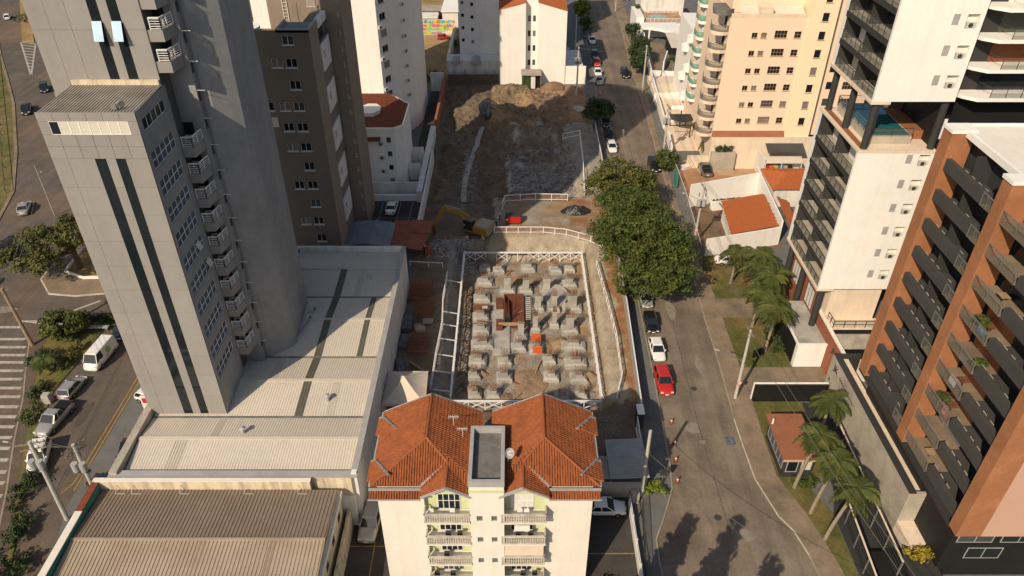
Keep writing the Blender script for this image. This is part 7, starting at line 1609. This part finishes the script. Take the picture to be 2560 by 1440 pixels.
# ================================================================ POLES, WIRES, SIGNS
def pole(label, x, y, h, m_='pole_conc', r=.16, lean=(0, 0), arms=(), lamp=None, trafo=False, sign=None, name='utility_pole', z=.1, ld=1.2):
    t = thing(name, label, 'utility pole' if name == 'utility_pole' else 'street lamp', (x, y, z)); top = Vector((x + lean[0], y + lean[1], z + h))
    MB().tube((x, y, z), top, r, r * .7, 10).build('post', m_, t)
    for (dz, L_, an) in arms:
        c_ = top - Vector((0, 0, dz)); d = Vector((math.cos(rad(an)), math.sin(rad(an)), 0)) * L_ / 2; a_ = MB().bar(c_ - d + Vector((0, 0, .02)), c_ + d + Vector((0, 0, .02)), .11).build('crossarm', 'pole_wood', t)
        for f_ in (-.9, -.45, .45, .9): i_ = MB().tube(c_ + d * f_ + Vector((0, 0, .05)), c_ + d * f_ + Vector((0, 0, .28)), .06, .04, 6).build('insulator', 'concrete_dark'); i_.parent = a_
    if lamp:
        dx, dy = lamp; c_ = top - Vector((0, 0, ld)); e_ = c_ + Vector((dx, dy, .8)); MB().tube(c_, e_, .032).build('lamp_arm', 'concrete_dark', t); MB().tube(e_, e_ + Vector((dx, dy, .05)).normalized() * .55, .07, .1, 8).build('lamp_head', 'flashing', t)
    if trafo:
        for k in range(2): a_ = k * 1.6; MB().tube(top + Vector((-.5 + .75 * k, -.35, -3.2)), top + Vector((-.5 + .75 * k, -.35, -2.2)), .32, n=12).build('transformer', 'flashing', t)
        MB().box(top.x - .7, top.x + .7, top.y - .5, top.y - .1, top.z - 3.4, top.z - 3.28).build('bracket', 'dark_metal', t)
        for k in range(3): MB().tube(top + Vector((-.5 + .5 * k, .25, -1.9)), top + Vector((-.5 + .5 * k, .3, -1.3)), .07, n=6).build('fuse', 'concrete_dark', t)
    if sign:
        zz = sign; s_ = MB().tube((x, y - .24, z + zz), (x, y - .27, z + zz), .3, n=18).build('sign_plate', 'sign_white', t); q = MB()
        for k in range(18):
            t0, t1 = 2 * math.pi * k / 18, 2 * math.pi * (k + 1) / 18; p = lambda a_, r_: (x + r_ * math.cos(a_), y - .276, z + zz + r_ * math.sin(a_)); q.quad(p(t0, .22), p(t1, .22), p(t1, .3), p(t0, .3))
        q.bar((x - .2, y - .276, z + zz + .2), (x + .2, y - .276, z + zz - .2), .02, .06); q.bar((x - .08, y - .274, z + zz - .12), (x - .08, y - .274, z + zz + .12), .02, .05); qq = q.build('sign_print', 'sign_red'); qq.parent = s_
    return top
pole('leaning timber pole beside the zebra stripes on the footway', -61.9, 74.3, 8.9, 'pole_wood', .26, (-.6, .2), [(.3, 1.6, 20)])
pole('slim street lamp with twin arm at the avenue junction', -75.8, 107.9, 9, 'flashing', .1, (0, 0), [], (1.4, -1.2), name='street_lamp')
T1 = pole('transformer pole with crossarms and lamp above a white car', -44.3, 47.3, 10.6, 'pole_conc', .24, (-.1, .5), [(.3, 2.6, 15), (1.0, 2.2, 15)], (-2.2, .3), True)
T2 = pole('transformer pole with crossarms in front of the podium parking', -40.7, 47.9, 10.0, 'pole_conc', .22, (0, .1), [(.3, 2.4, 55), (1.0, 2.0, 55)], None, True)
T3 = pole('white concrete pole with no parking sign beside the lower lawn', 26.45, 64.6, 10.2, 'pole_conc', .2, (0, .1), [(.3, 1.8, 100), (4.8, 1.0, 100)], (-2.6, 1.0), False, 2.6, ld=4.6)
T4 = pole('square concrete pole at the lean-to roof corner', 13.3, 50.3, 9.2, 'pole_conc', .22, (0, .2), [(3.2, .9, 30)])
T5 = pole('concrete utility pole at the far corner of the building site', 14.4, 161.2, 11, 'pole_conc', .22, (0, 0), [(.4, 2.2, 80)], None, True)
T10 = pole('farther utility pole at the yard of the gabled flats', 15.9, 188, 10.5, 'pole_conc', .2, (0, 0), [(.4, 2.0, 85)])
T6 = pole('utility pole on the pavement beside the slender street trees', 29.5, 163.6, 10.5, 'pole_conc', .19, (0, 0), [(.4, 2.0, 90), (2.2, 1.2, 90)])
T7 = pole('transformer pole with no parking sign at the dirt lot fence', 28.7, 130.4, 10, 'pole_conc', .2, (0, 0), [(.3, 2.4, 95), (1.2, 1.6, 95)], None, True, 2.7)
T8 = pole('transformer pole with lamp and no parking sign behind the big tree', 28.4, 99.2, 10, 'pole_conc', .2, (.2, 0), [(.3, 2.4, 95)], (-2.4, .8), True, 2.5, ld=2.5)
T9 = pole('far lamp post on the pavement at the pool house', 30.9, 230, 8, 'pole_conc', .16, (0, 0), [(.3, 1.4, 90)])
def wire(label, p, q, sag, n=10, r=.022, group='overhead cables'):
    m = MB(); p, q = Vector(p), Vector(q); pr0 = None
    for i in range(n + 1):
        t_ = i / n; c_ = p.lerp(q, t_) - Vector((0, 0, sag * 4 * t_ * (1 - t_)))
        if pr0 is not None: m.tube(pr0, c_, r, n=4)
        pr0 = c_
    tag(m.build('overhead_cable', 'concrete_dark'), label, 'cable', group)
for a_, b_ in ((T6, T7), (T7, T8), (T8, T3)):
    for dy in (-.8, 0, .8): wire('sagging overhead cable along the right side of the street', a_ + Vector((dy * .3, dy, -.1)), b_ + Vector((dy * .3, dy, -.1)), 1.0)
for dx in (-1, 0, 1): wire('short cable between the two transformer poles', T1 + Vector((dx, .2, -.1)), T2 + Vector((dx * .8, -.2, -.1)), .3, group='cables between transformer poles')
TW_ = Vector((-62.5, 74.5, 8.8)); TL_ = Vector((-75.8, 107.9, 8.9))
for dx in (-.7, 0, .7):
    wire('overhead cable from the transformer pole to the timber pole', T1 + Vector((dx, 0, -.2)), TW_ + Vector((dx, 0, 0)), .8, group='cables along the verge'); wire('overhead cable from the timber pole towards the avenue lamp', TW_ + Vector((dx, 0, 0)), TL_ + Vector((dx, 0, 0)), 1.0, group='cables along the avenue')
wire('cable crossing the street from the far site pole', T5, T6, 1.2); wire('pair of cables crossing above the street at the gabled flats', T5 + Vector((0, 0, -1)), T9, 1.6)
for d_ in (-.6, .4): wire('thin cable from the lawn pole over the gatehouse palms', T3 + Vector((d_, 0, -.2)), (33.5 + d_, 24, 9.6), .9)
wire('thin cable from the square pole over the street bend', T4 + Vector((0, 0, -3)), (30, 32, 7.6), 1.2)
sgn = thing('info_sign', 'small dark square sign on a thin post by the pavement bush', 'sign', (15.6, 51.6, .12)); MB().box(15.25, 15.95, 51.5, 51.55, 1.7, 2.6).build('plate', 'charcoal', sgn); MB().tube((15.6, 51.6, .12), (15.6, 51.6, 2.6), .04).build('post', 'metal', sgn)
lw = thing('lawn_sign', 'black angled sign board standing on the lower lawn', 'sign', (31.0, 71.5, .1)); MB().prism([(30.3, 71.6), (31.9, 72.3), (31.85, 72.4), (30.25, 71.7)], .3, 1.5).build('board', 'black_wall', lw); MB().tube((31.0, 71.9, .1), (31.0, 71.9, .4), .06).build('post', 'dark_metal', lw)
def cone(label, x, y, z=.008):
    t = thing('traffic_cone', label, 'traffic cone', (x, y, z)); MB().box(x - .2, x + .2, y - .2, y + .2, z, z + .05).build('base', 'charcoal', t)
    MB().tube((x, y, z + .05), (x, y, z + .75), .16, .04, 12).build('body', 'cone_orange', t); MB().tube((x, y, z + .35), (x, y, z + .5), .118, .094, 12).build('stripe', 'sign_white', t)
for (lb, x, y) in (('traffic cone on the street nearest the red car', 18.2, 60.6), ('traffic cone on the street in the shadow blob', 18.0, 57.4), ('traffic cone at the kerb beside the dark sign', 17.7, 55.0), ('traffic cone on the street below the pavement bush', 17.35, 52.1), ('traffic cone before the silver sedan up the street', 19.9, 162.3)): cone(lb, x, y)
bn = thing('stone_bench', 'grey L shaped stone bench on the planted verge', 'bench', (-56, 77.6, .12)); MB().box(-57.6, -53.4, 77.3, 77.9, .5, .62).build('seat', 'concrete', bn); MB().box(-57.8, -57.2, 75.4, 77.28, .5, .62).build('seat', 'concrete', bn)
for (x, y) in ((-53.7, 77.6), (-57.5, 75.7), (-57.4, 77.6)): MB().box(x - .15, x + .15, y - .2, y + .2, .12, .498).build('leg', 'concrete_dark', bn)
o = MB().frus(-54.6, 64.0, 1.0, .9, .8, .7, .12, 1.3).build('stone_block', 'concrete'); tag(o, 'pale stone block beside the silver hatchback on the verge', 'stone block')
rk = thing('bike_rack', 'thin metal bar rack beside the podium parapet', 'rack', (-39.6, 56.9, .02))
for k in range(5): MB().bar((-41.0 + .05 * k, 56.4 + k * .22, .9), (-38.6, 56.8 + k * .22, .9), .05).build('bar', 'white_metal', rk)
for x in (-40.8, -38.8): MB().bar((x, 56.9, 0), (x, 56.9, .9), .06).build('leg', 'white_metal', rk)
gr = thing('guard_railing', 'dark guard railing along the far grass verge of the avenue', 'fence', (-108, 153, 0)); pv = None
for i in range(16):
    p = Vector((-88 - i * 2.9, 115.5 + i * 4.9, .12)); MB().bar(p, p + Vector((0, 0, 1.0)), .1).build('post', 'dark_metal', gr)
    if pv is not None: MB().bar(pv + Vector((0, 0, .95)), p + Vector((0, 0, .95)), .08).build('rail', 'dark_metal', gr)
    pv = p
o = MB().prism([(-61.5, 101.5), (-57.8, 101.5), (-57.8, 101.7), (-61.5, 101.7)], .2, 2.0).build('banner', 'darkred' if False else 'red_machine'); tag(o, 'dark red banner board on the tree island beside the tower', 'banner')
tree('flame_shrub', 'small orange red shrub at the teal warehouse wall', (-40.3, 41.0, 0), 1.5, [(-40.3, 41.0, .8, .7, .8, .5)], 10, 40, .15, 'orange_sheet', 61, cat='shrub', tr=.06, crad=(.3, .4))

# ================================================================ PEOPLE
def person(label, x, y, z, rz, shirt, trousers, helmet=None, pose='stand'):
    t = thing('person', label, 'person', (x, y, z), rz, world=False)
    def skin(nm, pts_, edges, radii, m_, sub=1):
        me = bpy.data.meshes.new(nm); me.from_pydata(pts_, edges, []); o = bpy.data.objects.new(nm, me); COL.objects.link(o); o.parent = t
        md = o.modifiers.new('skin', 'SKIN'); md.use_smooth_shade = True
        for i, r_ in enumerate(radii): me.skin_vertices[0].data[i].radius = r_ if isinstance(r_, tuple) else (r_, r_)
        me.skin_vertices[0].data[0].use_root = True
        o.modifiers.new('sub', 'SUBSURF').levels = sub; o.modifiers['sub'].render_levels = sub; me.materials.append(MATS[m_]); return o
    st = .16 if pose == 'walk' else .03; lean = -.25 if pose == 'bend' else 0.
    hip, ch, nk = (0, 0, .95), (0, lean * .5, 1.3), (0, lean, 1.47)
    aY = -.25 if pose == 'bend' else .0
    b = [hip, ch, nk, (0, lean * 1.15, 1.6), (0, lean * 1.2 - .02, 1.7), (.1, 0, .9), (.11, -st * .6, .5), (.11, -st * .4 + .02, .08), (.11, -st - .1, .04), (-.1, 0, .9), (-.11, st * .5, .5), (-.11, st, .09), (-.11, st - .12, .04), (.2, lean, 1.42), (.26, lean + aY * .4, 1.15), (.27, lean - .1 + aY, .9), (-.2, lean, 1.42), (-.26, lean + aY * .4, 1.15), (-.27, lean - .1 + aY, .9)]
    ed = [(0, 1), (1, 2), (2, 3), (3, 4), (0, 5), (5, 6), (6, 7), (7, 8), (0, 9), (9, 10), (10, 11), (11, 12), (2, 13), (13, 14), (14, 15), (2, 16), (16, 17), (17, 18)]
    skin('body', b, ed, [(.14, .1), (.16, .1), .055, .085, .09, .085, .06, .045, .04, .085, .06, .045, .04, .06, .045, .035, .06, .045, .035], 'skin')
    skin('shirt', b[:3] + [b[13], b[14], b[16], b[17]], [(0, 1), (1, 2), (2, 3), (3, 4), (2, 5), (5, 6)], [(.165, .12), (.185, .12), (.08, .075), .075, .06, .075, .06], shirt)
    skin('trousers', [b[0], b[5], b[6], b[7], b[9], b[10], b[11]], [(0, 1), (1, 2), (2, 3), (0, 4), (4, 5), (5, 6)], [(.16, .12), .1, .075, .065, .1, .075, .065], trousers)
    hp2 = Vector(b[4]); m = MB(); n = 10
    for i in range(3):
        for j in range(n):
            p = lambda i_, j_: hp2 + Vector((.115 * math.cos(i_ * .52) * math.cos(2 * math.pi * j_ / n), .13 * math.cos(i_ * .52) * math.sin(2 * math.pi * j_ / n), .02 + .14 * math.sin(i_ * .52)))
            m.quad(p(i, j), p(i, j + 1), p(i + 1, j + 1), p(i + 1, j))
    if helmet: m.prism([(hp2.x + .14 * math.cos(2 * math.pi * j / n), hp2.y + .17 * math.sin(2 * math.pi * j / n)) for j in range(n)], hp2.z + .01, hp2.z + .03)
    q = m.build('helmet' if helmet else 'hair', helmet or 'cloth_dark'); q.parent = t
person('pedestrian in grey walking along the sunny street', 18.4, 112.8 + 26 - 26, .01, rad(20), 'cloth_grey', 'cloth_grey', None, 'walk') if False else person('pedestrian in grey walking along the sunny street', 22.2, 139.6, .01, rad(20), 'cloth_grey', 'cloth_grey', None, 'walk')
person('worker with white helmet in dark clothes standing near the red shelter', -13.2, 95.9, hgt(-13.2, 95.9), 0, 'cloth_dark', 'cloth_dark', 'helmet'); person('worker with white helmet standing beside the red generator', -2.0, 105.6, .02, rad(90), 'cloth_dark', 'cloth_dark', 'helmet'); person('worker with white helmet bending at the ramp rail', -2.55, 104.4, .02, rad(70), 'cloth_grey', 'cloth_dark', 'helmet', 'bend')
person('passer-by in dark clothes under the canopy of the pink tower', 35.6, 144.5, .45, rad(120), 'cloth_dark', 'cloth_dark')

# balcony plants and laundry on the brick tower
for i, (k, yy, lb) in enumerate(((5, 48.2, 'leafy potted plant on a high balcony of the brick tower'), (4, 46.6, 'trailing green plant by the glass of a middle brick tower balcony'), (2, 48.6, 'small potted shrub on a low brick tower balcony'))):
    bush(lb, 38.4, yy, .45, .7, 1.1, 'leaf', 90 + i, 9, 8.9 + 2.97 * k + .05, name='potted_plant')
for i, (k, yy, m_, lb) in enumerate(((3, 47.0, 'sign_white', 'white sheet hung to dry on a brick tower balcony'), (2, 46.2, 'paint_e', 'pink striped towel hung on a brick tower balcony'), (5, 46.4, 'paint_b', 'blue towel hung on an upper brick tower balcony'))):
    z = 8.9 + 2.97 * k; tag(MB().box(37.66, 37.7, yy, yy + 1.0, z + .35, z + 1.1).build('hanging_laundry', m_), lb, 'laundry')
